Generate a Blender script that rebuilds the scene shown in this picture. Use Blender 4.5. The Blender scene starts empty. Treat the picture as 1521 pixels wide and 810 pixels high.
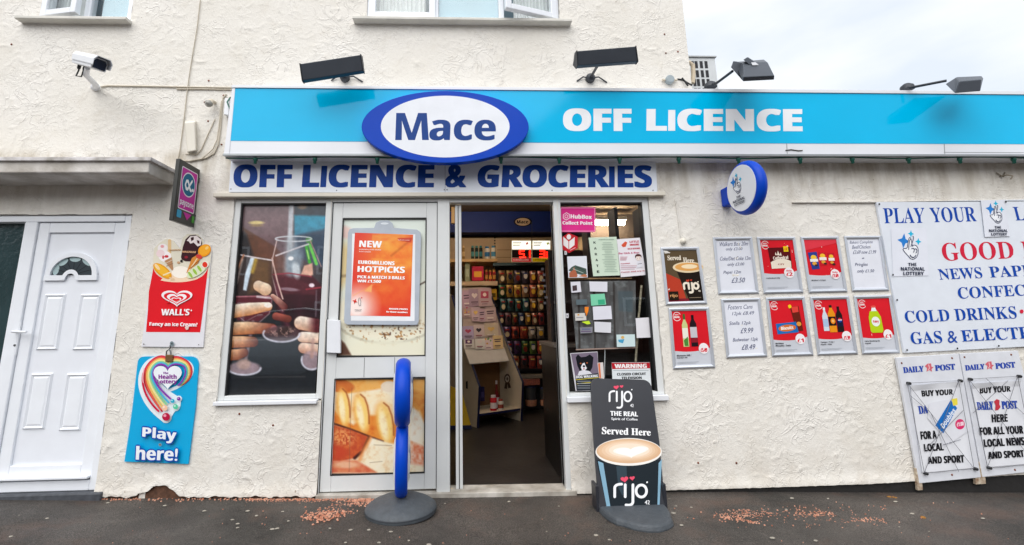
import bpy, bmesh, math, random
import numpy as np
from mathutils import Matrix, Vector
random.seed(7); RNG = np.random.default_rng(11)
scene = bpy.context.scene
COL = scene.collection
rad = math.radians

# ------------------------------------------------------------------ camera
FPX = 685.0; PPX, PPY = 715.0, 344.0; IW, IH = 1521.0, 810.0
PITCH, YAW, ROLL = rad(11.06), rad(2.44), rad(-.84)
_cy, _sy, _cp, _sp = math.cos(YAW), math.sin(YAW), math.cos(PITCH), math.sin(PITCH)
_f = np.array([_sy*_cp, _cy*_cp, _sp]); _r = np.array([_cy, -_sy, 0.0]); _u = np.cross(_r, _f)
RT = math.cos(ROLL)*_r + math.sin(ROLL)*_u; UP = -math.sin(ROLL)*_r + math.cos(ROLL)*_u
CAM = np.array([0.0, -3.457, 1.174])
cam = bpy.data.cameras.new('camera'); camo = bpy.data.objects.new('camera', cam); COL.objects.link(camo)
camo.matrix_world = Matrix(((RT[0], UP[0], -_f[0], CAM[0]), (RT[1], UP[1], -_f[1], CAM[1]), (RT[2], UP[2], -_f[2], CAM[2]), (0, 0, 0, 1)))
cam.sensor_width = 36; cam.lens = 36*FPX/IW; cam.sensor_fit = 'HORIZONTAL'
cam.shift_x = (IW/2-PPX)/IW; cam.shift_y = (PPY-IH/2)/IW
cam.clip_start = .05; cam.clip_end = 500
scene.camera = camo

# ------------------------------------------------------------------ sky, sun, exposure
SUN_EL, SUN_AZ = rad(50), rad(200)          # azimuth clockwise from +y
world = bpy.data.worlds.new('World'); scene.world = world; world.use_nodes = True
nt = world.node_tree; bg = nt.nodes['Background']
sky = nt.nodes.new('ShaderNodeTexSky'); sky.sky_type = 'NISHITA'; sky.sun_disc = False
sky.sun_elevation = SUN_EL; sky.sun_rotation = SUN_AZ; sky.air_density = 1; sky.dust_density = 2
tc = nt.nodes.new('ShaderNodeTexCoord'); mp = nt.nodes.new('ShaderNodeMapping'); mp.inputs['Scale'].default_value = (1.2, 1.2, 3.2)
n1 = nt.nodes.new('ShaderNodeTexNoise'); n1.inputs['Scale'].default_value = 2.1; n1.inputs['Detail'].default_value = 5; n1.inputs['Roughness'].default_value = .5
cr = nt.nodes.new('ShaderNodeValToRGB'); cr.color_ramp.elements[0].position = .38; cr.color_ramp.elements[1].position = .60
cr.color_ramp.elements[0].color = (4.1, 4.45, 4.95, 1); cr.color_ramp.elements[1].color = (5.2, 5.3, 5.45, 1)
mx = nt.nodes.new('ShaderNodeMix'); mx.data_type = 'RGBA'; mx.inputs['Factor'].default_value = .95
nt.links.new(tc.outputs['Generated'], mp.inputs[0]); nt.links.new(mp.outputs[0], n1.inputs['Vector'])
nt.links.new(n1.outputs[0], cr.inputs[0]); nt.links.new(sky.outputs[0], mx.inputs['A']); nt.links.new(cr.outputs[0], mx.inputs['B'])
nt.links.new(mx.outputs['Result'], bg.inputs['Color']); bg.inputs['Strength'].default_value = .1
sun = bpy.data.lights.new('sun', 'SUN'); sun.energy = 1.5; sun.angle = rad(70); sun.color = (1, .965, .925)
suno = bpy.data.objects.new('sun', sun); COL.objects.link(suno)
_d = Vector((math.sin(SUN_AZ)*math.cos(SUN_EL), math.cos(SUN_AZ)*math.cos(SUN_EL), math.sin(SUN_EL)))
suno.rotation_euler = _d.to_track_quat('Z', 'Y').to_euler(); suno.location = (0, -8, 12)
scene.view_settings.view_transform = 'Standard'; scene.view_settings.look = 'None'
scene.view_settings.exposure = 1.06; scene.view_settings.gamma = 1

# ------------------------------------------------------------------ projection helpers
def ray(px, py): return (px-PPX)*RT + (PPY-py)*UP + FPX*_f
class Plane:
    """a plane of the place: point + normal towards the viewer"""
    def __init__(s, p, n): s.p = np.array(p, float); n = np.array(n, float); s.n = n/np.linalg.norm(n)
    def P(s, px, py, off=0.0):
        d = ray(px, py); q = s.p + s.n*off; t = ((q-CAM)@s.n)/(d@s.n); return CAM + t*d
def PY(y): return Plane((0, y, 0), (0, -1, 0))
def PX(x): return Plane((x, 0, 0), (-1, 0, 0) if x > 0 else (1, 0, 0))
WALL = PY(0)
def at(px, py, y=0.0): return PY(y).P(px, py)
def lin(c): return c/12.92 if c <= .04045 else ((c+.055)/1.055)**2.4
def hexc(h):
    h = h.lstrip('#'); return tuple(lin(int(h[i:i+2], 16)/255) for i in (0, 2, 4))

# ------------------------------------------------------------------ materials
_M = {}
def mat(name, col, rough=.5, metal=0, spec=.5, var=.06, vscale=9, bump=0, bscale=60, coat=0, emit=0, col2=None):
    if name in _M: return _M[name]
    m = bpy.data.materials.new(name); m.use_nodes = True; t = m.node_tree; b = t.nodes['Principled BSDF']
    c = hexc(col) if isinstance(col, str) else col
    b.inputs['Roughness'].default_value = rough; b.inputs['Metallic'].default_value = metal
    b.inputs['Specular IOR Level'].default_value = spec; b.inputs['Coat Weight'].default_value = coat; b.inputs['Coat Roughness'].default_value = .05
    co = t.nodes.new('ShaderNodeTexCoord')
    if var or col2:
        n = t.nodes.new('ShaderNodeTexNoise'); n.inputs['Scale'].default_value = vscale; n.inputs['Detail'].default_value = 5
        t.links.new(co.outputs['Object'], n.inputs['Vector'])
        r = t.nodes.new('ShaderNodeValToRGB'); r.color_ramp.elements[0].position = .32; r.color_ramp.elements[1].position = .68
        c2 = hexc(col2) if col2 else tuple(x*(1-var*2) for x in c)
        r.color_ramp.elements[0].color = (*c2, 1); r.color_ramp.elements[1].color = (*c, 1)
        t.links.new(n.outputs[0], r.inputs[0]); t.links.new(r.outputs[0], b.inputs['Base Color'])
    else: b.inputs['Base Color'].default_value = (*c, 1)
    if bump:
        n = t.nodes.new('ShaderNodeTexNoise'); n.inputs['Scale'].default_value = bscale; n.inputs['Detail'].default_value = 4
        t.links.new(co.outputs['Object'], n.inputs['Vector'])
        bp = t.nodes.new('ShaderNodeBump'); bp.inputs['Strength'].default_value = bump; bp.inputs['Distance'].default_value = .01
        t.links.new(n.outputs[0], bp.inputs['Height']); t.links.new(bp.outputs[0], b.inputs['Normal'])
    if emit: b.inputs['Emission Color'].default_value = (*c, 1); b.inputs['Emission Strength'].default_value = emit
    _M[name] = m; return m
def ink(h, rough=.42): return mat('print_'+h.lstrip('#')+('' if rough == .42 else '_%d' % (rough*100)), h, rough, var=.035, vscale=7, spec=.12)
def glass_mat():
    m = bpy.data.materials.new('window_glass'); m.use_nodes = True; t = m.node_tree; t.nodes.clear()
    o = t.nodes.new('ShaderNodeOutputMaterial'); tr = t.nodes.new('ShaderNodeBsdfTransparent'); g = t.nodes.new('ShaderNodeBsdfGlossy')
    tr.inputs[0].default_value = (.97, .985, .98, 1); g.inputs['Roughness'].default_value = .01
    ge = t.nodes.new('ShaderNodeNewGeometry'); dt = t.nodes.new('ShaderNodeVectorMath'); dt.operation = 'DOT_PRODUCT'; t.links.new(ge.outputs['Incoming'], dt.inputs[0]); t.links.new(ge.outputs['Normal'], dt.inputs[1])
    def mth(op, a, b=None):
        n = t.nodes.new('ShaderNodeMath'); n.operation = op
        for k, v in enumerate((a, b)):
            if v is None: continue
            if isinstance(v, (int, float)): n.inputs[k].default_value = v
            else: t.links.new(v, n.inputs[k])
        return n.outputs[0]
    ref = mth('ADD', mth('MULTIPLY', mth('POWER', mth('SUBTRACT', 1.0, mth('ABSOLUTE', dt.outputs['Value'])), 5.0), .92), .045)   # Schlick, same from both sides
    mi = t.nodes.new('ShaderNodeMixShader')
    t.links.new(ref, mi.inputs[0]); t.links.new(tr.outputs[0], mi.inputs[1]); t.links.new(g.outputs[0], mi.inputs[2]); t.links.new(mi.outputs[0], o.inputs[0])
    return m
GLASS = glass_mat()
UPVC = mat('white_upvc', '#ecf0f6', .3, var=.02)
ALU = mat('painted_aluminium', '#dadddd', .38, var=.05, vscale=3, bump=.03)
DARKM = mat('dark_rubber', '#1c1e20', .6, var=.1)
WHITEP = mat('white_plastic', '#e6e9ee', .35, var=.02)
SNAP = mat('snap_frame_aluminium', '#cdd2da', .3, .45, var=.04)
STEEL = mat('screw_steel', '#6d6f70', .4, .8)
def attr_mat(name, rough=.3, coat=0):
    m = bpy.data.materials.new(name); m.use_nodes = True; t = m.node_tree; b = t.nodes['Principled BSDF']
    a = t.nodes.new('ShaderNodeAttribute'); a.attribute_name = 'print'; t.links.new(a.outputs['Color'], b.inputs['Base Color'])
    b.inputs['Roughness'].default_value = rough; b.inputs['Coat Weight'].default_value = coat; return m
PHOTO = attr_mat('printed_photo', .35); PHOTOM = attr_mat('printed_vinyl', .5, .25); PHOTOG = attr_mat('printed_gloss_vinyl', .3, 1); PHOTOG.node_tree.nodes['Principled BSDF'].inputs['Coat IOR'].default_value = 1.95; PHOTOG.node_tree.nodes['Principled BSDF'].inputs['Coat Roughness'].default_value = .01

# ------------------------------------------------------------------ objects
def tag(o, label=None, cat=None, group=None, kind=None):
    if label: o['label'] = label
    if cat: o['category'] = cat
    if group: o['group'] = group
    if kind: o['kind'] = kind
    return o
def thing(name, loc, label, cat, group=None):
    o = bpy.data.objects.new(name, None); COL.objects.link(o); o.location = loc; o.empty_display_size = .1
    o['_o'] = list(map(float, loc)); return tag(o, label, cat, group)
def origin(o):
    return np.array(o['_o']) if o is not None and '_o' in o.keys() else np.zeros(3)
class MB:
    def __init__(s): s.v = []; s.f = []; s.m = []; s.mats = []; s.smooth = []
    def mi(s, m):
        if m not in s.mats: s.mats.append(m)
        return s.mats.index(m)
    def add(s, vs, fs, m=None, smooth=False):
        b = len(s.v); s.v += [tuple(map(float, v)) for v in vs]
        k = s.mi(m) if m else 0
        for f in fs: s.f.append(tuple(i+b for i in f)); s.m.append(k); s.smooth.append(smooth)
    def box(s, a, b, m=None):
        x0, y0, z0 = a; x1, y1, z1 = b
        s.hexa([(x0, y0, z1), (x1, y0, z1), (x1, y0, z0), (x0, y0, z0)], [(x0, y1, z1), (x1, y1, z1), (x1, y1, z0), (x0, y1, z0)], m)
    def hexa(s, F, B, m=None):       # front ring (clockwise from top left seen from outside) and back ring
        n = len(F); vs = list(F)+list(B)
        fs = [tuple(range(n))[::-1], tuple(range(n, 2*n))] + [(i, (i+1) % n, n+(i+1) % n, n+i) for i in range(n)]
        s.add(vs, fs, m)
    def slab(s, pl, pts, th, m=None, off=0):   # polygon in photo px on plane pl extruded th behind it
        F = [pl.P(x, y, off) for x, y in pts]; s.hexa(F, [p-pl.n*th for p in F], m)
    def tube(s, path, r, m=None, n=8, caps=True):
        P = [Vector(p) for p in path]; rr = r if isinstance(r, (list, tuple)) else [r]*len(P); vs = []; a = None
        for i, p in enumerate(P):
            t = (P[min(i+1, len(P)-1)]-P[max(i-1, 0)]).normalized()
            if a is None:
                a = t.orthogonal().normalized()
            a = (a-t*a.dot(t)).normalized(); b = t.cross(a)
            for k in range(n): th = 2*math.pi*k/n; vs.append(p+(a*math.cos(th)+b*math.sin(th))*rr[i])
        fs = [(i*n+k, i*n+(k+1) % n, (i+1)*n+(k+1) % n, (i+1)*n+k) for i in range(len(P)-1) for k in range(n)]
        s.add(vs, fs, m, True)
        if caps: s.add(vs[:n], [tuple(range(n))[::-1]], m); s.add(vs[-n:], [tuple(range(n))], m)
    def lathe(s, base, axis, prof, m=None, n=24):   # prof: (r, h) list along axis
        ax = Vector(axis).normalized(); a = ax.orthogonal().normalized(); b = ax.cross(a); B = Vector(base); vs = []
        for r, h in prof:
            for k in range(n): th = 2*math.pi*k/n; vs.append(B+ax*h+(a*math.cos(th)+b*math.sin(th))*r)
        fs = [(i*n+k, i*n+(k+1) % n, (i+1)*n+(k+1) % n, (i+1)*n+k) for i in range(len(prof)-1) for k in range(n)]
        s.add(vs, fs, m, True)
        s.add(vs[:n], [tuple(range(n))[::-1]], m); s.add(vs[-n:], [tuple(range(n))], m)
    def build(s, name, m=None, parent=None, bevel=0, seg=2):
        o0 = origin(parent)
        if m is not None and not s.mats: s.mats = [m]
        me = bpy.data.meshes.new(name)
        me.from_pydata([(v[0]-o0[0], v[1]-o0[1], v[2]-o0[2]) for v in s.v], [], s.f)
        for mm in s.mats: me.materials.append(mm)
        me.polygons.foreach_set('material_index', s.m); me.polygons.foreach_set('use_smooth', s.smooth); me.update()
        o = bpy.data.objects.new(name, me); COL.objects.link(o)
        if parent is not None:
            o.parent = parent; o['_o'] = list(o0)
        if bevel:
            bv = o.modifiers.new('bevel', 'BEVEL'); bv.width = bevel; bv.segments = seg; bv.limit_method = 'ANGLE'; bv.angle_limit = rad(40)
        return o
def fix_normals(o):
    bm = bmesh.new(); bm.from_mesh(o.data); bmesh.ops.recalc_face_normals(bm, faces=bm.faces); bm.to_mesh(o.data); bm.free()
def boxo(name, a, b, m, parent=None, bevel=0):
    s = MB(); s.box(a, b); return s.build(name, m, parent, bevel)

# ------------------------------------------------------------------ text
_B = {'sb': (0x1D5D4, 0x1D5EE, 0x1D7EC), 'rb': (0x1D400, 0x1D41A, 0x1D7CE)}
_TX = {}
def glyphs(sx, font):
    k = (sx, font)
    if k in _TX: return _TX[k]
    s = ''
    for c in sx:
        B = _B.get(font)
        if font == 'sb' and c == 'I': s += 'I'
        elif B and 'A' <= c <= 'Z': s += chr(B[0]+ord(c)-65)
        elif B and 'a' <= c <= 'z': s += chr(B[1]+ord(c)-97)
        elif B and '0' <= c <= '9': s += chr(B[2]+ord(c)-48)
        else: s += c
    c = bpy.data.curves.new('t', 'FONT'); c.body = s; c.resolution_u = 3
    o = bpy.data.objects.new('t', c); me = o.to_mesh()
    n = len(me.vertices); v = np.empty(n*3); me.vertices.foreach_get('co', v); v = v.reshape(-1, 3)[:, :2]
    f = [tuple(p.vertices) for p in me.polygons]
    if font == 'sb' and 'I' in sx:                                    # the plain capital I is a thin bar: widen it to the bold stem
        for q in f:
            if len(q) == 4:
                w = v[list(q)]; wd = np.ptp(w[:, 0]); ht = np.ptp(w[:, 1])
                if ht > .6 and .05 < wd < .13: cx = w[:, 0].mean(); v[list(q), 0] = cx+(w[:, 0]-cx)*1.75
    o.to_mesh_clear(); bpy.data.objects.remove(o); bpy.data.curves.remove(c)
    mn = v.min(0); mxx = v.max(0); asp = (mxx[0]-mn[0])/max(mxx[1]-mn[1], 1e-6)
    v = (v-mn)/(mxx-mn); _TX[k] = (v, f, asp); return _TX[k]

def zoom(ox, oy, s): return lambda x, y: (ox+x/s, oy+y/s)
def quadmap(Q, W=1, H=1):
    (ax, ay), (bx, by), (cx, cy), (dx, dy) = Q
    def f(x, y):
        u, v = x/W, y/H
        return ((ax*(1-u)+bx*u)*(1-v)+(dx*(1-u)+cx*u)*v, (ay*(1-u)+by*u)*(1-v)+(dy*(1-u)+cy*u)*v)
    return f
def ell(cx, cy, rx, ry, n=32, a0=0, a1=360, rot=0):
    c, s = math.cos(rad(rot)), math.sin(rad(rot)); o = []
    m = n if (a1-a0) >= 360 else n+1
    for k in range(m):
        a = rad(a0+(a1-a0)*k/n); x, y = rx*math.cos(a), ry*math.sin(a); o.append((cx+x*c-y*s, cy+x*s+y*c))
    return o
def rrect(x0, y0, x1, y1, r, n=4):
    o = []
    for cx, cy, a in ((x1-r, y0+r, -90), (x1-r, y1-r, 0), (x0+r, y1-r, 90), (x0+r, y0+r, 180)):
        o += [(cx+r*math.cos(rad(a+90*k/n)), cy+r*math.sin(rad(a+90*k/n))) for k in range(n+1)]
    return o
def rect(x0, y0, x1, y1): return [(x0, y0), (x1, y0), (x1, y1), (x0, y1)]
def heart(cx, cy, w, h, n=36, rot=0):
    o = []; c, s = math.cos(rad(rot)), math.sin(rad(rot))
    for k in range(n):
        t = 2*math.pi*k/n; x = math.sin(t)**3; y = -(13*math.cos(t)-5*math.cos(2*t)-2*math.cos(3*t)-math.cos(4*t))/15
        x, y = x*w/2, (y-.07)*h/2*.93; o.append((cx+x*c-y*s, cy+x*s+y*c))
    return o
def star4(cx, cy, r, rot=0, q=.38, ry=None):
    o = []
    for k in range(8):
        a = rad(45*k+rot); rr = r if k % 2 == 0 else r*q; o.append((cx+rr*math.cos(a), cy+(ry or r)/r*rr*math.sin(a)))
    return o
def bez(*P, n=10):
    o = []; P = np.array(P, float)
    for k in range(n+1):
        t = k/n; Q = P.copy()
        while len(Q) > 1: Q = Q[:-1]*(1-t)+Q[1:]*t
        o.append(tuple(Q[0]))
    return o
class Print:
    """flat print on a plane; coordinates go through a map to photo pixels, then onto the plane"""
    def __init__(s, pl, mp=None, off=.0006, rough=.42): s.pl = pl; s.mp = mp or (lambda x, y: (x, y)); s.z = off; s.b = MB(); s.r = rough
    def w(s, x, y, dz=0): return s.pl.P(*s.mp(x, y), s.z+dz)
    def poly(s, pts, c): s.b.add([s.w(x, y) for x, y in pts], [tuple(range(len(pts)))], ink(c, s.r)); s.z += .00015; return s
    def rect(s, x0, y0, x1, y1, c): return s.poly(rect(x0, y0, x1, y1), c)
    def ell(s, cx, cy, rx, ry, c, n=28, rot=0): return s.poly(ell(cx, cy, rx, ry, n, rot=rot), c)
    def ring(s, pts, pts2, c):
        n = len(pts); s.b.add([s.w(x, y) for x, y in pts]+[s.w(x, y) for x, y in pts2], [(i, (i+1) % n, n+(i+1) % n, n+i) for i in range(n)], ink(c, s.r)); s.z += .00015; return s
    def line(s, pts, wd, c, close=False, wy=1, cap=True):
        m = ink(c, s.r); dz = 0; pts = list(pts)+([pts[0]] if close else []); h = wd/2
        for (x0, y0), (x1, y1) in zip(pts, pts[1:]):
            L = math.hypot(x1-x0, y1-y0)
            if L < 1e-6: continue
            nx, ny = -(y1-y0)/L*h, (x1-x0)/L*h
            s.b.add([s.w(x0+nx, y0+ny, dz), s.w(x1+nx, y1+ny, dz), s.w(x1-nx, y1-ny, dz), s.w(x0-nx, y0-ny, dz)], [(0, 1, 2, 3)], m); dz += .00002
        if cap:
            for x, y in pts[:len(pts)-(1 if close else 0)]:
                s.b.add([s.w(a, b, dz) for a, b in ell(x, y, h, h, 8)], [tuple(range(8))], m); dz += .00002
        s.z += max(.00015, dz); return s
    def text(s, t, box, c, font='sb', bold=0, slant=0, out=None, fit=None):
        """box = x0,y0,x1,y1 (ink box) or four corners TL,TR,BR,BL"""
        Q = box if len(box) == 4 and hasattr(box[0], '__len__') else rect(*box)
        if out: s._tx(t, Q, out[0], font, out[1], slant, True)
        s._tx(t, Q, c, font, bold, slant); return s
    def _tx(s, t, Q, c, font, bold, slant, rnd=False):
        v, f, asp = glyphs(t, font); m = ink(c, s.r); q = quadmap(Q)
        if rnd: sh = [(bold*math.cos(a), bold*math.sin(a)) for a in np.arange(0, 6.28, .785)]
        elif isinstance(bold, tuple): sh = [(i*bold[0], j*bold[1]) for i in (-1, -.33, .33, 1) for j in (-1, 1)]
        else: sh = [(0, 0)] if not bold else [(-bold, 0), (bold, 0), (0, 0)]
        for k, (dx, dy) in enumerate(sh):
            P = []
            for a, b in v:
                x, y = q(a, 1-b); P.append(s.w(x+dx+slant*b, y+dy, k*.00003))
            s.b.add(P, f, m)
        s.z += .00015+len(sh)*.00003
    def build(s, name, parent, label=None):
        o = s.b.build(name, None, parent)
        if label: o['label'] = label
        return o

class Paint:
    """colour grid printed on a quad of a plane (coordinates through map to photo px)"""
    def __init__(s, pl, Q, nx, ny, mp=None):
        s.pl = pl; mp = mp or (lambda x, y: (x, y)); q = quadmap(Q)
        u, v = np.meshgrid(np.linspace(0, 1, nx), np.linspace(0, 1, ny)); s.nx, s.ny = nx, ny
        s.X, s.Y = q(u.ravel(), v.ravel()); s.mp = mp; s.u, s.v = u.ravel(), v.ravel()
        s.C = np.ones((nx*ny, 3))
    def col(s, c): h = c.lstrip('#'); return np.array([int(h[i:i+2], 16)/255 for i in (0, 2, 4)])
    def bl(s, m, c, a=1): m = (np.clip(m, 0, 1)*a)[:, None]; s.C = s.C*(1-m)+(s.col(c) if isinstance(c, str) else c)*m; return s
    def fill(s, c): s.C[:] = s.col(c); return s
    def grad(s, c0, c1, t): t = np.clip(t, 0, 1)[:, None]; return s.col(c0)*(1-t)+s.col(c1)*t
    def mell(s, cx, cy, rx, ry, rot=0, soft=.15):
        c, sn = math.cos(rad(rot)), math.sin(rad(rot)); x, y = s.X-cx, s.Y-cy
        d = np.sqrt(((x*c+y*sn)/rx)**2+((-x*sn+y*c)/ry)**2); return np.clip((1-d)/soft+.5, 0, 1)
    def sdf(s, pts):
        P = np.array(pts, float); d = np.full(len(s.X), 1e9); ins = np.zeros(len(s.X), bool)
        for (x0, y0), (x1, y1) in zip(P, np.roll(P, -1, 0)):
            ex, ey = x1-x0, y1-y0; wx, wy = s.X-x0, s.Y-y0; t = np.clip((wx*ex+wy*ey)/(ex*ex+ey*ey+1e-9), 0, 1)
            d = np.minimum(d, np.hypot(wx-ex*t, wy-ey*t))
            c = ((y0 <= s.Y) != (y1 <= s.Y)) & (s.X < (x1-x0)*(s.Y-y0)/(y1-y0+1e-12)+x0); ins ^= c
        return np.where(ins, -d, d)
    def mpoly(s, pts, soft=1.2): return np.clip(.5-s.sdf(pts)/soft, 0, 1)
    def mline(s, pts, w, soft=1.2):
        d = np.full(len(s.X), 1e9)
        for (x0, y0), (x1, y1) in zip(pts, pts[1:]):
            ex, ey = x1-x0, y1-y0; wx, wy = s.X-x0, s.Y-y0; t = np.clip((wx*ex+wy*ey)/(ex*ex+ey*ey+1e-9), 0, 1); d = np.minimum(d, np.hypot(wx-ex*t, wy-ey*t))
        return np.clip((w/2-d)/soft+.5, 0, 1)
    def noise(s, sx, sy=None, oct=3, seed=0):
        sy = sy or sx; out = 0; amp = 1; tot = 0; rg = np.random.default_rng(seed)
        for o in range(oct):
            x = s.X/sx*2**o+100; y = s.Y/sy*2**o+100; xi, yi = np.floor(x).astype(int), np.floor(y).astype(int)
            T = rg.random((128, 128)); fx, fy = x-xi, y-yi; fx = fx*fx*(3-2*fx); fy = fy*fy*(3-2*fy)
            g = lambda a, b: T[a % 128, b % 128]
            out = out+amp*((g(xi, yi)*(1-fx)+g(xi+1, yi)*fx)*(1-fy)+(g(xi, yi+1)*(1-fx)+g(xi+1, yi+1)*fx)*fy); tot += amp; amp *= .55
        return out/tot
    def build(s, name, parent, off=0.0, m=None, keep=None):
        o0 = origin(parent); px, py = s.mp(s.X, s.Y)
        d = (px-PPX)[:, None]*RT+(PPY-py)[:, None]*UP+FPX*_f; q = s.pl.p+s.pl.n*off
        t = ((q-CAM)@s.pl.n)/(d@s.pl.n); V = CAM+t[:, None]*d-o0
        nx, ny = s.nx, s.ny; i = (np.arange(ny-1)[:, None]*nx+np.arange(nx-1)).ravel()
        F = np.stack([i, i+nx, i+nx+1, i+1], 1)
        if keep is not None: F = F[keep[F].all(1)]
        me = bpy.data.meshes.new(name); me.from_pydata(V.tolist(), [], F.tolist())
        ca = me.color_attributes.new('print', 'FLOAT_COLOR', 'POINT'); c = np.clip(s.C, 0, 1)
        c = np.where(c <= .04045, c/12.92, ((c+.055)/1.055)**2.4); ca.data.foreach_set('color', np.c_[c, np.ones(len(c))].ravel())
        me.materials.append(m or PHOTO); o = bpy.data.objects.new(name, me); COL.objects.link(o)
        if parent is not None: o.parent = parent; o['_o'] = list(o0)
        return o

# ================================================================== SETTING
GX = [-60, -6, -3.065, -2.45, -1, -.1, .73, 1.46, 2.2, 2.87, 4.02, 7, 60]; GZ = [.15, .14, .074, .053, .016, 0, -.011, -.014, -.034, -.057, -.089, -.16, -.2]
def gz(x): return float(np.interp(x, GX, GZ))
def ground_mat():
    m = bpy.data.materials.new('wet_asphalt'); m.use_nodes = True; t = m.node_tree; b = t.nodes['Principled BSDF']; L = t.links.new
    co = t.nodes.new('ShaderNodeTexCoord')
    def noise(s, d=5, r=.6):
        n = t.nodes.new('ShaderNodeTexNoise'); n.inputs['Scale'].default_value = s; n.inputs['Detail'].default_value = d; n.inputs['Roughness'].default_value = r; L(co.outputs['Object'], n.inputs['Vector']); return n
    def ramp(src, a, ca, bb, cb):
        r = t.nodes.new('ShaderNodeValToRGB'); r.color_ramp.elements[0].position = a; r.color_ramp.elements[1].position = bb; r.color_ramp.elements[0].color = (*ca, 1); r.color_ramp.elements[1].color = (*cb, 1); L(src, r.inputs[0]); return r
    a = ramp(noise(1.1).outputs[0], .38, (.040, .037, .034), .66, (.098, .086, .078))
    g = ramp(noise(150, 3, .7).outputs[0], .40, (.22, .22, .21), .64, (1.9, 1.85, 1.78))
    mu = t.nodes.new('ShaderNodeMix'); mu.data_type = 'RGBA'; mu.blend_type = 'MULTIPLY'; mu.inputs['Factor'].default_value = .8; L(a.outputs[0], mu.inputs['A']); L(g.outputs[0], mu.inputs['B'])
    rs = ramp(noise(1.9, 6, .65).outputs[0], .54, (0, 0, 0), .72, (.5, .5, .5))
    m2 = t.nodes.new('ShaderNodeMix'); m2.data_type = 'RGBA'; L(rs.outputs[0], m2.inputs['Factor']); L(mu.outputs['Result'], m2.inputs['A']); m2.inputs['B'].default_value = (.15, .085, .06, 1)
    L(m2.outputs['Result'], b.inputs['Base Color'])
    rr = ramp(noise(1.7).outputs[0], .4, (.38,)*3, .65, (.72,)*3); L(rr.outputs[0], b.inputs['Roughness']); b.inputs['Specular IOR Level'].default_value = .35
    bp = t.nodes.new('ShaderNodeBump'); bp.inputs['Strength'].default_value = .9; bp.inputs['Distance'].default_value = .009; L(noise(120, 4, .75).outputs[0], bp.inputs['Height']); L(bp.outputs[0], b.inputs['Normal'])
    return m
b = MB(); xs = sorted(set(GX+[x*.5 for x in range(-12, 14)])); ys = [-60, -12, -4, -3, -2, -1.5, -1, -.6, -.3, 0, .06]
for i, x in enumerate(xs):
    for j, y in enumerate(ys): b.v.append((x, y, gz(x)+.010*math.sin(x*3+y*4)*(1 if -3 < y < -.15 else 0)-.03*min(1, max(0, -y-1)/3)))
for i in range(len(xs)-1):
    for j in range(len(ys)-1):
        n = len(ys); b.f.append((i*n+j, (i+1)*n+j, (i+1)*n+j+1, i*n+j+1)); b.m.append(0); b.smooth.append(True)
tag(b.build('pavement', ground_mat()), kind='structure')
far = MB(); far.add([(-400, -400, -.4), (400, -400, -.4), (400, 300, -.4), (-400, 300, -.4)], [(0, 1, 2, 3)])
tag(far.build('ground', mat('far_ground', '#4a4a46', .9)), kind='structure')

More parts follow.
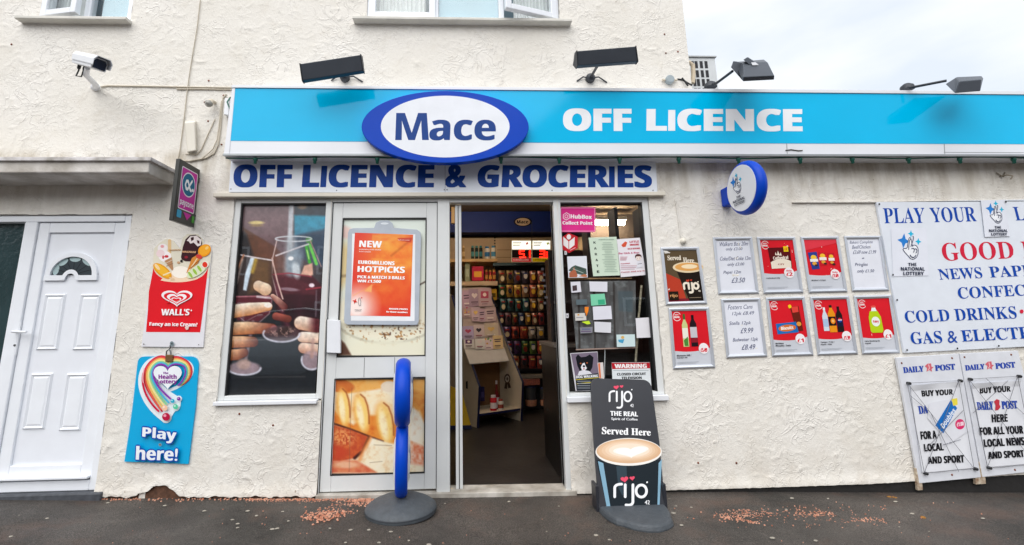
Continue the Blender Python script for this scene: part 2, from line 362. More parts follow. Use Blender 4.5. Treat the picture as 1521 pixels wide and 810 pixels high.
# ---- plaster
def plaster(name='cream_render', shop=True):
    m = bpy.data.materials.new(name); m.use_nodes = True; t = m.node_tree; b = t.nodes['Principled BSDF']; L = t.links.new
    g = t.nodes.new('ShaderNodeNewGeometry'); sp = t.nodes.new('ShaderNodeSeparateXYZ'); L(g.outputs['Position'], sp.inputs[0])
    def noise(s, d=5, r=.55, sc=None, dist=0):
        n = t.nodes.new('ShaderNodeTexNoise'); n.inputs['Scale'].default_value = s; n.inputs['Detail'].default_value = d; n.inputs['Roughness'].default_value = r; n.inputs['Distortion'].default_value = dist
        if sc:
            mm = t.nodes.new('ShaderNodeMapping'); mm.inputs['Scale'].default_value = sc; L(g.outputs['Position'], mm.inputs[0]); L(mm.outputs[0], n.inputs['Vector'])
        else: L(g.outputs['Position'], n.inputs['Vector'])
        return n.outputs[0]
    def mr(src, a, bb, c=0, d=1):
        r = t.nodes.new('ShaderNodeMapRange'); r.inputs[1].default_value = a; r.inputs[2].default_value = bb; r.inputs[3].default_value = c; r.inputs[4].default_value = d; L(src, r.inputs[0]); return r.outputs[0]
    def mul(a, bb):
        r = t.nodes.new('ShaderNodeMath'); r.operation = 'MULTIPLY'; L(a, r.inputs[0])
        if isinstance(bb, float): r.inputs[1].default_value = bb
        else: L(bb, r.inputs[1])
        return r.outputs[0]
    def mix(f, A, B):
        r = t.nodes.new('ShaderNodeMix'); r.data_type = 'RGBA'; L(f, r.inputs['Factor'])
        for k, v in (('A', A), ('B', B)):
            if isinstance(v, tuple): r.inputs[k].default_value = (*v, 1)
            else: L(v, r.inputs[k])
        return r.outputs['Result']
    c = mix(mr(noise(1.3), .35, .65), (.76, .73, .665), (.82, .795, .745))
    c = mix(mul(mr(noise(7, 6, .65), .52, .72), .24), c, (.56, .50, .40))
    # weather streaks that run down below the ledges, green-brown
    st = mr(noise(3.2, 5, .6, (2.6, 1, .55)), .40, .62)
    band = mul(mr(sp.outputs[2], 1.95, 2.42), st); c = mix(mul(mul(band, mr(sp.outputs[2], 2.52, 2.45)), .75), c, (.40, .34, .25))
    low = mul(mr(sp.outputs[2], .45, -.02), mr(noise(4, 5, .65), .42, .68)); c = mix(mul(low, .38), c, (.47, .39, .29))
    sp2 = mr(noise(38, 2, .5), .745, .775); c = mix(mul(sp2, .8), c, (.24, .16, .10))
    L(c, b.inputs['Base Color']); b.inputs['Roughness'].default_value = .62; b.inputs['Specular IOR Level'].default_value = .3
    def ridge(src, k):
        a = t.nodes.new('ShaderNodeMath'); a.operation = 'SUBTRACT'; L(src, a.inputs[0]); a.inputs[1].default_value = .5
        e = t.nodes.new('ShaderNodeMath'); e.operation = 'ABSOLUTE'; L(a.outputs[0], e.inputs[0]); return mr(e.outputs[0], 0, k, 1, 0)
    rg1 = mul(ridge(noise(7.5, 3, .45, None, 1.6), .035), mr(noise(2.6, 2), .45, .6)); rg2 = mul(ridge(noise(15, 3, .5, None, 1.2), .05), mr(noise(5, 2), .47, .62))
    n1 = noise(38, 6, .68, None, .4); n2 = noise(150, 3, .65)
    ad0 = t.nodes.new('ShaderNodeMath'); ad0.operation = 'ADD'; L(mul(rg1, .75), ad0.inputs[0]); L(mul(rg2, .5), ad0.inputs[1])
    ad1 = t.nodes.new('ShaderNodeMath'); ad1.operation = 'ADD'; L(ad0.outputs[0], ad1.inputs[0]); L(mul(n1, 1.1), ad1.inputs[1])
    ad = t.nodes.new('ShaderNodeMath'); ad.operation = 'ADD'; L(ad1.outputs[0], ad.inputs[0]); L(mul(n2, .45), ad.inputs[1])
    bp = t.nodes.new('ShaderNodeBump'); bp.inputs['Strength'].default_value = .7; bp.inputs['Distance'].default_value = .006; L(ad.outputs[0], bp.inputs['Height']); L(bp.outputs[0], b.inputs['Normal'])
    return m
PLAST = plaster()

XD1 = -2.462                                                         # front door frame outer right
OPEN = [(-9, XD1, -1, 1.998), (-1.72, -.997, .645, 2.125), (-.997, .745, -1, 2.125), (.745, 1.468, .615, 2.125),
        (-3.396, -2.682, 3.606, 4.75), (-.782, .835, 3.64, 4.75)]
WBX = [-9, -2.462, -2.2, -2.13, -2.06, -1.99, -1.93, -1.9, -1.76, -1, .74, 1.46, 2.2, 2.9, 4.06, 7]
WBZ = [.08, .068, .062, .085, .125, .13, .075, .052, .048, .028, -.004, .002, 0, .003, .035, .12]
def glines(a, bb, st, extra):
    L = list(np.arange(a, bb, st))+[e for e in extra if a < e < bb]; L = sorted(L); o = [L[0]]
    for v in L[1:]:
        if v-o[-1] > st*.35: o.append(v)
        elif v in extra: o[-1] = v
    return np.array(o)
def wall_sheet(name, x0, x1, z0, z1, parent, step=.0105, zl=None):
    ex = [v for o in OPEN for v in o[:2]]+[x0, x1]; ez = [v for o in OPEN for v in o[2:]]+[3.0]
    gx = glines(x0, min(x1, 5.1), step, ex); gx = np.append(gx, x1) if x1 > 5.1 else np.append(gx[:-1], x1)
    zt = min(z1, 4.0); gzl = glines(z0, zt, step, ez); gzl = np.append(gzl, z1)
    X, Z = np.meshgrid(gx, gzl); H = np.zeros_like(X); rg = np.random.default_rng(50+int(x1*10))
    N = int((x1-x0)*(z1-z0)*105)
    for k in range(N):                                               # trowelled ridges of the textured render
        cx, cz = rg.uniform(x0, min(x1, 5.1)), rg.uniform(z0, zt); r = rg.uniform(.02, .085); a0 = rg.uniform(0, 6.28); da = rg.uniform(1.0, 3.2); h = rg.uniform(.0010, .0034); w = rg.uniform(.005, .009)
        i0, i1 = np.searchsorted(gx, (cx-r-.03, cx+r+.03)); j0, j1 = np.searchsorted(gzl, (cz-r-.03, cz+r+.03))
        if i1-i0 < 2 or j1-j0 < 2: continue
        x, z = X[j0:j1, i0:i1]-cx, (Z[j0:j1, i0:i1]-cz)*rg.uniform(.8, 1.4); d = np.hypot(x, z); a = (np.arctan2(z, x)-a0) % 6.283
        e = np.where(a < da, np.sin(np.clip(a/da, 0, 1)*3.14159)**.6, 0)
        inner = np.exp(-((d-r)/w)**2)+.45*np.exp(-np.clip((r-d), 0, 1)/.02)*(d < r)
        H[j0:j1, i0:i1] += h*e*inner
    ed = np.full_like(X, 1.0)
    for a, c, e, f in OPEN:
        dx = np.maximum(np.maximum(a-X, X-c), 0); dz = np.maximum(np.maximum(e-Z, Z-f), 0); ed = np.minimum(ed, np.hypot(dx, dz))
    H *= np.clip(ed/.012, 0, 1)
    base = np.interp(X, WBX, WBZ)+np.where(X < -.9, 1, .15)*(.006*np.sin(X*37)*np.sin(X*11+1)+.003*np.sin(X*93))
    Zv = np.maximum(Z, base)
    nz, nx = X.shape; V = np.stack([X, -H-.012*np.exp(-((Z-base)/.05)**2)*(Z < .3), Zv], -1).reshape(-1, 3)-origin(parent)
    cxm = (gx[:-1]+gx[1:])/2; czm = (gzl[:-1]+gzl[1:])/2; CX, CZ = np.meshgrid(cxm, czm); keep = np.ones_like(CX, bool)
    for a, c, e, f in OPEN: keep &= ~((CX > a) & (CX < c) & (CZ > e) & (CZ < f))
    keep &= Z[1:, 1:] > base[1:, 1:]
    j, i = np.nonzero(keep); q = j*nx+i; F = np.stack([q, q+1, q+1+nx, q+nx], 1)
    used = np.unique(F); remap = np.full(nz*nx, -1); remap[used] = np.arange(len(used)); F = remap[F]; V = V[used]
    me = bpy.data.meshes.new(name); me.vertices.add(len(V)); me.vertices.foreach_set('co', V.ravel()); me.loops.add(F.size); me.loops.foreach_set('vertex_index', F.ravel().astype(np.int32))
    me.polygons.add(len(F)); me.polygons.foreach_set('loop_start', np.arange(0, F.size, 4, dtype=np.int32)); me.polygons.foreach_set('use_smooth', np.ones(len(F), bool)); me.update(calc_edges=True); me.validate()
    me.materials.append(PLAST); o = bpy.data.objects.new(name, me); COL.objects.link(o); o.parent = parent; o['_o'] = list(origin(parent)); return o
SEAM = -2.155
house = thing('terraced_house', (-3.2, 0, gz(-3.2)), 'cream rendered house on the left with white front door and concrete canopy', 'house')
shop = thing('shop_building', (0, 0, 0), 'cream rendered corner shop building with aluminium shopfront and flat side extension', 'shop')
wall_sheet('wall', -4.6, SEAM, -.12, 5.2, house)
wall_sheet('wall', SEAM, 1.915, -.12, 5.2, shop)
wall_sheet('wall', 1.915, 7.0, -.12, 2.95, shop)
# bodies behind the render: plinth, returns, roof of the extension
BRICK = mat('broken_brick', '#6b4a38', .9, var=.25, vscale=30, bump=.5, bscale=40); PLINTH = mat('bitumen_plinth', '#1f1d1c', .7, var=.2, bump=.4, bscale=30)
b = MB(); b.box((SEAM, .006, -.2), (-.999, .02, .2)); b.build('plinth', BRICK, shop)
b = MB(); b.box((-2.46, .006, -.2), (SEAM, .02, .2)); b.build('plinth', BRICK, house)
b = MB(); b.box((.747, .003, -.3), (7, .02, .15)); b.build('plinth', PLINTH, shop)
b = MB(); b.add([(1.915, 0, 2.8), (1.915, 7, 2.8), (1.915, 7, 5.2), (1.915, 0, 5.2)], [(0, 1, 2, 3)]); b.build('side_wall', PLAST, shop)
b = MB(); b.box((1.92, .02, 2.88), (7, 7, 2.96)); b.build('flat_roof', mat('roof_felt', '#55585a', .9), shop)
for nm, o, par in (('reveal', OPEN[4], house), ('reveal', OPEN[5], shop), ('reveal', OPEN[3], shop), ('reveal', OPEN[1], shop)):
    a, c, e, f = o; b = MB(); d = .10; t = .003
    b.box((a-t, 0, e), (a, d, f)); b.box((c, 0, e), (c+t, d, f)); b.box((a, 0, e-t), (c, d, e)); b.box((a, 0, f), (c, d, f+t)); b.build(nm, PLAST, par)
b = MB(); b.box((XD1, 0, 0), (XD1+.004, .15, 1.998)); b.box((-4.6, 0, 1.998), (XD1, .15, 2.002)); b.build('reveal', PLAST, house)
# seam in the render between the two houses
b = MB(); b.box((SEAM-.02, .004, -.1), (SEAM+.02, .012, 5.2)); b.build('render_joint', PLAST, house)
# horizontal render edge right of the sign and the ledge under the fascia board
b = MB(); b.box((2.62, -.020, 2.062), (7, .01, 2.074)); o = b.build('render_band', PLAST, shop, .003)

# ---- slate step and front door (left)
b = MB(); b.box((-4.4, -.035, -.1), (-2.40, .12, .098)); b.build('door_step', mat('slate_step', '#4d5158', .6, var=.2, vscale=25, bump=.4, bscale=30), house, .008)
YD = .035
def zD(a): return a
door = MB()
XL = -3.14; XR = -2.52; ZB = .19; ZT = 1.945
fr = MB(); fr.box((XD1-.055, YD-.02, .10), (XD1-.001, .12, 1.996)); fr.box((-4.4, YD-.02, 1.947), (XD1-.055, .12, 1.996)); fr.box((-4.4, YD-.02, .10), (XD1-.055, .12, .165)); fr.box((-3.235, YD-.02, .165), (-3.145, .12, 1.947))
fr.build('door_frame', UPVC, house, .006)
g = MB(); g.box((-4.4, .075, .165), (-3.235, .08, 1.947)); g.build('side_light', mat('reeded_glass', '#33474a', .12, var=.12, vscale=3, bump=.25, bscale=25), house)
DR = MB(); DR.box((-3.142, YD-.005, .172), (-3.065, .09, 1.943)); DR.box((-2.595, YD-.005, .172), (-2.52, .09, 1.943)); DR.box((-3.065, YD-.005, 1.868), (-2.595, .09, 1.943)); DR.box((-3.065, YD-.005, .172), (-2.595, .09, .262))
dr = DR.build('front_door', UPVC, house, .005)
b = MB(); b.box((-3.064, YD+.012, .263), (-2.596, .085, 1.867)); b.build('door_panel', mat('upvc_panel', '#e9edf4', .35, var=.02), dr)
b = MB(); b.box((-3.15, YD-.045, .178), (-2.52, YD-.004, .195)); b.build('weather_bar', UPVC, dr, .004)
cxd = -2.832
def raised(x0, x1, z0, z1):
    b = MB(); y = YD+.012; i = .022
    b.add([(x0, y, z0), (x1, y, z0), (x1, y, z1), (x0, y, z1), (x0+.01, y-.013, z0+.01), (x1-.01, y-.013, z0+.01), (x1-.01, y-.013, z1-.01), (x0+.01, y-.013, z1-.01),
           (x0+i, y-.004, z0+i), (x1-i, y-.004, z0+i), (x1-i, y-.004, z1-i), (x0+i, y-.004, z1-i), (x0+i+.012, y-.009, z0+i+.012), (x1-i-.012, y-.009, z0+i+.012), (x1-i-.012, y-.009, z1-i-.012), (x0+i+.012, y-.009, z1-i-.012)],
          [(k, (k+1) % 4, 4+(k+1) % 4, 4+k) for k in range(4)]+[(4+k, 4+(k+1) % 4, 8+(k+1) % 4, 8+k) for k in range(4)]+[(8+k, 8+(k+1) % 4, 12+(k+1) % 4, 12+k) for k in range(4)]+[(12, 13, 14, 15)])
    o = b.build('raised_panel', UPVC, dr)
for (p0, p1) in (((62, 437), (90, 520)), ((115, 437), (144, 520)), ((42, 555), (70, 638)), ((96, 555), (123, 640))):
    q0 = at(p0[0], p0[1], YD); q1 = at(p1[0]-4, p1[1], YD); w = .138; xc = (q0[0]+q1[0])/2+.004
    raised(xc-w/2-.006, xc+w/2+.006, q1[2], q0[2])
# fanlight: semicircle with web of lead
fc = at(104.5, 415, YD); R0 = .183
b = MB(); y = YD+.012
def arcpts(r, n=24): return [(fc[0]+r*math.cos(math.pi*k/n), fc[2]+.028+r*.93*math.sin(math.pi*k/n)) for k in range(n+1)]
o_, i_ = arcpts(R0), arcpts(R0-.034)
n = len(o_)
b.add([(x, y-.016, z) for x, z in o_]+[(x, y-.016, z) for x, z in i_]+[(x, y, z) for x, z in o_]+[(x, y+.002, z) for x, z in i_],
      [(k, k+1, n+k+1, n+k) for k in range(n-1)]+[(k+1, k, 2*n+k, 2*n+k+1) for k in range(n-1)]+[(n+k, n+k+1, 3*n+k+1, 3*n+k) for k in range(n-1)])
b.box((fc[0]-R0-.004, y-.017, fc[2]-.008), (fc[0]-.042, y, fc[2]+.0285)); b.box((fc[0]+.042, y-.017, fc[2]-.008), (fc[0]+R0+.004, y, fc[2]+.0285))
ii = [(fc[0]+r*math.cos(math.pi*k/12), fc[2]+.0+r*1.15*math.sin(math.pi*k/12)) for r in (.062, .036) for k in range(13)]
b.add([(x, y-.018, z) for x, z in ii], [(k, k+1, 14+k, 13+k) for k in range(12)])
fl = b.build('fanlight', UPVC, dr)
b = Print(PY(y-.002), zoom(0, 300, 7.365), .0)
fx, fz = 805, 800
b.poly([(fx+270*math.cos(a), fz-205*math.sin(a)) for a in np.linspace(0, math.pi, 24)], '#3a4247')
for k in range(5):
    a = math.pi*(k+.5)/5; r1, r2 = 215, 165
    b.poly(ell(fx+18+222*math.cos(a), fz-172*math.sin(a)-5, 62, 34, 16, rot=-(math.degrees(a)-90)), '#a9bfc2')
for a in np.linspace(0, math.pi, 9): b.line([(fx+75*math.cos(a), fz-60*math.sin(a)), (fx+8+190*math.cos(a), fz-145*math.sin(a))], 5, '#23282b')
b.build('leaded_glass', dr)
hp = at(28, 500, YD); b = MB(); b.box((hp[0]-.014, YD-.018, hp[2]-.13), (hp[0]+.014, YD-.004, hp[2]+.1)); b.tube([(hp[0], YD-.012, hp[2]+.035), (hp[0], YD-.055, hp[2]+.035), (hp[0]+.10, YD-.06, hp[2]+.03)], .009, n=10); b.build('door_handle', WHITEP, dr, .002)
b = MB(); b.lathe((hp[0], YD-.019, hp[2]-.06), (0, -1, 0), [(.008, 0), (.008, .003)], STEEL, 12); b.build('lock_cylinder', None, dr)
# canopy
b = MB(); xc = -2.185; pr = [(-.295, 2.268), (-.295, 2.335), (-.27, 2.338), (0, 2.35), (.0, 2.262), (-.2, 2.262)]
zt = at(200, 239, -.29)[2]; zb = at(200, 256, -.29)[2]
F = [(xc, y, z) for y, z in ((-.29, zt), (0, zt+.02), (0, zb-.01), (-.27, zb-.01), (-.29, zb))]
b.hexa(F, [(-4.8, y, z) for _, y, z in F]); b.build('door_canopy', mat('weathered_concrete', '#dedad6', .8, var=.16, vscale=5, bump=.4, bscale=35, col2='#aaa49b'), house, .006)
b = MB(); b.box((-4.8, -.31, zt-.006), (xc+.02, -.01, zt+.022)); b.build('canopy_flashing', mat('white_flashing', '#e4e1e3', .6, var=.25, vscale=10, col2='#98938c'), house, .004)
# ---- upper windows
def sash(px0, px1, z0, z1, yb, parent, hinge=None, ang=0, name='casement'):
    hx = px0 if hinge == 'l' else px1; w = .05; t = .045
    def R(x, y, z):
        if not ang: return (x, y, z)
        a = rad(ang)*(1 if hinge == 'r' else -1); dx, dy = x-hx, y-yb
        return (hx+dx*math.cos(a)-dy*math.sin(a), yb+dx*math.sin(a)+dy*math.cos(a), z)
    b = MB()
    for (a, e, c, f) in ((px0, px0+w, z0, z1), (px1-w, px1, z0, z1), (px0+w, px1-w, z0, z0+w), (px0+w, px1-w, z1-w, z1)):
        b.hexa([R(a, yb, f), R(e, yb, f), R(e, yb, c), R(a, yb, c)], [R(a, yb+t, f), R(e, yb+t, f), R(e, yb+t, c), R(a, yb+t, c)])
    s = b.build(name, UPVC, parent, .005); b = MB()
    b.hexa([R(px0+w, yb+.02, z1-w), R(px1-w, yb+.02, z1-w), R(px1-w, yb+.02, z0+w), R(px0+w, yb+.02, z0+w)], [R(px0+w, yb+.026, z1-w), R(px1-w, yb+.026, z1-w), R(px1-w, yb+.026, z0+w), R(px0+w, yb+.026, z0+w)])
    b.build('pane', GLASS, s); return s
BLIND = mat('pale_blue_blind', '#b4d3e2', .7, var=.05, vscale=2)
NET = mat('net_curtain', '#e3e6e6', .8, var=.05, vscale=20)
for (x0, x1, z0, muls, par, kind, sl) in ((-3.396, -2.682, 3.606, [-3.045], house, 'a', (-3.52, -2.665)), (-.782, .835, 3.64, [-.21, .345], shop, 'b', (-.882, .925))):
    b = MB(); y0, y1, w = .015, .08, .045; z1 = 4.75
    b.box((x0, y0, z0), (x0+w, y1, z1)); b.box((x1-w, y0, z0), (x1, y1, z1)); b.box((x0+w, y0, z0), (x1-w, y1, z0+w)); b.box((x0+w, y0, z1-w), (x1-w, y1, z1))
    for m_ in muls: b.box((m_-w/2, y0, z0+w), (m_+w/2, y1, z1-w))
    fr = b.build('window_frame', UPVC, par, .005)
    xs_ = [x0+w]+[m_+s*w/2 for m_ in muls for s in (-1, 1)]+[x1-w]
    for k in range(0, len(xs_), 2):
        a, c = xs_[k], xs_[k+1]
        if kind == 'a' and k == 0: sash(a-.02, c+.02, z0+w-.025, z1-w, -.03, fr, 'l', 10)
        elif kind == 'b' and k == 4: sash(a-.02, c+.02, z0+w-.025, z1-w, -.03, fr, 'r', 17)
        elif kind == 'b' and k == 0: sash(a-.02, c+.02, z0+w-.02, z1-w, -.02, fr)
        else:
            b = MB(); b.box((a, .04, z0+w), (c, .046, z1-w)); b.build('pane', GLASS, fr)
            b = MB(); b.box((a+.004 if kind == 'b' else a+.06, .062, z0+.02), (c-.002, .066, z1)); b.build('window_blind', BLIND, par)
    b = MB(); b.box((x0, .5, z0-.3), (x1, .52, z1)); b.box((x0-.02, .09, z0-.3), (x0, .5, z1)); b.box((x1, .09, z0-.3), (x1+.02, .5, z1)); b.box((x0, .1, z0-.02), (x1, .5, z0)); b.build('room_lining', mat('dim_room', '#8fa3ad', .9), par)
    b = MB(); yc = .105
    spans = [(x0+.02, -3.08)] if kind == 'a' else [(x0+.02, -.30), (.46, x1-.01)]
    for (a, c) in spans:
        n_ = 40; P = [(a+(c-a)*k/n_, yc+.012*math.sin(k*1.9)) for k in range(n_+1)]
        for (xa, ya), (xb_, yb_) in zip(P, P[1:]): b.add([(xa, ya, z0-.1), (xb_, yb_, z0-.1), (xb_, yb_, z1), (xa, ya, z1)], [(0, 1, 2, 3)])
        b.build('net_curtain', NET, par); b = MB()
    b = MB(); b.hexa([(sl[0], -.07, z0-.005), (sl[1], -.07, z0-.005), (sl[1], -.07, z0-.03), (sl[0], -.07, z0-.03)], [(sl[0], .03, z0+.004), (sl[1], .03, z0+.004), (sl[1], .03, z0-.03), (sl[0], .03, z0-.03)])
    b.build('window_sill', mat('stone_sill', '#dcdad2', .7, var=.08), par, .004)

# ================================================================== SHOPFRONT
YF = .012
ledge = MB(); ledge.box((-1.862, -.045, 2.119), (1.588, .03, 2.15)); ledge.build('timber_ledge', mat('cream_paint_wood', '#dcd6c8', .5, var=.06, vscale=5, bump=.1), shop, .004)
def wframe(x0, x1, z0, z1, wl, wr, wt, wb, name='window_frame', par=shop, y0=YF, y1=.09, bev=.004):
    b = MB(); b.box((x0, y0, z0), (x0+wl, y1, z1)); b.box((x1-wr, y0, z0), (x1, y1, z1)); b.box((x0+wl, y0, z0), (x1-wr, y1, z0+wb)); b.box((x0+wl, y0, z1-wt), (x1-wr, y1, z1))
    return b.build(name, ALU, par, bev)
w1 = wframe(-1.722, -.996, .655, 2.116, .045, .044, .032, .032)
b = MB(); b.box((-1.73, -.03, .628), (-1.022, .03, .654)); b.build('window_sill', WHITEP, shop, .004)
b = MB(); b.box((-1.676, YF+.004, .687), (-1.668, .085, 2.084)); b.box((-1.668, YF+.004, 2.075), (-1.04, .085, 2.084)); b.build('rubber_gasket', DARKM, w1)
b = MB(); b.box((-1.668, .045, .687), (-1.04, .051, 2.075)); b.build('pane', GLASS, w1)
w2 = wframe(.765, 1.466, .636, 2.116, .004, .047, .036, .02)
b = MB(); b.box((.742, -.03, .598), (1.478, .03, .635)); b.build('window_sill', WHITEP, shop, .004)
b = MB(); b.box((1.409, YF+.004, .656), (1.419, .085, 2.08)); b.box((.769, YF+.004, 2.07), (1.409, .085, 2.08)); b.build('rubber_gasket', DARKM, w2)
b = MB(); b.box((.769, .045, .656), (1.409, .051, 2.07)); b.build('pane', GLASS, w2)
# door zone frame: head, posts, threshold
b = MB(); b.box((-.995, YF-.004, .02), (-.99, .1, 2.085)); b.box((-.187, YF-.006, -.01), (-.096, .13, 2.115)); b.box((.712, YF-.006, -.02), (.764, .13, 2.116)); b.box((-.995, YF-.002, 2.09), (-.187, .1, 2.116)); b.box((-.096, YF-.002, 2.083), (.712, .1, 2.116))
b.build('door_surround', ALU, shop, .004)
b = MB(); b.box((.712, .06, .02), (.722, .12, 2.08)); b.build('door_stop', mat('worn_wood', '#a98058', .6, var=.15), shop)
b = MB()
b.hexa([(-1.0, -.02, gz(-1)+.022), (.78, -.02, .018), (.78, -.02, -.05), (-1.0, -.02, -.05)], [(-1.0, .13, gz(-1)+.026), (.78, .13, .022), (.78, .13, -.05), (-1.0, .13, -.05)]); b.build('threshold', mat('worn_threshold', '#c9c5bd', .5, var=.15, vscale=8, col2='#8c857a'), shop, .004)
# closed leaf
XA0, XA1 = -.984, -.192; ug = (-.912, -.265, 1.09, 1.972); lg = (-.912, -.268, .182, .855)
u0, u1 = at(508.7, 324, YF), at(631.8, 529, YF); l0, l1 = at(496.3, 563, YF), at(630.8, 703.5, YF)
ug = (u0[0], u1[0], u1[2], u0[2]); lg = (l0[0], l1[0], l1[2], l0[2])
b = MB(); y0, y1 = YF+.006, .075
b.box((XA0, y0, .045), (ug[0], y1, 2.083)); b.box((ug[1], y0, .045), (XA1, y1, 2.083)); b.box((ug[0], y0, ug[3]), (ug[1], y1, 2.083)); b.box((ug[0], y0, lg[3]), (ug[1], y1, ug[2])); b.box((ug[0], y0, .045), (ug[1], y1, lg[2]))
leaf = b.build('closed_door', ALU, shop, .004)
b = MB(); b.box((XA0-.008, y0+.01, .04), (XA0, .09, 2.09)); b.box((XA1, y0+.01, .04), (XA1+.006, .09, 2.09)); b.box((XA0, y0+.01, 2.083), (XA1, .09, 2.09)); b.build('door_gap_seal', DARKM, shop)
for q, nm in ((ug, 'a'), (lg, 'b')):
    b = MB(); g = .007; x0, x1, z0, z1 = q
    b.box((x0, y0-.002, z0), (x0+g, y1, z1)); b.box((x1-g, y0-.002, z0), (x1, y1, z1)); b.box((x0+g, y0-.002, z0), (x1-g, y1, z0+g)); b.box((x0+g, y0-.002, z1-g), (x1-g, y1, z1)); b.build('glazing_gasket', DARKM, leaf)
    b = MB(); b.box((x0+g, .034, z0+g), (x1-g, .038, z1-g)); b.build('pane', GLASS, leaf)
hq = [(486, 475), (505, 476), (505.5, 525), (485, 524)]
b = MB(); b.slab(PY(YF-.03), hq, .03); b.build('push_plate', WHITEP, leaf, .003)
b = MB(); b.slab(PY(YF-.012), [(485, 475), (488, 475), (487, 524), (484, 524)], .02); b.build('lock_stile_cover', STEEL, leaf)
# joints in the middle rail
b = MB(); zz = (lg[3]+ug[2])/2
for px in (541, 586): x = at(px, 545, y0)[0]; b = MB(); b.box((x-.0015, y0-.001, lg[3]+.005), (x+.0015, y0+.002, ug[2]-.005)); b.build('rail_joint', STEEL, leaf)
# open leaf swung into the shop, seen on its edge
b = MB(); xo0, xo1 = -.054, -.006
b.box((xo0, .05, .03), (xo0+.021, .10, 2.07)); b.box((xo0+.027, .05, .03), (xo1, .10, 2.07)); b.box((xo0+.004, .06, .03), (xo1-.004, .86, .14)); b.box((xo0+.004, .06, 1.97), (xo1-.004, .86, 2.06)); b.box((xo0+.004, .78, .03), (xo1-.004, .86, 2.06)); b.box((xo0+.004, .10, .95), (xo1-.004, .78, 1.05))
ol = b.build('open_door', ALU, shop, .002)
b = MB(); b.box((xo0+.02, .10, .14), (xo0+.026, .78, 1.97)); b.build('pane', GLASS, ol)
b = MB(); b.box((xo0+.0215, .052, .03), (xo0+.0265, .09, 2.06)); b.build('brush_seal', DARKM, ol)
b = MB(); b.box((xo0-.03, .06, 1.93), (xo0-.003, .10, 2.06)); b.build('hinge', mat('brass', '#b98d55', .4, .6), ol)

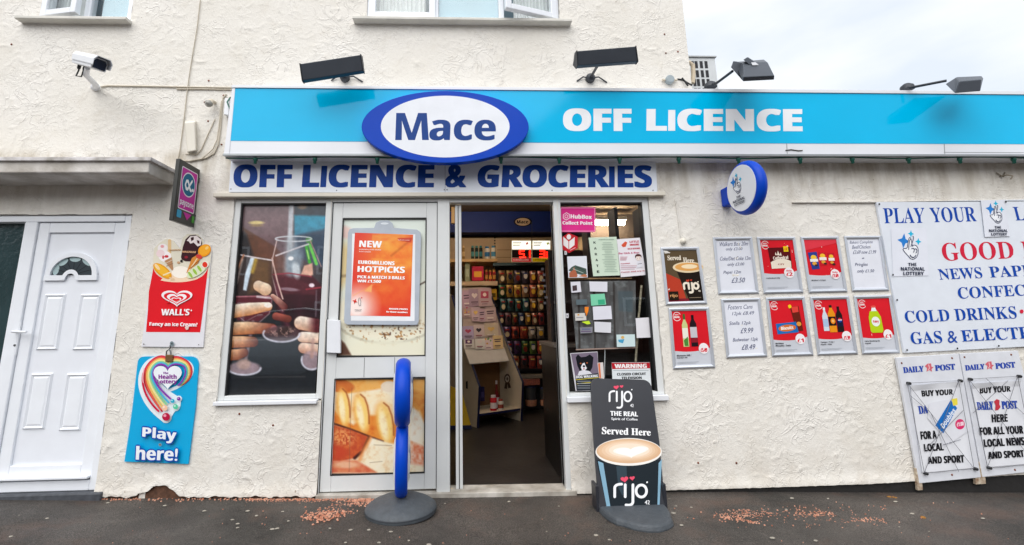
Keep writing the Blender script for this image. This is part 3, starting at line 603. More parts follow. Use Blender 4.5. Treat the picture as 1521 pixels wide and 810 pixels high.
# ================================================================== VINYL PHOTO PRINTS ON THE SHOPFRONT
def px_quad(*p): return list(p)
def wine():
    P = Paint(PY(.043), [(360, 302.5), (485, 302.5), (468, 587), (331, 587)], 150, 300)
    P.fill('#1d2126'); X, Y = P.X, P.Y; n = P.noise(14, 14, 3, 1)
    P.bl(np.clip((430-Y)/60, 0, 1), '#5a4746', .9)
    P.bl(P.mpoly([(352, 300), (436, 300), (432, 400), (410, 368), (362, 340)], 4), P.grad('#8a7478', '#6a5054', (Y-300)/80))
    P.bl(P.mpoly([(362, 339), (408, 366), (432, 392), (432, 420), (378, 420), (374, 380)], 3), P.grad('#5e3a26', '#74473c', (X-370)/60))
    P.bl(P.mpoly([(352, 340), (366, 348), (378, 384), (380, 420), (350, 430)], 5), '#16171c')
    P.bl(P.mell(381, 331, 11, 2.6, 0, .6), '#e4cf8c'); P.bl(P.mell(381, 335, 9, 2, 0, .8), '#a98d5a', .7)
    P.bl(P.mpoly([(437, 304), (488, 304), (484, 324), (438, 320)], 3), '#3a4550'); P.bl(P.mell(449, 307, 7, 4, 0, .6), '#b08a66', .7)
    P.bl(P.mpoly([(437, 320), (486, 321), (483, 345), (437, 352)], 4), P.grad('#2f9fbe', '#3b8aa8', (Y-318)/30)); P.bl(P.mpoly([(437, 350), (484, 340), (482, 400), (437, 380)], 5), '#34495e')
    P.bl(P.mline([(433, 302), (430, 372)], 7, 3), '#c9cdd4')
    # back glass
    P.bl(P.mpoly([(410, 355), (458, 352), (475, 395), (477, 450), (410, 430)], 8), '#6c6a72', .35)
    P.bl(P.mpoly([(400, 412), (462, 408), (478, 424), (476, 470), (461, 497), (440, 502), (424, 494), (412, 470)], 3), P.grad('#4a1f2a', '#26121a', (Y-408)/60))
    P.bl(P.mpoly([(402, 408), (426, 406), (470, 428), (470, 438), (402, 436)], 4), '#5a2731', .8)
    P.bl(P.mline([(432, 356), (430, 402)], 14, 9)*.6, '#c9d6dd'); P.bl(P.mell(437, 388, 12, 22, 12, .5), '#8ea0ae', .8); P.bl(P.mell(440, 402, 6, 12, -10, .6), '#dfe9ee', .8); P.bl(P.mell(432, 384, 4, 3, 0, .6), '#ffffff')
    P.bl(P.mline([(455, 366), (460, 390)], 4.5, 2), '#3fae3c'); P.bl(P.mline([(460, 364), (470, 392)], 4.5, 2), '#6fd35b'); P.bl(P.mell(459, 357, 5, 5, 0, .5), '#4c8a4a'); P.bl(P.mline([(456, 372), (459, 385)], 1.5, 1.5), '#c3f08f')
    P.bl(P.mpoly([(447, 408), (452, 395), (464, 391), (465, 408), (462, 410)], 2), '#e3b29c')
    rim = ell(436, 355, 27, 3.8, 30); P.bl(P.mline(rim+[rim[0]], 1.8, 1), '#d6dce2', .9)
    P.bl(P.mline([(411, 358), (405, 384), (404, 410), (412, 440), (420, 462)], 1.6, 1.2), '#e0c7c2', .9); P.bl(P.mline([(461, 358), (477, 396)], 1.6, 1.2), '#b28c84', .9)
    P.bl(P.mline([(410, 380), (440, 369), (458, 363)], 2.2, 1.4), '#e9e3e8', .85); P.bl(P.mline([(404, 408), (430, 406), (462, 411)], 1.8, 1.4), '#9c3f4e'); P.bl(P.mell(430, 430, 14, 2.5, 5, .6), '#b7a0ac', .7); P.bl(P.mell(463, 424, 4, 3, 0, .5), '#eedbe4')
    P.bl(P.mline([(455, 430), (478, 427)], 2, 1.5), '#a03242')
    P.bl(P.mline([(470, 432), (469, 470)], 2, 1.5), '#7a6a74', .7); P.bl(P.mline([(444, 440), (446, 488)], 10, 10), '#3c1a26', .7); P.bl(P.mline([(412, 425), (418, 462), (430, 490)], 5, 5), '#6a3040', .7)
    # left glass
    P.bl(P.mpoly([(357, 378), (404, 386), (408, 430), (400, 442), (346, 440), (350, 400)], 5), '#3a2a28', .75)
    P.bl(P.mpoly([(375, 382), (400, 388), (402, 424), (370, 436)], 9), '#7a5a34', .7)
    P.bl(P.mpoly([(372, 383), (379, 383), (371, 410), (366, 432), (361, 431), (364, 408)], 2), '#cfe0ee'); P.bl(P.mline([(380, 386), (375, 404)], 5, 4), '#b99a3c', .9); P.bl(P.mpoly([(346, 442), (405, 440), (402, 464), (384, 478), (352, 476)], 3), '#5c1f2c')
    P.bl(P.mline([(358, 379), (380, 383), (405, 387)], 2, 1.3), '#dcd3d6'); P.bl(P.mline([(362, 379), (353, 400)], 2.5, 2), '#b97c5c'); P.bl(P.mline([(404, 384), (412, 418), (420, 444)], 2, 1.4), '#d9b9ae')
    P.bl(P.mline([(346, 441), (400, 440)], 2, 1.2), '#b9707c'); P.bl(P.mline([(382, 441), (405, 443), (410, 448)], 3, 2), '#d9c6cc')
    P.bl(P.mline([(350, 400), (346, 440), (350, 466), (364, 478), (384, 480), (400, 466), (405, 440)], 1.6, 1.3), '#a98a90', .7); P.bl(P.mline([(376, 478), (368, 520), (363, 545)], 4.5, 2.5), '#8f7a80', .8); P.bl(P.mline([(360, 386), (352, 420)], 3, 2.5), '#e8d8d0', .5)
    # fingers
    def finger(pts, hw, top, bot, fade=None, fc='#5a2418'):
        best = np.full(len(X), 1e9); sg = np.zeros(len(X)); m_ = len(pts)-1
        for q_, ((x0, y0), (x1, y1)) in enumerate(zip(pts, pts[1:])):
            ex, ey = x1-x0, y1-y0; L2 = ex*ex+ey*ey; t = np.clip(((X-x0)*ex+(Y-y0)*ey)/L2, 0, 1); dx, dy = X-x0-ex*t, Y-y0-ey*t
            w_ = hw[q_]+(hw[q_+1]-hw[q_])*t; d_ = np.hypot(dx, dy)/w_; k_ = d_ < best; best = np.where(k_, d_, best); sg = np.where(k_, dy/w_, sg)
        c_ = P.grad(top, bot, (sg+.75)/1.7); 
        if fade: c_ = c_*(1-np.clip((X-fade[0])/fade[1], 0, 1)[:, None])+P.col(fc)*np.clip((X-fade[0])/fade[1], 0, 1)[:, None]
        P.bl(np.clip((1.12-best)*5, 0, 1), '#3c140c', .55); P.bl(np.clip((1-best)*7, 0, 1), c_*(.93+.12*P.noise(5, 3, 2, 3))[:, None])
    finger([(384, 425), (394, 430)], [8.5, 10], '#f8e2c8', '#d9aa84'); finger([(405, 440), (413, 447), (422, 456)], [3.5, 5, 5.5], '#eec4ae', '#7c3c38', (412, 14), '#5c2426')
    finger([(410, 470), (428, 474)], [6, 5.5], '#b05a4c', '#5c2420', (415, 30)); finger([(336, 464), (372, 459), (398, 455.5)], [11, 10, 6.8], '#fff0dc', '#cc8450'); P.bl(P.mell(398, 453.5, 6, 3.6, 4, .3), '#fdeee4')
    finger([(334, 528), (352, 527), (362, 524)], [9, 8.5, 7], '#eeb284', '#8a4420', (352, 18)); finger([(336, 508.5), (360, 508), (376, 508)], [9.3, 9, 8], '#f6c69a', '#a35a30', (360, 24)); finger([(336, 489), (368, 487.5), (404, 488)], [10.6, 10, 7.5], '#fcd6ae', '#b0683c', (366, 44), '#7a3428'); P.bl(P.mell(407, 488, 5, 4.5, 0, .5), '#c9787a')
    finger([(451, 517), (478, 521)], [8.6, 9], '#f8dcc6', '#c08468'); finger([(449, 501), (478, 501)], [8.2, 10], '#fff2e4', '#d9aa8c'); finger([(447, 480), (470, 484)], [10.8, 11], '#fff0e0', '#d6a284', (455, 14), '#5a2028')
    # glass feet
    for cx, cy, rx, ry in ((418, 496, 27, 12), (363, 547, 24, 10), (463, 535, 15, 14)):
        P.bl(P.mell(cx, cy, rx, ry, 0, .3), '#b49aa2' if cx < 400 or cx > 450 else '#5c4448', .8); r = ell(cx, cy, rx, ry, 30, 0, 200); P.bl(P.mline(r, 2.6, 1.8), '#d8d8e6', .9)
    P.bl(P.mell(424, 492, 12, 6, -15, .5), '#3c2b2a'); P.bl((P.noise(3, 3, 2, 4) > .6)*P.mell(420, 493, 20, 8, 0, .4), '#c09a90', .6); P.bl(P.mell(362, 541, 10, 8, 0, .5), '#b99a8e', .8); P.bl(P.mline([(465, 505), (463, 530)], 5, 3), '#b58c80', .8)
    P.bl(np.ones(len(X)), P.C*(.86+.28*P.noise(5, 5, 3, 8))[:, None], 1)
    P.build('wine_photo_vinyl', vin1, m=PHOTOG)
vin1 = thing('window_vinyl', (-1.35, .06, .69), 'full height window vinyl showing hands clinking glasses of red wine', 'window graphic')
wine()
def bread():
    P = Paint(PY(.032), [(497, 564), (631, 564), (630.5, 703), (491, 703.5)], 150, 150, None)
    mp = zoom(480, 550, 4.906); s = 4.906; X, Y = P.X, P.Y
    def Z(*p): return [(480+x/s, 550+y/s) for x, y in p]
    def ze(cx, cy, rx, ry, rot=0, soft=.2): return P.mell(480+cx/s, 550+cy/s, rx/s, ry/s, rot, soft)
    P.fill('#efe3c6'); n = P.noise(7, 7, 4, 2); n2 = P.noise(2.2, 2.2, 2, 5)
    P.bl(P.mpoly(Z((70, 60), (745, 60), (745, 180), (500, 120), (330, 150), (180, 175), (80, 160)), 4), P.grad('#e08a2c', '#f0c879', n)); P.bl(ze(110, 110, 120, 50, 10), '#c2591c', .8); P.bl(ze(480, 120, 60, 40), '#e6d6bd')
    P.bl(P.mpoly(Z((80, 160), (180, 175), (380, 150), (560, 200), (600, 560), (430, 520), (300, 480), (70, 400)), 3), P.grad('#f4ecd6', '#f2d7a0', n))
    P.bl(P.mpoly(Z((75, 285), (130, 350), (220, 400), (330, 330), (420, 330), (540, 400), (560, 540), (430, 515), (300, 480), (180, 430), (70, 390)), 4), P.grad('#cc5a12', '#f0a43c', n))
    for (a, b_, c, d, r) in ((150, 268, 40, 125, -6), (282, 312, 46, 128, -10), (452, 388, 54, 142, -10)):
        P.bl(ze(a-4, b_+8, c+14, d+14, r, .6), '#e89a3c', .8); P.bl(ze(a, b_+4, c, d, r, .5), '#f6cf74'); P.bl(ze(a-12, b_+10, c*.5, d*.75, r, .8), '#fbeec4', .9); P.bl(P.mline(Z(*[(a+x*c, b_+y*d) for x, y in ((-.2, -1.05), (.45, -.85), (.9, -.4), (1.12, .1), (1.15, .6))]), 2.2, 2), '#9c4a16', .8)
    P.bl(P.mline(Z((70, 388), (210, 435), (330, 482), (435, 520)), 3.2, 2), '#4a1c0c')
    P.bl(P.mpoly(Z((60, 395), (200, 435), (330, 485), (300, 560), (240, 640), (130, 665), (55, 665)), 3), P.grad('#a8331a', '#d8642a', n)); P.bl(ze(140, 490, 90, 60, 12, .7)*np.clip((n2-.35)*4, 0, 1), '#eda764', .8); P.bl(ze(90, 600, 80, 50, 0, .6), '#c23c1c', .8)
    P.bl(P.mpoly(Z((50, 665), (240, 655), (300, 690), (420, 750), (50, 750)), 4), P.grad('#c4482a', '#e39a70', n)); P.bl(ze(170, 690, 90, 24, 0, .6), '#e8b692', .9)
    P.bl(P.mline(Z((335, 490), (290, 590), (230, 640)), 4.5, 2.5), '#3c1008')
    P.bl(P.mpoly(Z((345, 490), (520, 545), (640, 560), (640, 750), (400, 750), (300, 680), (270, 640), (300, 570)), 3), P.grad('#f6efda', '#f0dfb6', n)); P.bl(P.mline(Z((345, 490), (290, 590), (265, 650)), 5, 5), '#e0813a', .8)
    P.bl(P.mpoly(Z((630, 130), (745, 170), (745, 420), (660, 270), (630, 290)), 4), P.grad('#c9661f', '#eebb5c', n)); P.bl(P.mpoly(Z((640, 280), (700, 300), (745, 400), (700, 520), (640, 520)), 5), '#ede6d2'); P.bl(P.mpoly(Z((640, 520), (745, 560), (745, 700), (630, 680)), 5), P.grad('#d9663a', '#f0d9c4', P.noise(4, 4, 2, 9)))
    P.bl(np.clip((n-.55)*4, 0, 1), '#c8742c', .22); P.bl(P.mline(Z((370, 545), (500, 550)), .9, 1), '#7a5a3c', .6); P.bl(P.mline(Z((340, 675), (430, 665)), .9, 1), '#7a5a3c', .6)
    P.bl(P.mline(Z((210, 130), (200, 330), (190, 740)), .8, 1), '#6a4a3a', .5); P.bl(P.mpoly(Z((70, 60), (745, 60), (745, 66), (70, 66)), 1), '#9c7a2c')
    P.build('bread_photo_vinyl', vin2, m=PHOTOM)
vin2 = thing('window_vinyl', (-.6, .05, .2), 'orange and cream bread loaf photo filling the lower panel of the closed door', 'window graphic'); bread()
def popcorn():
    P = Paint(PY(.032), [(509.5, 326), (632, 326.5), (631, 528), (501, 528)], 120, 190)
    X, Y = P.X, P.Y; P.fill('#dfe8df'); n = P.noise(12, 12, 4, 3); n2 = P.noise(4, 4, 3, 6)
    P.bl(np.clip((Y-330)/200, 0, 1), '#eee8cc', .8); P.bl(P.mell(512, 345, 14, 9, 20, .6), '#e8b8b0', .7); P.bl(P.mell(508, 395, 12, 34, 8, .5), '#e3c98e', .9); P.bl(P.mline([(503, 411), (520, 409)], 4, 3), '#a8906a')
    P.bl(P.mell(570, 470, 75, 34, 4, .15), '#f0ead2'); P.bl(np.clip((n2-.6)*12, 0, 1)*P.mell(572, 488, 60, 24, 4, .3), P.grad('#cf9848', '#7a4418', n), .8); P.bl(np.clip((P.noise(4, 3, 2, 12)-.72)*14, 0, 1)*P.mell(572, 486, 60, 22, 4, .3), '#4a2208', .9)
    P.bl(P.mline(ell(575, 468, 78, 42, 30, 15, 165), 3, 2.5), '#c2bda6', .8); P.bl(P.mpoly([(500, 500), (512, 510), (522, 528), (500, 528)], 3), '#5c3826'); P.bl(P.mell(590, 520, 60, 14, 3, .4), '#e9e6cc', .8)
    P.bl(P.mline([(622, 424), (633, 418)], 2, 1.5), '#3c2418'); P.build('popcorn_photo_vinyl', vin3, m=PHOTOM)
vin3 = thing('window_vinyl', (-.6, .05, 1.1), 'pale popcorn bowl photo filling the upper glass of the closed door', 'window graphic'); popcorn()
# poster holder with hotpicks poster
ph = thing('poster_holder', (-.6, .03, 1.2), 'grey hook-on plastic poster holder with the orange new game poster on door', 'poster holder')
z6 = zoom(500, 320, 3.68)
b = MB(); out = [z6(x, y) for x, y in [(62, 95), (70, 76), (90, 70), (205, 68), (215, 40), (240, 28), (285, 28), (305, 42), (312, 68), (440, 78), (458, 92), (462, 120), (449, 580), (440, 598), (420, 600), (60, 598), (44, 590), (40, 570)]]
b.slab(PY(.006), out, .006); b.build('backing', mat('grey_plastic', '#b6bfca', .35), ph, .002)
P = Print(PY(.006), z6, .0006); P.poly([(85, 100), (430, 104), (426, 578), (78, 576)], '#eef1f4'); P.poly(ell(262, 45, 22, 6, 16), '#dfe6ec'); P.build('card', ph)
P = Paint(PY(.006), [z6(100, 95), z6(418, 106), z6(403, 553), z6(75, 548)], 100, 130); s = 3.68
def Z6(*p): return [(500+x/s, 320+y/s) for x, y in p]
n = P.noise(10, 10, 4, 7); n2 = P.noise(26, 9, 3, 2); P.fill('#e03a26'); u, v = P.u, P.v
P.bl(np.clip(1.5-np.hypot((u-.72)/.5, (v-.28)/.32), 0, 1), P.grad('#ee6a22', '#f8b23c', n), .95); P.bl(np.clip(n2*2.4-1.1, 0, 1)*(u > .3)*(v < .7), '#f9cf5a', .55); P.bl(np.clip(1.4-np.hypot((u-.7)/.5, (v-.66)/.25), 0, 1), P.grad('#e8481e', '#f08030', n), .8)
P.bl(np.clip(1.3-np.hypot((u-.1)/.33, (v-.9)/.26), 0, 1), '#fff4ee', .95); P.bl(P.mpoly(Z6((150, 415), (195, 375), (190, 420)), 1.5), '#f6b06a'); P.bl(P.mline(Z6((90, 440), (200, 380), (330, 250)), 1.4, 1.5), '#f7a95c', .5); P.bl(P.mline(Z6((300, 220), (410, 130)), 3, 3), '#b8480e', .5); P.bl(P.mpoly(Z6((330, 125), (415, 122), (405, 148), (350, 140)), 1), '#c4301c', .9)
P.build('poster', ph, .0015)
P = Print(PY(.006), z6, .0022)
P.text('NEW', [(127, 138), (247, 141), (245, 177), (124, 173)], '#ffffff', bold=1.5).text('EUROMILLIONS DRAW', [(124, 183), (243, 186), (243, 192), (124, 189)], '#fff0ea').text('PICK GAME', [(123, 195), (186, 197), (186, 203), (123, 201)], '#fff0ea')
P.text('EUROMILLIONS', [(120, 246), (316, 252), (315, 273), (119, 265)], '#ffffff', bold=1.2).text('HOTPICKS', [(117, 277), (372, 281), (371, 316), (115, 309)], '#ffffff', bold=1.8).text('PICK & MATCH 3 BALLS', [(115, 328), (372, 334), (371, 351), (114, 344)], '#ffffff', bold=1).text('WIN £1,500', [(114, 351), (243, 354), (241, 372), (113, 368)], '#ffffff', bold=1)
P.text('BIGGER PRIZES', [(288, 507), (389, 510), (388, 518), (287, 515)], '#ffffff', bold=.8).text('for fewer numbers', [(272, 523), (388, 526), (387, 535), (271, 531)], '#ffffff', bold=.6).text('EUROMILLIONS', [(337, 132), (399, 134), (398, 139), (336, 137)], '#f9d9cf')
P.poly(star4(100, 470, 15, 20), '#d8352a').poly(star4(137, 451, 6, 0), '#d8352a').line([(122, 452), (118, 475), (123, 494), (131, 494), (132, 470), (127, 450)], 2.2, '#7c7f86').text('EUROMILLIONS', [(98, 514), (137, 514), (137, 518), (98, 518)], '#555a60').text('HOTPICKS', [(101, 521), (134, 521), (134, 525), (101, 525)], '#555a60')
P.build('lettering', ph)

# ================================================================== FASCIA AND SIGNS
YS = -.16
fa = thing('fascia_sign', (-1.75, YS, 2.4), 'long cyan fascia sign box reading OFF LICENCE in white across the shop', 'shop sign')
SW = mat('white_sign_metal', '#e1e4ea', .25, var=.03, vscale=3); CY = mat('cyan_acrylic', '#00b8ea', .07, var=.03, vscale=3, spec=.16)
x0, x1, zt, zb = -1.745, 6.8, 2.957, 2.397
b = MB(); b.hexa([(-1.737, YS, zt), (x1, YS, zt-.012), (x1, YS, zb-.002), (-1.752, YS, zb)], [(-1.737, 0, zt), (x1, 0, zt-.012), (x1, 0, zb-.002), (-1.752, 0, zb)]); b.build('sign_casing', SW, fa, .004)
b = MB(); b.slab(PY(YS-.002), [(349.2, 130.4), (840, 133.3), (1521, 139.5), (1900, 143), (1900, 216), (1521, 214.2), (840, 212.3), (340, 209.3)], .003); b.build('cyan_panel', CY, fa)
GR = mat('grey_trim', '#9ba0a3', .35, .3)
b = MB(); b.hexa([(-1.752, YS-.012, zb+.016), (x1, YS-.012, zb+.014), (x1, YS-.012, zb-.004), (-1.752, YS-.012, zb-.002)], [(-1.752, YS, zb+.016), (x1, YS, zb+.014), (x1, YS, zb-.004), (-1.752, YS, zb-.002)]); b.build('bottom_trim', GR, fa, .002)
b = MB(); b.hexa([(-1.737, YS-.010, zt+.004), (x1, YS-.010, zt-.008), (x1, YS-.010, zt-.040), (-1.737, YS-.010, zt-.018)], [(-1.737, YS, zt+.004), (x1, YS, zt-.008), (x1, YS, zt-.040), (-1.737, YS, zt-.018)]); b.build('top_trim', SW, fa, .002)
b = MB(); b.slab(PY(YS-.004), [(345, 127.8), (349.6, 128), (340.4, 229), (332.5, 229)], .004); b.build('end_trim', SW, fa, .001)
b = MB(); 
for px in (1402, 1168): b.slab(PY(YS-.001), [(px, 213.5), (px+1.1, 213.5), (px+2, 230), (px+1, 230)], .001)
b.slab(PY(YS-.0012), [(1402, 226), (1521, 226.5), (1521, 227.3), (1402, 226.8)], .001); b.build('panel_joint', GR, fa)['kind'] = 'stuff'
b = MB(); b.tube([PY(YS-.004).P(x, y) for x, y in ((1167, 223.5), (1175, 222.5), (1186, 224), (1192, 223.6))], .004, n=6); b.build('scrape_mark', mat('dark_scrape', '#4c4a45', .8), fa)
P = Print(PY(YS-.002), None, .0006, .25)
for t, x0_, x1_, y in (('OFF', 836.5, 938, 0), ('LICENCE', 960.5, 1191.5, .6)):
    P = Print(PY(YS-.002), None, .0006, .25)
    P.text(t, [(x0_+2.3, 162+y), (x1_-2.3, 162.2+y), (x1_-1.5, 194.5+y*.3), (x0_+1.9, 193.9)], '#f0f3f7', bold=(2.3, .9))
    P.build('word', fa)

ov = thing('oval_sign', tuple(PY(-.22).P(661, 236)), 'blue rimmed white oval sign reading Mace in front of the long cyan sign', 'shop sign')
b = MB(); b.slab(PY(-.225), ell(661.2, 188.6, 124.3, 53.6, 72), .06); b.build('casing', mat('royal_blue_acrylic', '#0042b8', .25, var=.02, spec=.12), ov, .004)
P = Print(PY(-.225), None, .0008, .2); P.ell(661.3, 188.2, 95.6, 45.8, '#e9edf4', 72)
P.text('M', [(589, 168), (633.5, 168), (636.5, 208.3), (587.5, 208.3)], '#123f88', bold=.5); P.text('ace', [(640, 178), (735.5, 178), (735.5, 208.8), (638, 208.8)], '#123f88', bold=1.0)
P.build('face', ov)
# board under the fascia
gb = thing('shop_board', tuple(PY(-.03).P(660, 287)), 'white board with blue lettering OFF LICENCE & GROCERIES above the shopfront', 'shop sign')
b = MB(); b.slab(PY(-.03), [(343.5, 234), (973.5, 236.5), (977, 287.2), (339.5, 285.6)], .028); b.build('board', mat('white_board', '#dfe5ee', .3, var=.03), gb, .002)
P = Print(PY(-.03), None, .0006)
for t, a, c in (('OFF', 348, 434), ('LICENCE', 450.5, 644.5), ('&', 662.5, 691), ('GROCERIES', 710.5, 967)):
    P = Print(PY(-.03), None, .0006)
    P.text(t, [(a+2, 245+(a-348)*.0018), (c-1, 245+(c-348)*.0018), (c+(.8 if a > 600 else -1)-1, 278.4), (a-.5, 278)], '#103f90', bold=(1.9, .6))
    P.build('word', gb)

P = Print(PY(-.03), None, .0009); P.poly([(660.6, 237), (661.4, 237), (661.6, 286.5), (660.8, 286.5)], '#a9b0ba')
for x, y in ((345, 239), (343, 281), (500, 283), (660, 282), (664, 282), (820, 283), (970, 283), (968, 240)): P.ell(x, y, 1, 1, '#7b7f88', 8)
P.build('screw_heads', gb)['kind'] = 'stuff'
# green string of bulbs
ls = thing('light_string', (-1.7, -.12, 2.39), 'green festoon cable with green bulb holders clipped under the long cyan sign', 'string lights')
GN = mat('green_cable', '#0f5a4c', .45)
pth = [(x, -.145, 2.391+.006*math.sin(x*5)) for x in np.arange(-1.74, 5.2, .08)]
b = MB(); b.tube([(-1.80, -.05, 2.92), (-1.80, -.09, 2.86), (-1.77, -.1, 2.80)], .006, n=6); b.build('cable', GN, ls)
b = MB(); b.tube(pth, .006, n=6); b.build('cable', GN, ls)
bm_ = None
for px in (379.5, 468, 560.5, 744, 830.5, 920, 1008, 1096.5, 1188, 1265.5, 1349, 1425, 1505, 1590):
    q = PY(-.14).P(px, 235)
    if bm_ is None:
        b = MB(); b.lathe((0, 0, .004), (0, 0, -1), [(.013, 0), (.017, .004), (.017, .02), (.012, .024), (.011, .046), (.002, .049)], GN, 10); m0 = b.build('bulb_holder', None, None); bm_ = m0.data; o = m0
    else: o = bpy.data.objects.new('bulb_holder', bm_); COL.objects.link(o)
    o.parent = ls; o.location = (q[0]+1.7, -.02, -.002)

# ---- CCTV camera
cc = thing('security_camera', tuple(at(147, 128)), 'white box security camera on a wall bracket beside the upper left window', 'security camera')
A, B = PY(-.30).P(119, 90), PY(-.53).P(150, 97.5); A, B = Vector(A), Vector(B); ax = (B-A).normalized(); up = Vector((0, 0, 1)); sd = ax.cross(up).normalized(); up = sd.cross(ax)
def cpt(l, s_, u): return A+ax*l+sd*s_+up*u
L = (B-A).length
prof = [(-.042, -.035), (-.045, .02), (-.03, .045), (.03, .045), (.045, .02), (.042, -.035)]
b = MB(); b.hexa([cpt(0, x, u) for x, u in prof], [cpt(L*.94, x, u) for x, u in prof]); o = b.build('housing', WHITEP, cc, .006); fix_normals(o)
b = MB(); P2 = [(-.05, -.01), (-.052, .028), (-.036, .055), (.036, .055), (.052, .028), (.05, -.01)]; P3 = [(x*.93, u-.004) for x, u in P2]
n = 6; b.add([cpt(.01, x, u) for x, u in P2]+[cpt(L+.025, x, u) for x, u in P2]+[cpt(.01, x, u) for x, u in P3]+[cpt(L+.025, x, u) for x, u in P3], [(k, k+1, n+k+1, n+k) for k in range(5)]+[(2*n+k+1, 2*n+k, 3*n+k, 3*n+k+1) for k in range(5)]+[(n+k, n+k+1, 3*n+k+1, 3*n+k) for k in range(5)]); b.build('sunshield', WHITEP, cc)
b = MB(); b.hexa([cpt(L*.94+.001, x*.8, u*.8) for x, u in prof], [cpt(L*.94+.004, x*.8, u*.8) for x, u in prof]); b.build('front_glass', mat('camera_glass', '#1c2c48', .08, var=.1), cc)
w_ = at(143, 130); k = cpt(L*.45, 0, -.04)
b = MB(); b.tube([k, Vector(PY(-.30).P(128, 112)), Vector(PY(-.10).P(142, 126)), Vector((w_[0], -.01, w_[2]))], [.016, .018, .02, .024], n=10); b.lathe((w_[0], 0, w_[2]), (0, -1, 0), [(.03, 0), (.03, .02), (.015, .03)]); b.build('bracket', WHITEP, cc)
b = MB(); q1 = cpt(.02, 0, -.035); q2 = Vector(PY(-.3).P(113, 113)); q3 = Vector(PY(-.3).P(121, 114)); b.tube([q1, q1+Vector((0, 0, -.04)), q2, q3, cpt(L*.3, 0, -.05)], .005, n=6); b.build('cable', DARKM, cc)
for f in (.05, .33):
    b = MB(); q = cpt(L*f, 0, -.035); b.lathe(q, -up, [(.011, 0), (.011, .022), (.006, .03)], n=10); b.build('cable_gland', DARKM, cc)
def cable(name, pts, r, m, label, group=None, yo=-.008):
    b = MB(); b.tube([PY(yo).P(x, y) for x, y in pts], r, n=6); o = b.build(name, m, None); tag(o, label, 'cable', group); return o
CB = mat('painted_cable', '#cfc6b4', .6); 
cable('cable', [(150, 129), (160, 127.5), (200, 128), (240, 128.8), (280, 129.5), (345, 130.5)], .006, CB, 'cream painted cable running from the security camera to the cyan sign')
cable('cable', [(262, 132.6), (300, 132.4), (330, 133.2), (345, 133)], .005, CB, 'short second cream cable just under the camera cable')
cable('cable', [(336, 140), (331, 146), (329, 165), (327.5, 190), (324, 215), (318, 228), (306, 235), (285, 239), (266, 239), (262, 236)], .006, CB, 'outer cream conduit looping down the wall left of the cyan sign')
cable('cable', [(329, 150), (325, 190), (322, 208), (316, 222), (300, 236), (280, 239.5)], .0045, CB, 'inner cream cable curving beside the conduit left of the sign', yo=-.014)
cable('cable', [(319.5, 177), (310, 197), (299, 222), (293, 229), (275, 229)], .004, CB, 'thin diagonal cable rising from the base of the cream detector box')
cable('cable', [(297.5, 0), (293, 40), (283, 100), (278, 135), (273, 180), (267, 225), (262, 246), (261, 262)], .0035, mat('joint_cable', '#bfb6a4', .8), 'thin vertical cable down the join between the two houses', yo=-.009)
cable('cable', [(1003, 296), (1006, 315), (1009, 335), (1011, 352)], .0045, PLAST, 'painted cable dropping from the sign to the wall button')
o = MB(); q = at(283, 205); 
o.hexa([PY(-.05).P(x, y) for x, y in ((274, 182), (289, 181), (291, 224), (279, 226))], [PY(0).P(x, y) for x, y in ((274, 180), (292, 179), (293, 224), (278, 227))]); o = o.build('detector_box', mat('cream_plastic', '#e2ddd0', .4, var=.03), None, .008); fix_normals(o); tag(o, 'cream upright alarm box on the wall above the pink and black hanging sign', 'alarm box')
so = thing('wall_sensor', tuple(at(319, 160)), 'small cream movement sensor left of the cyan sign', 'sensor'); b = MB(); q = at(319, 158); b.tube([(q[0], 0, q[2]+.03), (q[0], -.05, q[2]+.02), (q[0]-.005, -.07, q[2]-.01)], [.012, .016, .03], n=10); b.build('body', CB, so)
b = MB(); b.lathe((q[0]-.005, -.072, q[2]-.012), (0, -.9, -.5), [(.028, 0), (.028, .012), (.01, .03)], n=12); b.build('lens', mat('sensor_lens', '#9b9a94', .3), so)
b = MB(); b.slab(PY(-.05), [(334, 146), (341, 146), (339, 171), (332, 170)], .05); o = b.build('junction_box', WHITEP, None, .004); tag(o, 'white plastic box tucked against the left end of the cyan sign', 'junction box')
b = MB(); b.lathe(at(1013.5, 359), (0, -1, 0), [(.022, 0), (.024, .015), (.018, .03), (.004, .034)], n=16); o = b.build('wall_button', mat('cream_plastic', '#e2ddd0', .4), None); tag(o, 'round cream knob on the wall above the brown coffee poster', 'wall button')
# hook
b = MB(); q = at(1485, 262); b.tube([(q[0], 0, q[2]), (q[0], -.05, q[2]-.005), (q[0]+.02, -.07, q[2]-.02), (q[0]+.01, -.06, q[2]-.045)], .006, n=6); b.tube([(q[0]-.03, -.004, q[2]+.03), (q[0], -.02, q[2]-.01)], .005, n=6); b.tube([(q[0]+.045, -.004, q[2]+.03), (q[0]+.005, -.02, q[2]-.01)], .005, n=6); o = b.build('wall_hook', mat('old_bracket', '#8f8676', .7), None); tag(o, 'small rusty hook under the sign above the big lottery board', 'hook')
# rusty stains and fixings
b = MB()
for x, y in ((310, 120), (310, 133), (304, 152), (309, 180), (987, 51), (989, 79), (1007, 77), (355.5, 615), (405.5, 632), (17, 66), (1037, 688), (1094, 688), (332, 142), (329, 215)):
    q = at(x, y, -.002); b.lathe(q, (0, -1, 0), [(.008, 0), (.006, .003), (.002, .004)], n=7)
tag(b.build('rusty_fixings', mat('rust', '#8a4526', .9, var=.3), None), kind='stuff')

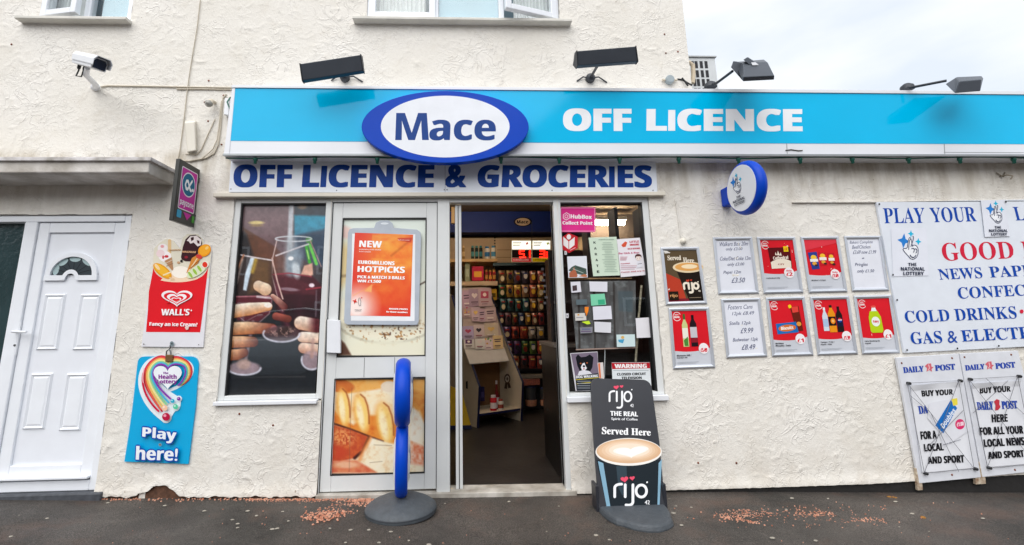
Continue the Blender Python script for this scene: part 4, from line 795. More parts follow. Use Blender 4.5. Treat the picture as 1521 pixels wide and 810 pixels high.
# ---- projecting pay sign
PZ = -1.99; pz = thing('hanging_sign', (PZ, -.02, 1.89), 'narrow black and pink sign sticking out of the wall beside the canopy', 'sign')
zt_, zb_ = 2.338, 1.890
b = MB(); b.box((PZ-.03, -.27, zb_), (PZ, -.015, zt_)); b.build('sign_box', mat('black_sign_box', '#22241f', .35, var=.05), pz, .004)
Pz = Plane((PZ, 0, 0), (1, 0, 0)); c1, c2, c3, c4 = (PZ, -.262, zt_-.012), (PZ, -.022, zt_-.012), (PZ, -.022, zb_+.012), (PZ, -.262, zb_+.012)
def prj(p):
    v = np.array(p)-CAM; z = v@_f; return (PPX+FPX*(v@RT)/z, PPY-FPX*(v@UP)/z)
class Print3(Print):       # print in metric coordinates of a rectangle: origin O (top left), U right, V down
    def __init__(s, O, U, V, off=.0006, rough=.42):
        s.O, s.U, s.V = map(lambda q: np.array(q, float), (O, U, V)); s.N = np.cross(s.V, s.U); s.N /= np.linalg.norm(s.N); s.z = off; s.b = MB(); s.r = rough
    def w(s, x, y, dz=0): return s.O+s.U*x+s.V*y+s.N*(s.z+dz)
P = Print3(c1, np.array(c2)-np.array(c1), (0, 0, c4[2]-c1[2])); P.N = np.array([1., 0, 0])
P.poly(rrect(.10, .07, .93, .80, .04), '#e6e2e8'); P.poly(rrect(.13, .085, .90, .785, .03), '#c4379b'); P.ell(.51, .34, .34, .215, '#e6e2e8', 32); P.ell(.51, .34, .31, .195, '#1a6a8c', 32)
P.line([(.66, .25), (.60, .30), (.48, .42), (.40, .42), (.34, .36), (.38, .29), (.46, .28), (.52, .34), (.60, .41), (.66, .42)], .055, '#eef2f4'); P.ell(.74, .40, .05, .03, '#eef2f4', 12)
P.text('payzone', [(.17, .64), (.86, .64), (.86, .755), (.17, .755)], '#eef2f4'); P.poly([(.38, .83), (.80, .83), (.60, .95)], '#c4379b'); P.poly(rrect(.08, .82, .30, .95, .03), '#3f9fc4'); P.poly(rrect(.84, .84, .97, .96, .02), '#4f9a3f')
P.build('printed_face', pz)
b = MB(); b.box((PZ-.02, -.02, zb_+.06), (PZ-.005, .0, zb_+.10)); b.box((PZ-.02, -.02, zt_-.1), (PZ-.005, .0, zt_-.06)); b.build('wall_fixing', STEEL, pz)['kind'] = 'stuff'

# ---- National Lottery hand mark in unit box 0..100 x 0..100
def lotto(P, f, text=True, lw=1.0, lc='#1c2a55', dark='#1a2440'):
    def g(pts): return [f(x, y) for x, y in pts]
    P.poly(g(star4(28, 28, 22, 8, .42)), '#2a7fd0'); P.poly(g(star4(54, 8, 11, 4, .42)), '#1fb4da'); P.poly(g(star4(78, 30, 11, 4, .42)), '#1fb4da'); P.poly(g(star4(45, 66, 10, 20, .4)), '#2a63b8')
    body = bez((40, 45), (44, 20), (50, 12), (54, 24), n=8)+bez((54, 24), (56, 34), (56, 40), (58, 44), n=4)+bez((60, 40), (72, 38), (78, 48), (76, 58), n=8)+bez((76, 58), (76, 76), (56, 86), (46, 76), n=8)+bez((46, 76), (38, 66), (30, 62), (24, 52), n=6)+bez((24, 52), (28, 46), (36, 54), (40, 45), n=6)
    P.poly(g(body), '#eef1f6'); P.line(g(body), lw, lc, close=True)
    P.line(g(bez((52, 44), (58, 30), (66, 18), (60, 14), n=8)), lw, lc); P.line(g(bez((44, 52), (46, 34), (48, 24), (53, 22), n=8)), lw, lc)
    P.line(g(bez((54, 50), (64, 46), (66, 54), (60, 60), n=8)), lw, lc); P.line(g(bez((66, 50), (74, 50), (74, 58), (68, 62), n=8)), lw, lc); P.line(g(bez((48, 68), (54, 78), (64, 76), (68, 68), n=8)), lw*1.3, lc)
    if text:
        for t, x0, x1, y0, y1 in (('THE', 40, 68, 90, 99), ('NATIONAL', 14, 96, 102, 112), ('LOTTERY', 22, 92, 115, 125)):
            P.text(t, [f(x0, y0), f(x1, y0), f(x1, y1), f(x0, y1)], dark, bold=.12*lw)

# ---- projecting oval lottery sign (right)
XO = 2.085; lo = thing('projecting_sign', (XO, -.0, 2.05), 'blue rimmed oval lottery sign sticking out of the wall right of the doorway', 'sign')
ycen, ry_ = -.29, .20; zc = float(PY(-.29).P(1112, 279.5)[2]); rz_ = .195
BL = mat('blue_sign_plastic', '#0042bc', .4, var=.02, spec=.2)
b = MB(); n, mq = 48, 12; vs = []
for k in range(n):
    a = 2*math.pi*k/n
    for j in range(mq):
        t = 2*math.pi*j/mq; rr = .034*math.cos(t); vs.append((XO-.008+.040*math.sin(t), ycen+(ry_-.03+rr)*math.cos(a), zc+(rz_-.03+rr)*math.sin(a)))
b.add(vs, [(k*mq+j, k*mq+(j+1) % mq, ((k+1) % n)*mq+(j+1) % mq, ((k+1) % n)*mq+j) for k in range(n) for j in range(mq)], None, True); b.build('rim', BL, lo)
b = MB(); pts = [(ycen+(ry_-.026)*math.cos(a), zc+(rz_-.026)*math.sin(a)) for a in np.linspace(0, 2*math.pi, 48, endpoint=False)]
b.hexa([(XO-.049, y, z) for y, z in pts], [(XO+.030, y, z) for y, z in pts]); o = b.build('face', WHITEP, lo); fix_normals(o)
P = Print3((XO-.050, ycen+.17, zc+.17), (0, -.34, 0), (0, 0, -.34)); P.N = np.array([-1., 0, 0])
lotto(P, lambda x, y: (.12+x*.0052, .14+y*.0056), lw=.012); P.build('printed_logo', lo)
b = MB(); b.box((XO-.04, -.10, zc-.075), (XO+.04, -.005, zc+.07)); b.build('wall_bracket', BL, lo, .012)

# ---- Wall's ice cream sign
ws = thing('ice_cream_sign', tuple(at(255, 515)), 'white and red ice cream sign with ice lollies along its top edge', 'advertising sign')
z4 = zoom(205, 340, 4.5)
TR = mat('clear_sign_plastic', '#dcd8cc', .3, var=.05)
b = MB(); b.slab(PY(-.012), [z4(x, y) for x, y in ((98, 240), (108, 130), (150, 90), (190, 66), (240, 80), (280, 130), (300, 60), (330, 34), (400, 34), (436, 70), (440, 100), (486, 105), (492, 150), (480, 262), (434, 792), (22, 788))], .01); b.build('sign_panel', mat('white_sign_sheet', '#e4e4ea', .35, var=.03), ws)
P = Print(PY(-.012), z4, .0006)
P.poly([(98, 240), (108, 130), (150, 90), (190, 66), (240, 80), (280, 130), (300, 60), (330, 34), (400, 34), (436, 70), (440, 100), (486, 105), (492, 150), (480, 262), (474, 330), (92, 330)], '#e2dcc9')
P.poly([(103, 262)]+bez((103, 262), (120, 340), (220, 350), (290, 350), n=10)+bez((290, 350), (380, 350), (450, 330), (470, 250), n=10)+[(452, 400), (433, 560), (415, 692), (53, 690), (66, 545), (72, 420)], '#e01f2a')
P.poly(bez((150, 345), (230, 250), (360, 250), (400, 335), n=10)+bez((400, 335), (320, 365), (220, 362), (150, 345), n=10), '#f4d9ba'); P.ell(285, 290, 60, 40, '#fbf3e6', 24)
P.poly(rrect(200, 70, 222, 165, 9), '#e3c08c'); P.ell(165, 130, 34, 30, '#f3ecec'); P.ell(180, 185, 42, 36, '#f6eff0'); P.ell(150, 165, 28, 26, '#efd6d8'); P.ell(162, 118, 12, 10, '#e6a3a6'); P.ell(190, 185, 14, 9, '#c9323c'); P.ell(168, 190, 7, 12, '#d4545c'); P.poly([(176, 215), (226, 190), (236, 272), (228, 280)], '#b98a64'); P.line([(182, 232), (230, 208)], 3, '#e9dcc9').line([(190, 250), (232, 232)], 3, '#8d6a4c')
for (cx, cy, rx, ry, r, c) in ((163, 282, 74, 34, 38, '#eaa01e'), (160, 278, 62, 24, 38, '#f6bb36')): P.ell(cx, cy, rx, ry, c, 28, r)
P.ell(128, 255, 26, 10, '#f8d9a8', 16, 50); P.line([(170, 310), (214, 292)], 9, '#f2e3b8'); P.poly([(205, 322), (240, 330), (246, 342), (220, 344)], '#e8c9a2')
P.poly([(287, 190), (300, 120), (318, 70), (345, 44), (385, 40), (418, 60), (429, 95), (415, 140), (385, 190), (358, 218), (315, 216), (292, 206)], '#3b1c22'); P.poly([(325, 80), (350, 50), (392, 46), (424, 74), (420, 110), (398, 118), (372, 92), (350, 100), (338, 84)], '#efe3e1'); P.poly([(352, 60), (372, 54), (374, 72), (356, 84)], '#3b1c22').poly([(392, 76), (410, 80), (412, 100), (398, 98)], '#4b2329'); P.ell(322, 190, 12, 9, '#8c2230')
P.text('MAGNUM', [(297, 146), (386, 150), (384, 163), (296, 159)], '#d9a77e', bold=.6); P.text('MAGNUM', [(210, 138), (284, 136), (284, 146), (210, 148)], '#b98a5c', bold=.4)
P.ell(290, 216, 9, 9, '#1e1a1a', 14).ell(270, 226, 10, 8, '#c9a07c', 12)
P.poly([(322, 296), (360, 196), (392, 176), (418, 196), (400, 230)], '#d98c3c'); P.line([(335, 288), (395, 200)], 6, '#f3ddb4'); P.line([(345, 268), (405, 215)], 4, '#8a4a22'); P.ell(444, 145, 46, 38, '#f39a1c', 28, -40); P.ell(446, 142, 38, 30, '#f9ae2e', 28, -40); P.ell(460, 128, 14, 9, '#fbd07c', 14, -40); P.ell(408, 186, 22, 14, '#d4453c', 18, 20)
P.ell(398, 276, 84, 32, '#dfe6c4', 30, -34); 
for k in range(4): P.ell(350+k*30, 308-k*21, 9, 24, '#9cc24a', 14, -34)
P.ell(449, 240, 26, 22, '#f0e9dc', 20, -20).ell(447, 240, 17, 19, '#e23a24', 20, -20)
P.poly(heart(260, 462, 208, 122), '#f4f1f4').poly(heart(261, 464, 178, 96), '#e01f2a').poly(heart(259, 466, 132, 76), '#f4f1f4').poly(heart(258, 470, 92, 52), '#e01f2a').poly(heart(256, 474, 66, 36), '#f4f1f4').poly(heart(255, 476, 52, 27), '#e01f2a'); P.line([(188, 495), (214, 488)], 8, '#e01f2a', cap=False)
P.text("WALL'S", [(158, 536), (345, 536), (340, 579), (155, 579)], '#f6f3f6', bold=1.6).ell(356, 546, 5, 5, '#f6f3f6', 10)
P.text('Fancy an Ice Cream?', [(78, 624), (397, 628), (394, 662), (76, 655)], '#f6f3f6', bold=1.2)
P.poly([(312, 660), (318, 652), (342, 650), (336, 672), (322, 676)], '#e2c9c0'); P.ell(38, 771, 5, 4, '#4a4440', 8).ell(405, 775, 4, 3, '#4a4440', 8).ell(226, 768, 14, 16, '#7a8a90', 16).ell(226, 768, 6, 7, '#4c5458', 12)
P.build('printed_design', ws)
# padlock
pk = thing('padlock', tuple(at(251, 537, -.02)), 'small brass padlock hanging between the ice cream sign and the blue sign', 'padlock')
b = MB(); b.slab(PY(-.036), [(245.5, 527), (255.5, 527.5), (256, 538), (245, 537.5)], .022); b.build('body', mat('old_brass', '#8f6c45', .45, .6, var=.2), pk, .003)
b = MB(); b.tube([PY(-.026).P(x, y) for x, y in ((247, 528), (247.5, 522), (250.5, 519.5), (253.5, 522), (254, 528))], .0045, n=8); b.tube([PY(-.02).P(x, y) for x, y in ((250.5, 520), (253, 517), (252.5, 513))], .004, n=6); b.build('shackle', STEEL, pk)
# ---- Health Lottery
hl = thing('lottery_sign', tuple(at(238, 688)), 'bright blue sign with rainbow heart reading Play here! low on the wall', 'advertising sign')
z5 = zoom(180, 510, 4.263)
b = MB(); b.slab(PY(-.014), [z5(x, y) for x, y in bez((103, 130), (106, 84), (150, 84), n=6)+bez((440, 84), (486, 86), (489, 135), n=6)+[(470, 400), (452, 540), (424, 765), (20, 750), (50, 560), (72, 400)]], .012); b.build('sign_panel', mat('blue_sign_sheet', '#05a9df', .3, var=.02), hl)
hx, hy = 298, 205
P = Print(PY(-.014), z5, .0006); cc_ = (286, 190)
def band(s0, tail, col, w0, w1):       # rainbow band: right lobe, cleft, left lobe then tail to its ball
    R = bez((300, 300-s0*.2), (400+s0*.9, 270), (430+s0, 175-s0*.1), (395+s0*.4, 142-s0*.6), n=12)+bez((395+s0*.4, 142-s0*.6), (350, 118-s0), (310, 130-s0*.8), (297, 160-s0), n=10)
    Lp = bez((297, 160-s0), (280, 130-s0), (240, 118-s0), (215-s0*.6, 150-s0*.6), n=10)+bez((215-s0*.6, 150-s0*.6), (185-s0*1.3, 190), (190-s0*1.2, 250+s0*.3), tail, n=18)
    P.line(R[3:], w0, col, cap=True); P.line(Lp, w1, col, cap=True)
P.line(bez((300, 300), (455, 250), (480, 150), (420, 118), n=14)+bez((420, 118), (350, 88), (310, 110), (297, 140), n=8), 20, '#e8f2f7'); P.line(bez((297, 140), (270, 90), (190, 90), (150, 160), n=10)+bez((150, 160), (100, 250), (140, 380), (270, 475), n=16), 44, '#e8f2f7')
P.poly(bez((150, 160), (110, 260), (160, 400), (265, 490), n=16)+bez((265, 490), (320, 520), (310, 440), (375, 400), n=8)+[(380, 350), (300, 300), (200, 200)], '#e8f2f7'); P.ell(365, 352, 20, 20, '#e8f2f7').ell(284, 466, 36, 40, '#e8f2f7').ell(344, 402, 28, 28, '#e8f2f7')
for s0, tail, c in ((52, (258, 430), '#d8324e'), (42, (250, 420), '#e8664e'), (33, (262, 408), '#f2c46c'), (24, (272, 395), '#f6e9a0'), (15, (285, 385), '#8ed39a'), (6, (300, 375), '#4fb9dc'), (-3, (312, 352), '#8c3fb0')): band(s0, tail, c, 9, 12)
P.line(bez((140, 190), (120, 280), (170, 370), (236, 430), n=12), 13, '#cf2446'); P.line(bez((146, 160), (136, 190), (134, 230), (140, 250), n=6), 7, '#f3b3bd')
P.poly(heart(294, 212, 180, 170), '#eef3f8')
for x, y, r, c, c2 in ((284, 466, 25, '#b81a42', '#f09ab0'), (275, 410, 18, '#f3c3a4', '#fbe6d6'), (344, 402, 16, '#58c9a0', '#c9f0e0'), (325, 366, 13, '#2aa9c9', '#a9e3ee'), (364, 352, 12, '#7a2f9a', '#d0a6e0')): P.ell(x, y, r, r, c, 20); P.ell(x-r*.3, y-r*.3, r*.4, r*.35, c2, 12)
P.text('The', [(265, 181), (298, 181), (298, 195), (265, 195)], '#8a3a9c', bold=.5); P.text('Health', [(237, 197), (350, 197), (350, 226), (237, 226)], '#8a2f96', bold=.8); P.text('Lottery', [(228, 230), (354, 230), (352, 262), (226, 262)], '#8a2f96', bold=.8)
P.text('Play', [(138, 528), (350, 546), (344, 640), (134, 610)], '#eef3f8', bold=2.5, out=('#1c4fae', 9)); P.text('here!', [(98, 650), (358, 660), (353, 745), (94, 738)], '#eef3f8', bold=2.5, out=('#1c4fae', 9))
P.ell(246, 643, 10, 10, '#8a9298', 14).ell(246, 643, 4, 4, '#4b5358', 10)
P.build('printed_design', hl)

# ================================================================== SIGN LAMPS, AIR CONDITIONER
LM = mat('grey_lamp_metal', '#4b515a', .45, .3, var=.05); LD = mat('dark_lamp_metal', '#33373e', .5, .2, var=.05)
def trough(pxs, yf, yb, arm, base, label):
    t = thing('sign_lamp', tuple(at(base[0], base[1])), label, 'sign lamp', 'lamps lighting the long cyan sign')
    b = MB(); TL, TR, BR, BL_ = pxs
    F = [PY(yf[k]).P(*p) for k, p in enumerate(pxs)]
    h = np.array([0, yb, -.01]); top = [F[0]+h*.5+np.array([0, 0, .02]), F[1]+h*.5+np.array([0, 0, .02])]
    back = [F[0]+h, F[1]+h]
    bot = [F[3]+np.array([0, yb*.35, .0]), F[2]+np.array([0, yb*.35, .0])]
    ringL = [F[0], F[3], bot[0], back[0]+np.array([0, 0, -.03]), top[0]]; ringR = [F[1], F[2], bot[1], back[1]+np.array([0, 0, -.03]), top[1]]
    b.hexa(ringL, ringR); o = b.build('lamp_body', LM, t, .004); fix_normals(o)
    for nm, R in (('end_cap', ringL), ('end_cap', ringR)):
        d = (ringL[0]-ringR[0]); d = d/np.linalg.norm(d)*(.006 if R is ringL else -.006); c = sum(R)/5
        b = MB(); b.hexa([c+(r-c)*1.06+d for r in R], [c+(r-c)*1.06 for r in R]); o = b.build(nm, LD, t); fix_normals(o)
    b = MB(); w = at(base[0], base[1]); e = PY(yf[3]+yb*.4).P(*arm); b.tube([(w[0], -.005, w[2]), (w[0], -.06, w[2]), e], .011, n=8); b.build('arm', LD, t)
    b = MB(); b.lathe((w[0], .0, w[2]), (0, -1, 0), [(.038, 0), (.038, .03), (.03, .045), (.012, .05)], n=14); b.build('wall_boss', LD, t)
    b = MB(); b.tube([(w[0]-.11, -.004, w[2]-.02), (w[0]-.06, -.02, w[2]+.01), (w[0], -.02, w[2])], .006, n=6); b.build('flex', LD, t); b = MB(); b.tube([(w[0]+.14, -.004, w[2]-.03), (w[0]+.07, -.02, w[2]+.01), (w[0], -.02, w[2])], .006, n=6); b.build('flex', LD, t)
trough([(446, 95), (535, 81.5), (539, 105), (449.5, 119.5)], (-.42, -.42, -.38, -.38), .12, (505, 108), (513, 117), 'dark trough lamp tilted above the left end of the cyan sign')
trough([(857.5, 76), (944, 69), (947, 91), (858.5, 97.5)], (-.42, -.42, -.38, -.38), .12, (888, 97), (876, 118), 'dark trough lamp above the O of OFF on the cyan sign')
def flood(F, B, arm, elbow, base, yb, label, bracket=None, tag_=None):
    t = thing('sign_lamp', tuple(at(base[0], base[1], yb)), label, 'sign lamp', 'lamps lighting the long cyan sign')
    b = MB(); R1 = [PY(y).P(x, z) for x, z, y in F]; R2 = [PY(y).P(x, z) for x, z, y in B]; b.hexa(R1, R2); o = b.build('lamp_body', LM, t, .006); fix_normals(o)
    b = MB(); p0, p1, p2 = PY(yb).P(*base), PY(elbow[2]).P(elbow[0], elbow[1]), PY(arm[2]).P(arm[0], arm[1]); b.tube([p0, p1, p2], .010, n=8); b.build('arm', LD, t)
    b = MB(); b.lathe(p0+np.array([0, .01, -.02]), (0, 0, 1), [(.05, 0), (.045, .03), (.02, .05)], n=12); b.build('arm_base', LD, t)
    if bracket:
        b = MB(); b.tube([PY(y).P(x, z) for x, z, y in bracket], .012, n=6); b.build('knuckle', LD, t)
    return t
f3 = flood([(1104.5, 93, -.50), (1140, 92.5, -.50), (1150.5, 112.5, -.60), (1104, 114.5, -.60), (1104, 121, -.58), (1150, 118.5, -.58)][0:4], [(1088, 92.5, -.30), (1135, 88.5, -.30), (1150, 119, -.57), (1103.5, 121.5, -.57)], (1088, 106, -.42), (1064, 124, -.2), (1056, 126), -.1, 'square floodlight on an arm beside the air conditioner against the sky')
b = MB(); R1 = [PY(-.47).P(x, y) for x, y in ((1086, 100), (1089, 91), (1104, 94), (1103, 120))]; R2 = [PY(-.32).P(x, y) for x, y in ((1085.5, 100), (1090, 91), (1105, 93), (1104, 118))]; b.hexa(R1, R2); o = b.build('lamp_cheek', LM, f3, .003); fix_normals(o)
b = MB(); b.hexa([PY(-.52).P(x, y) for x, y in ((1104, 89), (1110, 85), (1122, 93), (1115, 97.5))], [PY(-.40).P(x, y) for x, y in ((1104, 89), (1111, 85), (1122, 92), (1115, 97))]); o = b.build('hinge_block', LM, f3, .003); fix_normals(o)
b = MB(); b.slab(PY(-.535), [(1116, 93), (1122, 92.5), (1127, 96.5), (1118, 97)], .004); b.build('paper_label', WHITEP, f3)
f4 = flood([(1425, 121, -.46), (1457.5, 118, -.46), (1456, 136, -.44), (1418, 139, -.44)], [(1421, 114.5, -.33), (1458, 113, -.33), (1461, 117, -.30), (1404, 125, -.30)], (1406, 120, -.34), (1352, 130.5, -.2), (1349, 129), -.1, 'rightmost floodlight with long arm standing above the far end of the cyan sign')
ac = thing('air_conditioner', tuple(PY(.6).P(1045, 140)), 'white air conditioner unit with dark grille slots on the flat roof', 'air conditioner')
b = MB(); q0, q1 = PY(.6).P(1016, 85.5), PY(.6).P(1062, 87); zb_ = 2.96
b.box((q0[0]-.12, .6, zb_+.0), (q1[0], 1.0, q0[2])); b.build('casing', mat('aircon_white', '#d5d9db', .4, var=.04), ac, .006)
b = MB(); b.box((q0[0]-.13, .585, q0[2]), (q1[0]+.01, 1.01, q0[2]+.012)); b.build('lid', mat('aircon_lid', '#b9bcbc', .4), ac)
VD = mat('vent_dark', '#14161d', .6)
for r, y in enumerate((91, 104.5, 117.5, 131)):
    for c, x in enumerate((1026, 1031.5, 1039, 1046.2)):
        b = MB(); b.slab(PY(.598), [(x+r*1.6, y), (x+4.4+r*1.6, y), (x+5.6+r*1.6, y+10.5), (x+1.2+r*1.6, y+10.5)], .001); o = b.build('grille_slot', VD, ac)
b = MB(); b.tube([PY(.1).P(x, y) for x, y in ((1014, 112), (1013, 102), (1017, 95), (1024, 93), (1029, 97), (1030, 110), (1029, 124))], .018, mat('pipe_lagging', '#d2c4ac', .8), n=8); b.build('pipe_lagging', None, ac)
b = MB(); b.tube([PY(.0).P(x, y) for x, y in ((1006, 118), (1014, 119), (1022, 124), (1028, 127))], .008, n=6); b.tube([PY(-.02).P(x, y) for x, y in ((1013, 116), (1018, 122), (1022, 128))], .007, n=6); b.build('cable', DARKM, ac)
tag(ac, None); jb = thing('junction_box', tuple(at(993, 121)), 'round grey electrical box on the wall just left of the air conditioner', 'junction box')
b = MB(); q = at(993, 120.5); b.lathe((q[0], 0, q[2]), (0, -1, 0), [(.035, 0), (.036, .035), (.03, .042)], mat('grey_box', '#9aa6ab', .4), 16); b.build('body', None, jb); b = MB(); b.tube([(q[0]-.06, -.015, q[2]), (q[0]+.065, -.015, q[2])], .009, n=6); b.build('conduit', CB, jb)

# ================================================================== FRAMED POSTERS
def framed(Q, label, paint, cat='poster frame', group=None, th=.016):
    t = thing('framed_poster', tuple(at(*Q[3])), label, cat, group)
    q = quadmap(Q); w = .075; h = .055
    outer = [(0, 0), (1, 0), (1, 1), (0, 1)]; inner = [(w, h), (1-w, h), (1-w, 1-h), (w, 1-h)]
    pl = PY(-th); plb = PY(-.001); pi = PY(-th*.55)
    for k in range(4):                                       # four mitred snap profiles
        a, c = outer[k], outer[(k+1) % 4]; d, e = inner[k], inner[(k+1) % 4]
        m1 = tuple((x*.55+y*.45) for x, y in zip(a, d)); m2 = tuple((x*.55+y*.45) for x, y in zip(c, e))
        o0, o1 = q(*a), q(*c); i0, i1 = q(*d), q(*e); s0, s1 = q(*m1), q(*m2)
        V = [plb.P(*o0), plb.P(*o1), PY(-th*.6).P(*o0), PY(-th*.6).P(*o1), pl.P(*s0), pl.P(*s1), pi.P(*i0), pi.P(*i1), plb.P(*i0), plb.P(*i1)]
        b = MB(); b.add(V, [(0, 2, 3, 1), (2, 4, 5, 3), (4, 6, 7, 5), (6, 8, 9, 7), (0, 8, 6, 4, 2), (1, 3, 5, 7, 9)]); o = b.build('snap_profile', SNAP, t); fix_normals(o)
    P = Print(PY(-.004), quadmap([q(*i) for i in inner], 100, 140), .0, .3); paint(P); P.build('poster', t); return t
def wavy(P, top, bot, c): P.poly([(0, 0), (100, 0), (100, bot-6)]+bez((100, bot-6), (80, bot+3), (40, bot+6), (0, bot), n=8), c)
RED = '#d8202c'
def badge(P, x=14, y=14, r=11):
    P.line(ell(x, y, r, r, 20, 35, 330), 1.6, '#f4e6e6'); P.text('HOT', [(x-6, y-6), (x+5, y-6), (x+5, y-3), (x-6, y-3)], '#f4e6e6', bold=.2); P.text('DEAL', [(x-8, y-1), (x+8, y-1), (x+8, y+4), (x-8, y+4)], '#f4e6e6', bold=.4)
def price(P, x, y, r, top, t, c='#d8283c'):
    P.ell(x, y, r, r, '#f2eef0', 24); 
    if top: P.text(top, [(x-8, y-8), (x+8, y-8), (x+8, y-2), (x-8, y-2)], c, bold=.3)
    P.text(t, [(x-9, y-1), (x+9, y-1), (x+9, y+9), (x-9, y+9)], c, bold=.6)
def small(P, lines, y=118, x=5):
    for k, t in enumerate(lines): P.text(t, [(x, y+k*6), (x+len(t)*2.9, y+k*6), (x+len(t)*2.9, y+4.2+k*6), (x, y+4.2+k*6)], '#33343c', bold=.15)
    P.rect(x, 131, x+60, 131.8, '#aab0b8'); P.rect(x, 134, x+52, 134.8, '#aab0b8')
def base(P, bot=100): P.rect(0, 0, 100, 140, '#c9cdd5'); wavy(P, 0, bot, RED); badge(P)
def p_cheese(P):
    base(P, 92); P.poly([(20, 22), (88, 20), (86, 78), (24, 80)], '#5c1418'); P.poly([(24, 62)]+bez((24, 62), (45, 50), (70, 50), (85, 60), n=8)+[(84, 78), (25, 80)], '#f0e4d2'); P.rect(68, 18, 82, 33, '#f2d21e'); P.poly([(40, 42), (42, 34), (46, 42), (50, 30), (54, 42), (58, 34), (60, 44)], '#f0e4d2')
    P.text('Cathedral', [(33, 46), (78, 44), (78, 53), (33, 55)], '#f4e8da', bold=.4); P.text('CITY', [(45, 66), (64, 66), (64, 70), (45, 70)], '#9c3a34', bold=.2); P.text('£2', [(71, 22), (79, 22), (79, 29), (71, 29)], '#c4281e', bold=.2); price(P, 75, 92, 15, 'Only', '£2'); small(P, ['Cathedral City'], 104)
def p_crisps(P):
    base(P, 98); P.poly([(0, 30), (100, 10), (100, 0), (0, 0)], '#dc3a48'); P.poly([(6, 36), (34, 34), (36, 82), (12, 84)], '#2b3f8c'); P.poly([(38, 36), (62, 36), (60, 72), (40, 74)], '#c81f2c'); P.poly([(66, 38), (86, 38), (86, 72), (68, 72)], '#bf1c2a')
    for x, y, s in ((22, 50, 1), (50, 46, .9), (76, 48, .75)): P.ell(x, y, 9*s, 7*s, '#f0c23a', 16); P.rect(x-12*s, y+4, x+12*s, y+12, '#f0ece8'); P.ell(x, y+17, 7*s, 5*s, '#e3a23c', 14); P.ell(x+5, y+22, 5, 3, '#3b2c28', 10)
    price(P, 80, 98, 14, 'Only', '£1.69'); small(P, ["Walker's Crisps"], 112)
def p_biscuit(P):
    base(P, 104); P.poly([(60, 18), (86, 16), (90, 82), (70, 84)], '#6b2318'); P.poly([(64, 18), (84, 17), (84, 32), (66, 34)], '#e2463c'); P.ell(60, 17, 5, 5, '#f2d21e', 14); P.ell(80, 64, 7, 6, '#e89a3c', 14); P.poly([(12, 62), (72, 58), (76, 86), (14, 90)], '#1f6fb8'); P.ell(44, 74, 26, 9, '#d9702c', 20, -4); P.text('Biscuits', [(26, 70), (62, 68), (62, 77), (26, 79)], '#f6f0e8', bold=.4)
    price(P, 78, 104, 14, None, '£1'); small(P, ['McVities', 'Biscuits / Twix'], 112)
def bottle(P, x, y0, y1, w, c, cap, lab=None):
    P.poly([(x-w*.35, y0), (x+w*.35, y0), (x+w*.4, y0+8), (x+w, y0+20), (x+w, y1), (x-w, y1), (x-w, y0+20), (x-w*.4, y0+8)], c); P.rect(x-w*.4, y0-3, x+w*.4, y0+4, cap)
    if lab: P.rect(x-w, y0+28, x+w, y0+28+(y1-y0)*.35, lab)
def p_pop(P):
    base(P, 104); bottle(P, 28, 24, 84, 8, '#cfdbe6', '#e8edf2', '#a9c3e0'); bottle(P, 48, 18, 88, 10.5, '#e8931c', '#26221f', '#1c1a1c'); bottle(P, 70, 22, 88, 9.5, '#241a1a', '#1a1a1e', '#151d3a'); P.ell(50, 58, 7, 8, '#f08c1c', 18); P.ell(50, 58, 3.5, 4, '#f6c070', 12); P.ell(71, 56, 6, 6, '#d8303a', 16); P.poly(ell(71, 56, 6, 6, 16, 0, 180), '#2848a8'); P.rect(65.4, 55, 76.6, 57, '#f2f2f4')
    price(P, 84, 100, 14, None, '£1.39'); small(P, ['Tango / 7 Up /', 'Pepsi / 7Up'], 112)
def p_liquid(P):
    base(P, 104); P.poly([(34, 34), (58, 34), (66, 50), (68, 86), (64, 92), (32, 92), (28, 86), (28, 50)], '#b6d21e'); P.poly([(42, 24), (52, 24), (56, 34), (38, 34)], '#e9eef0'); P.ell(47, 22, 8, 3, '#e05a50', 12); P.ell(48, 62, 13, 13, '#eef2ee', 22); P.text('Fairy', [(40, 58), (57, 58), (57, 67), (40, 67)], '#d8303c', bold=.4)
    price(P, 80, 98, 14, None, '£1'); small(P, ['Fairy Washing Up', 'Liquid'], 112)
def p_wine(P):
    base(P, 102); bottle(P, 34, 16, 92, 8, '#c9cf8c', '#2c5a30', '#eceadc'); P.rect(31, 8, 37, 22, '#3a6a34'); bottle(P, 58, 14, 92, 9.5, '#241a20', '#15151a', '#c9c6cc'); P.rect(49, 70, 67, 82, '#8c1f2c'); P.poly([(28, 76), (40, 66), (40, 90), (30, 90)], '#4c8a3c')
    price(P, 82, 98, 14, None, '£5.49'); small(P, ['Blossom Hill /', "Hardy's VR"], 112)
def board(lines, seed):
    def f(P):
        P.rect(0, 0, 100, 140, '#e3e6ef'); rg = random.Random(seed)
        for t, x, y, h, w in lines:
            if '£' in t: t2 = t
            P.text(t, [(x+h*.3, y), (x+w*1.1+h*.3, y-1+rg.random()*2), (x+w*1.1-h*.1, y+h*1.15), (x-h*.1, y+h*1.15+rg.random()*1.5)], '#565c7c', font=None, bold=.12)
    return f
wb1 = board([('Walkers Box 20m', 8, 5, 9, 78), ('only £3.00', 26, 20, 9, 44), ('Coke/Diet Coke 12m', 6, 45, 9, 82), ('only £3.00', 26, 62, 9, 44), ('Pepsi 12m', 12, 84, 9, 46), ('£3.50', 34, 103, 12, 34)], 1)
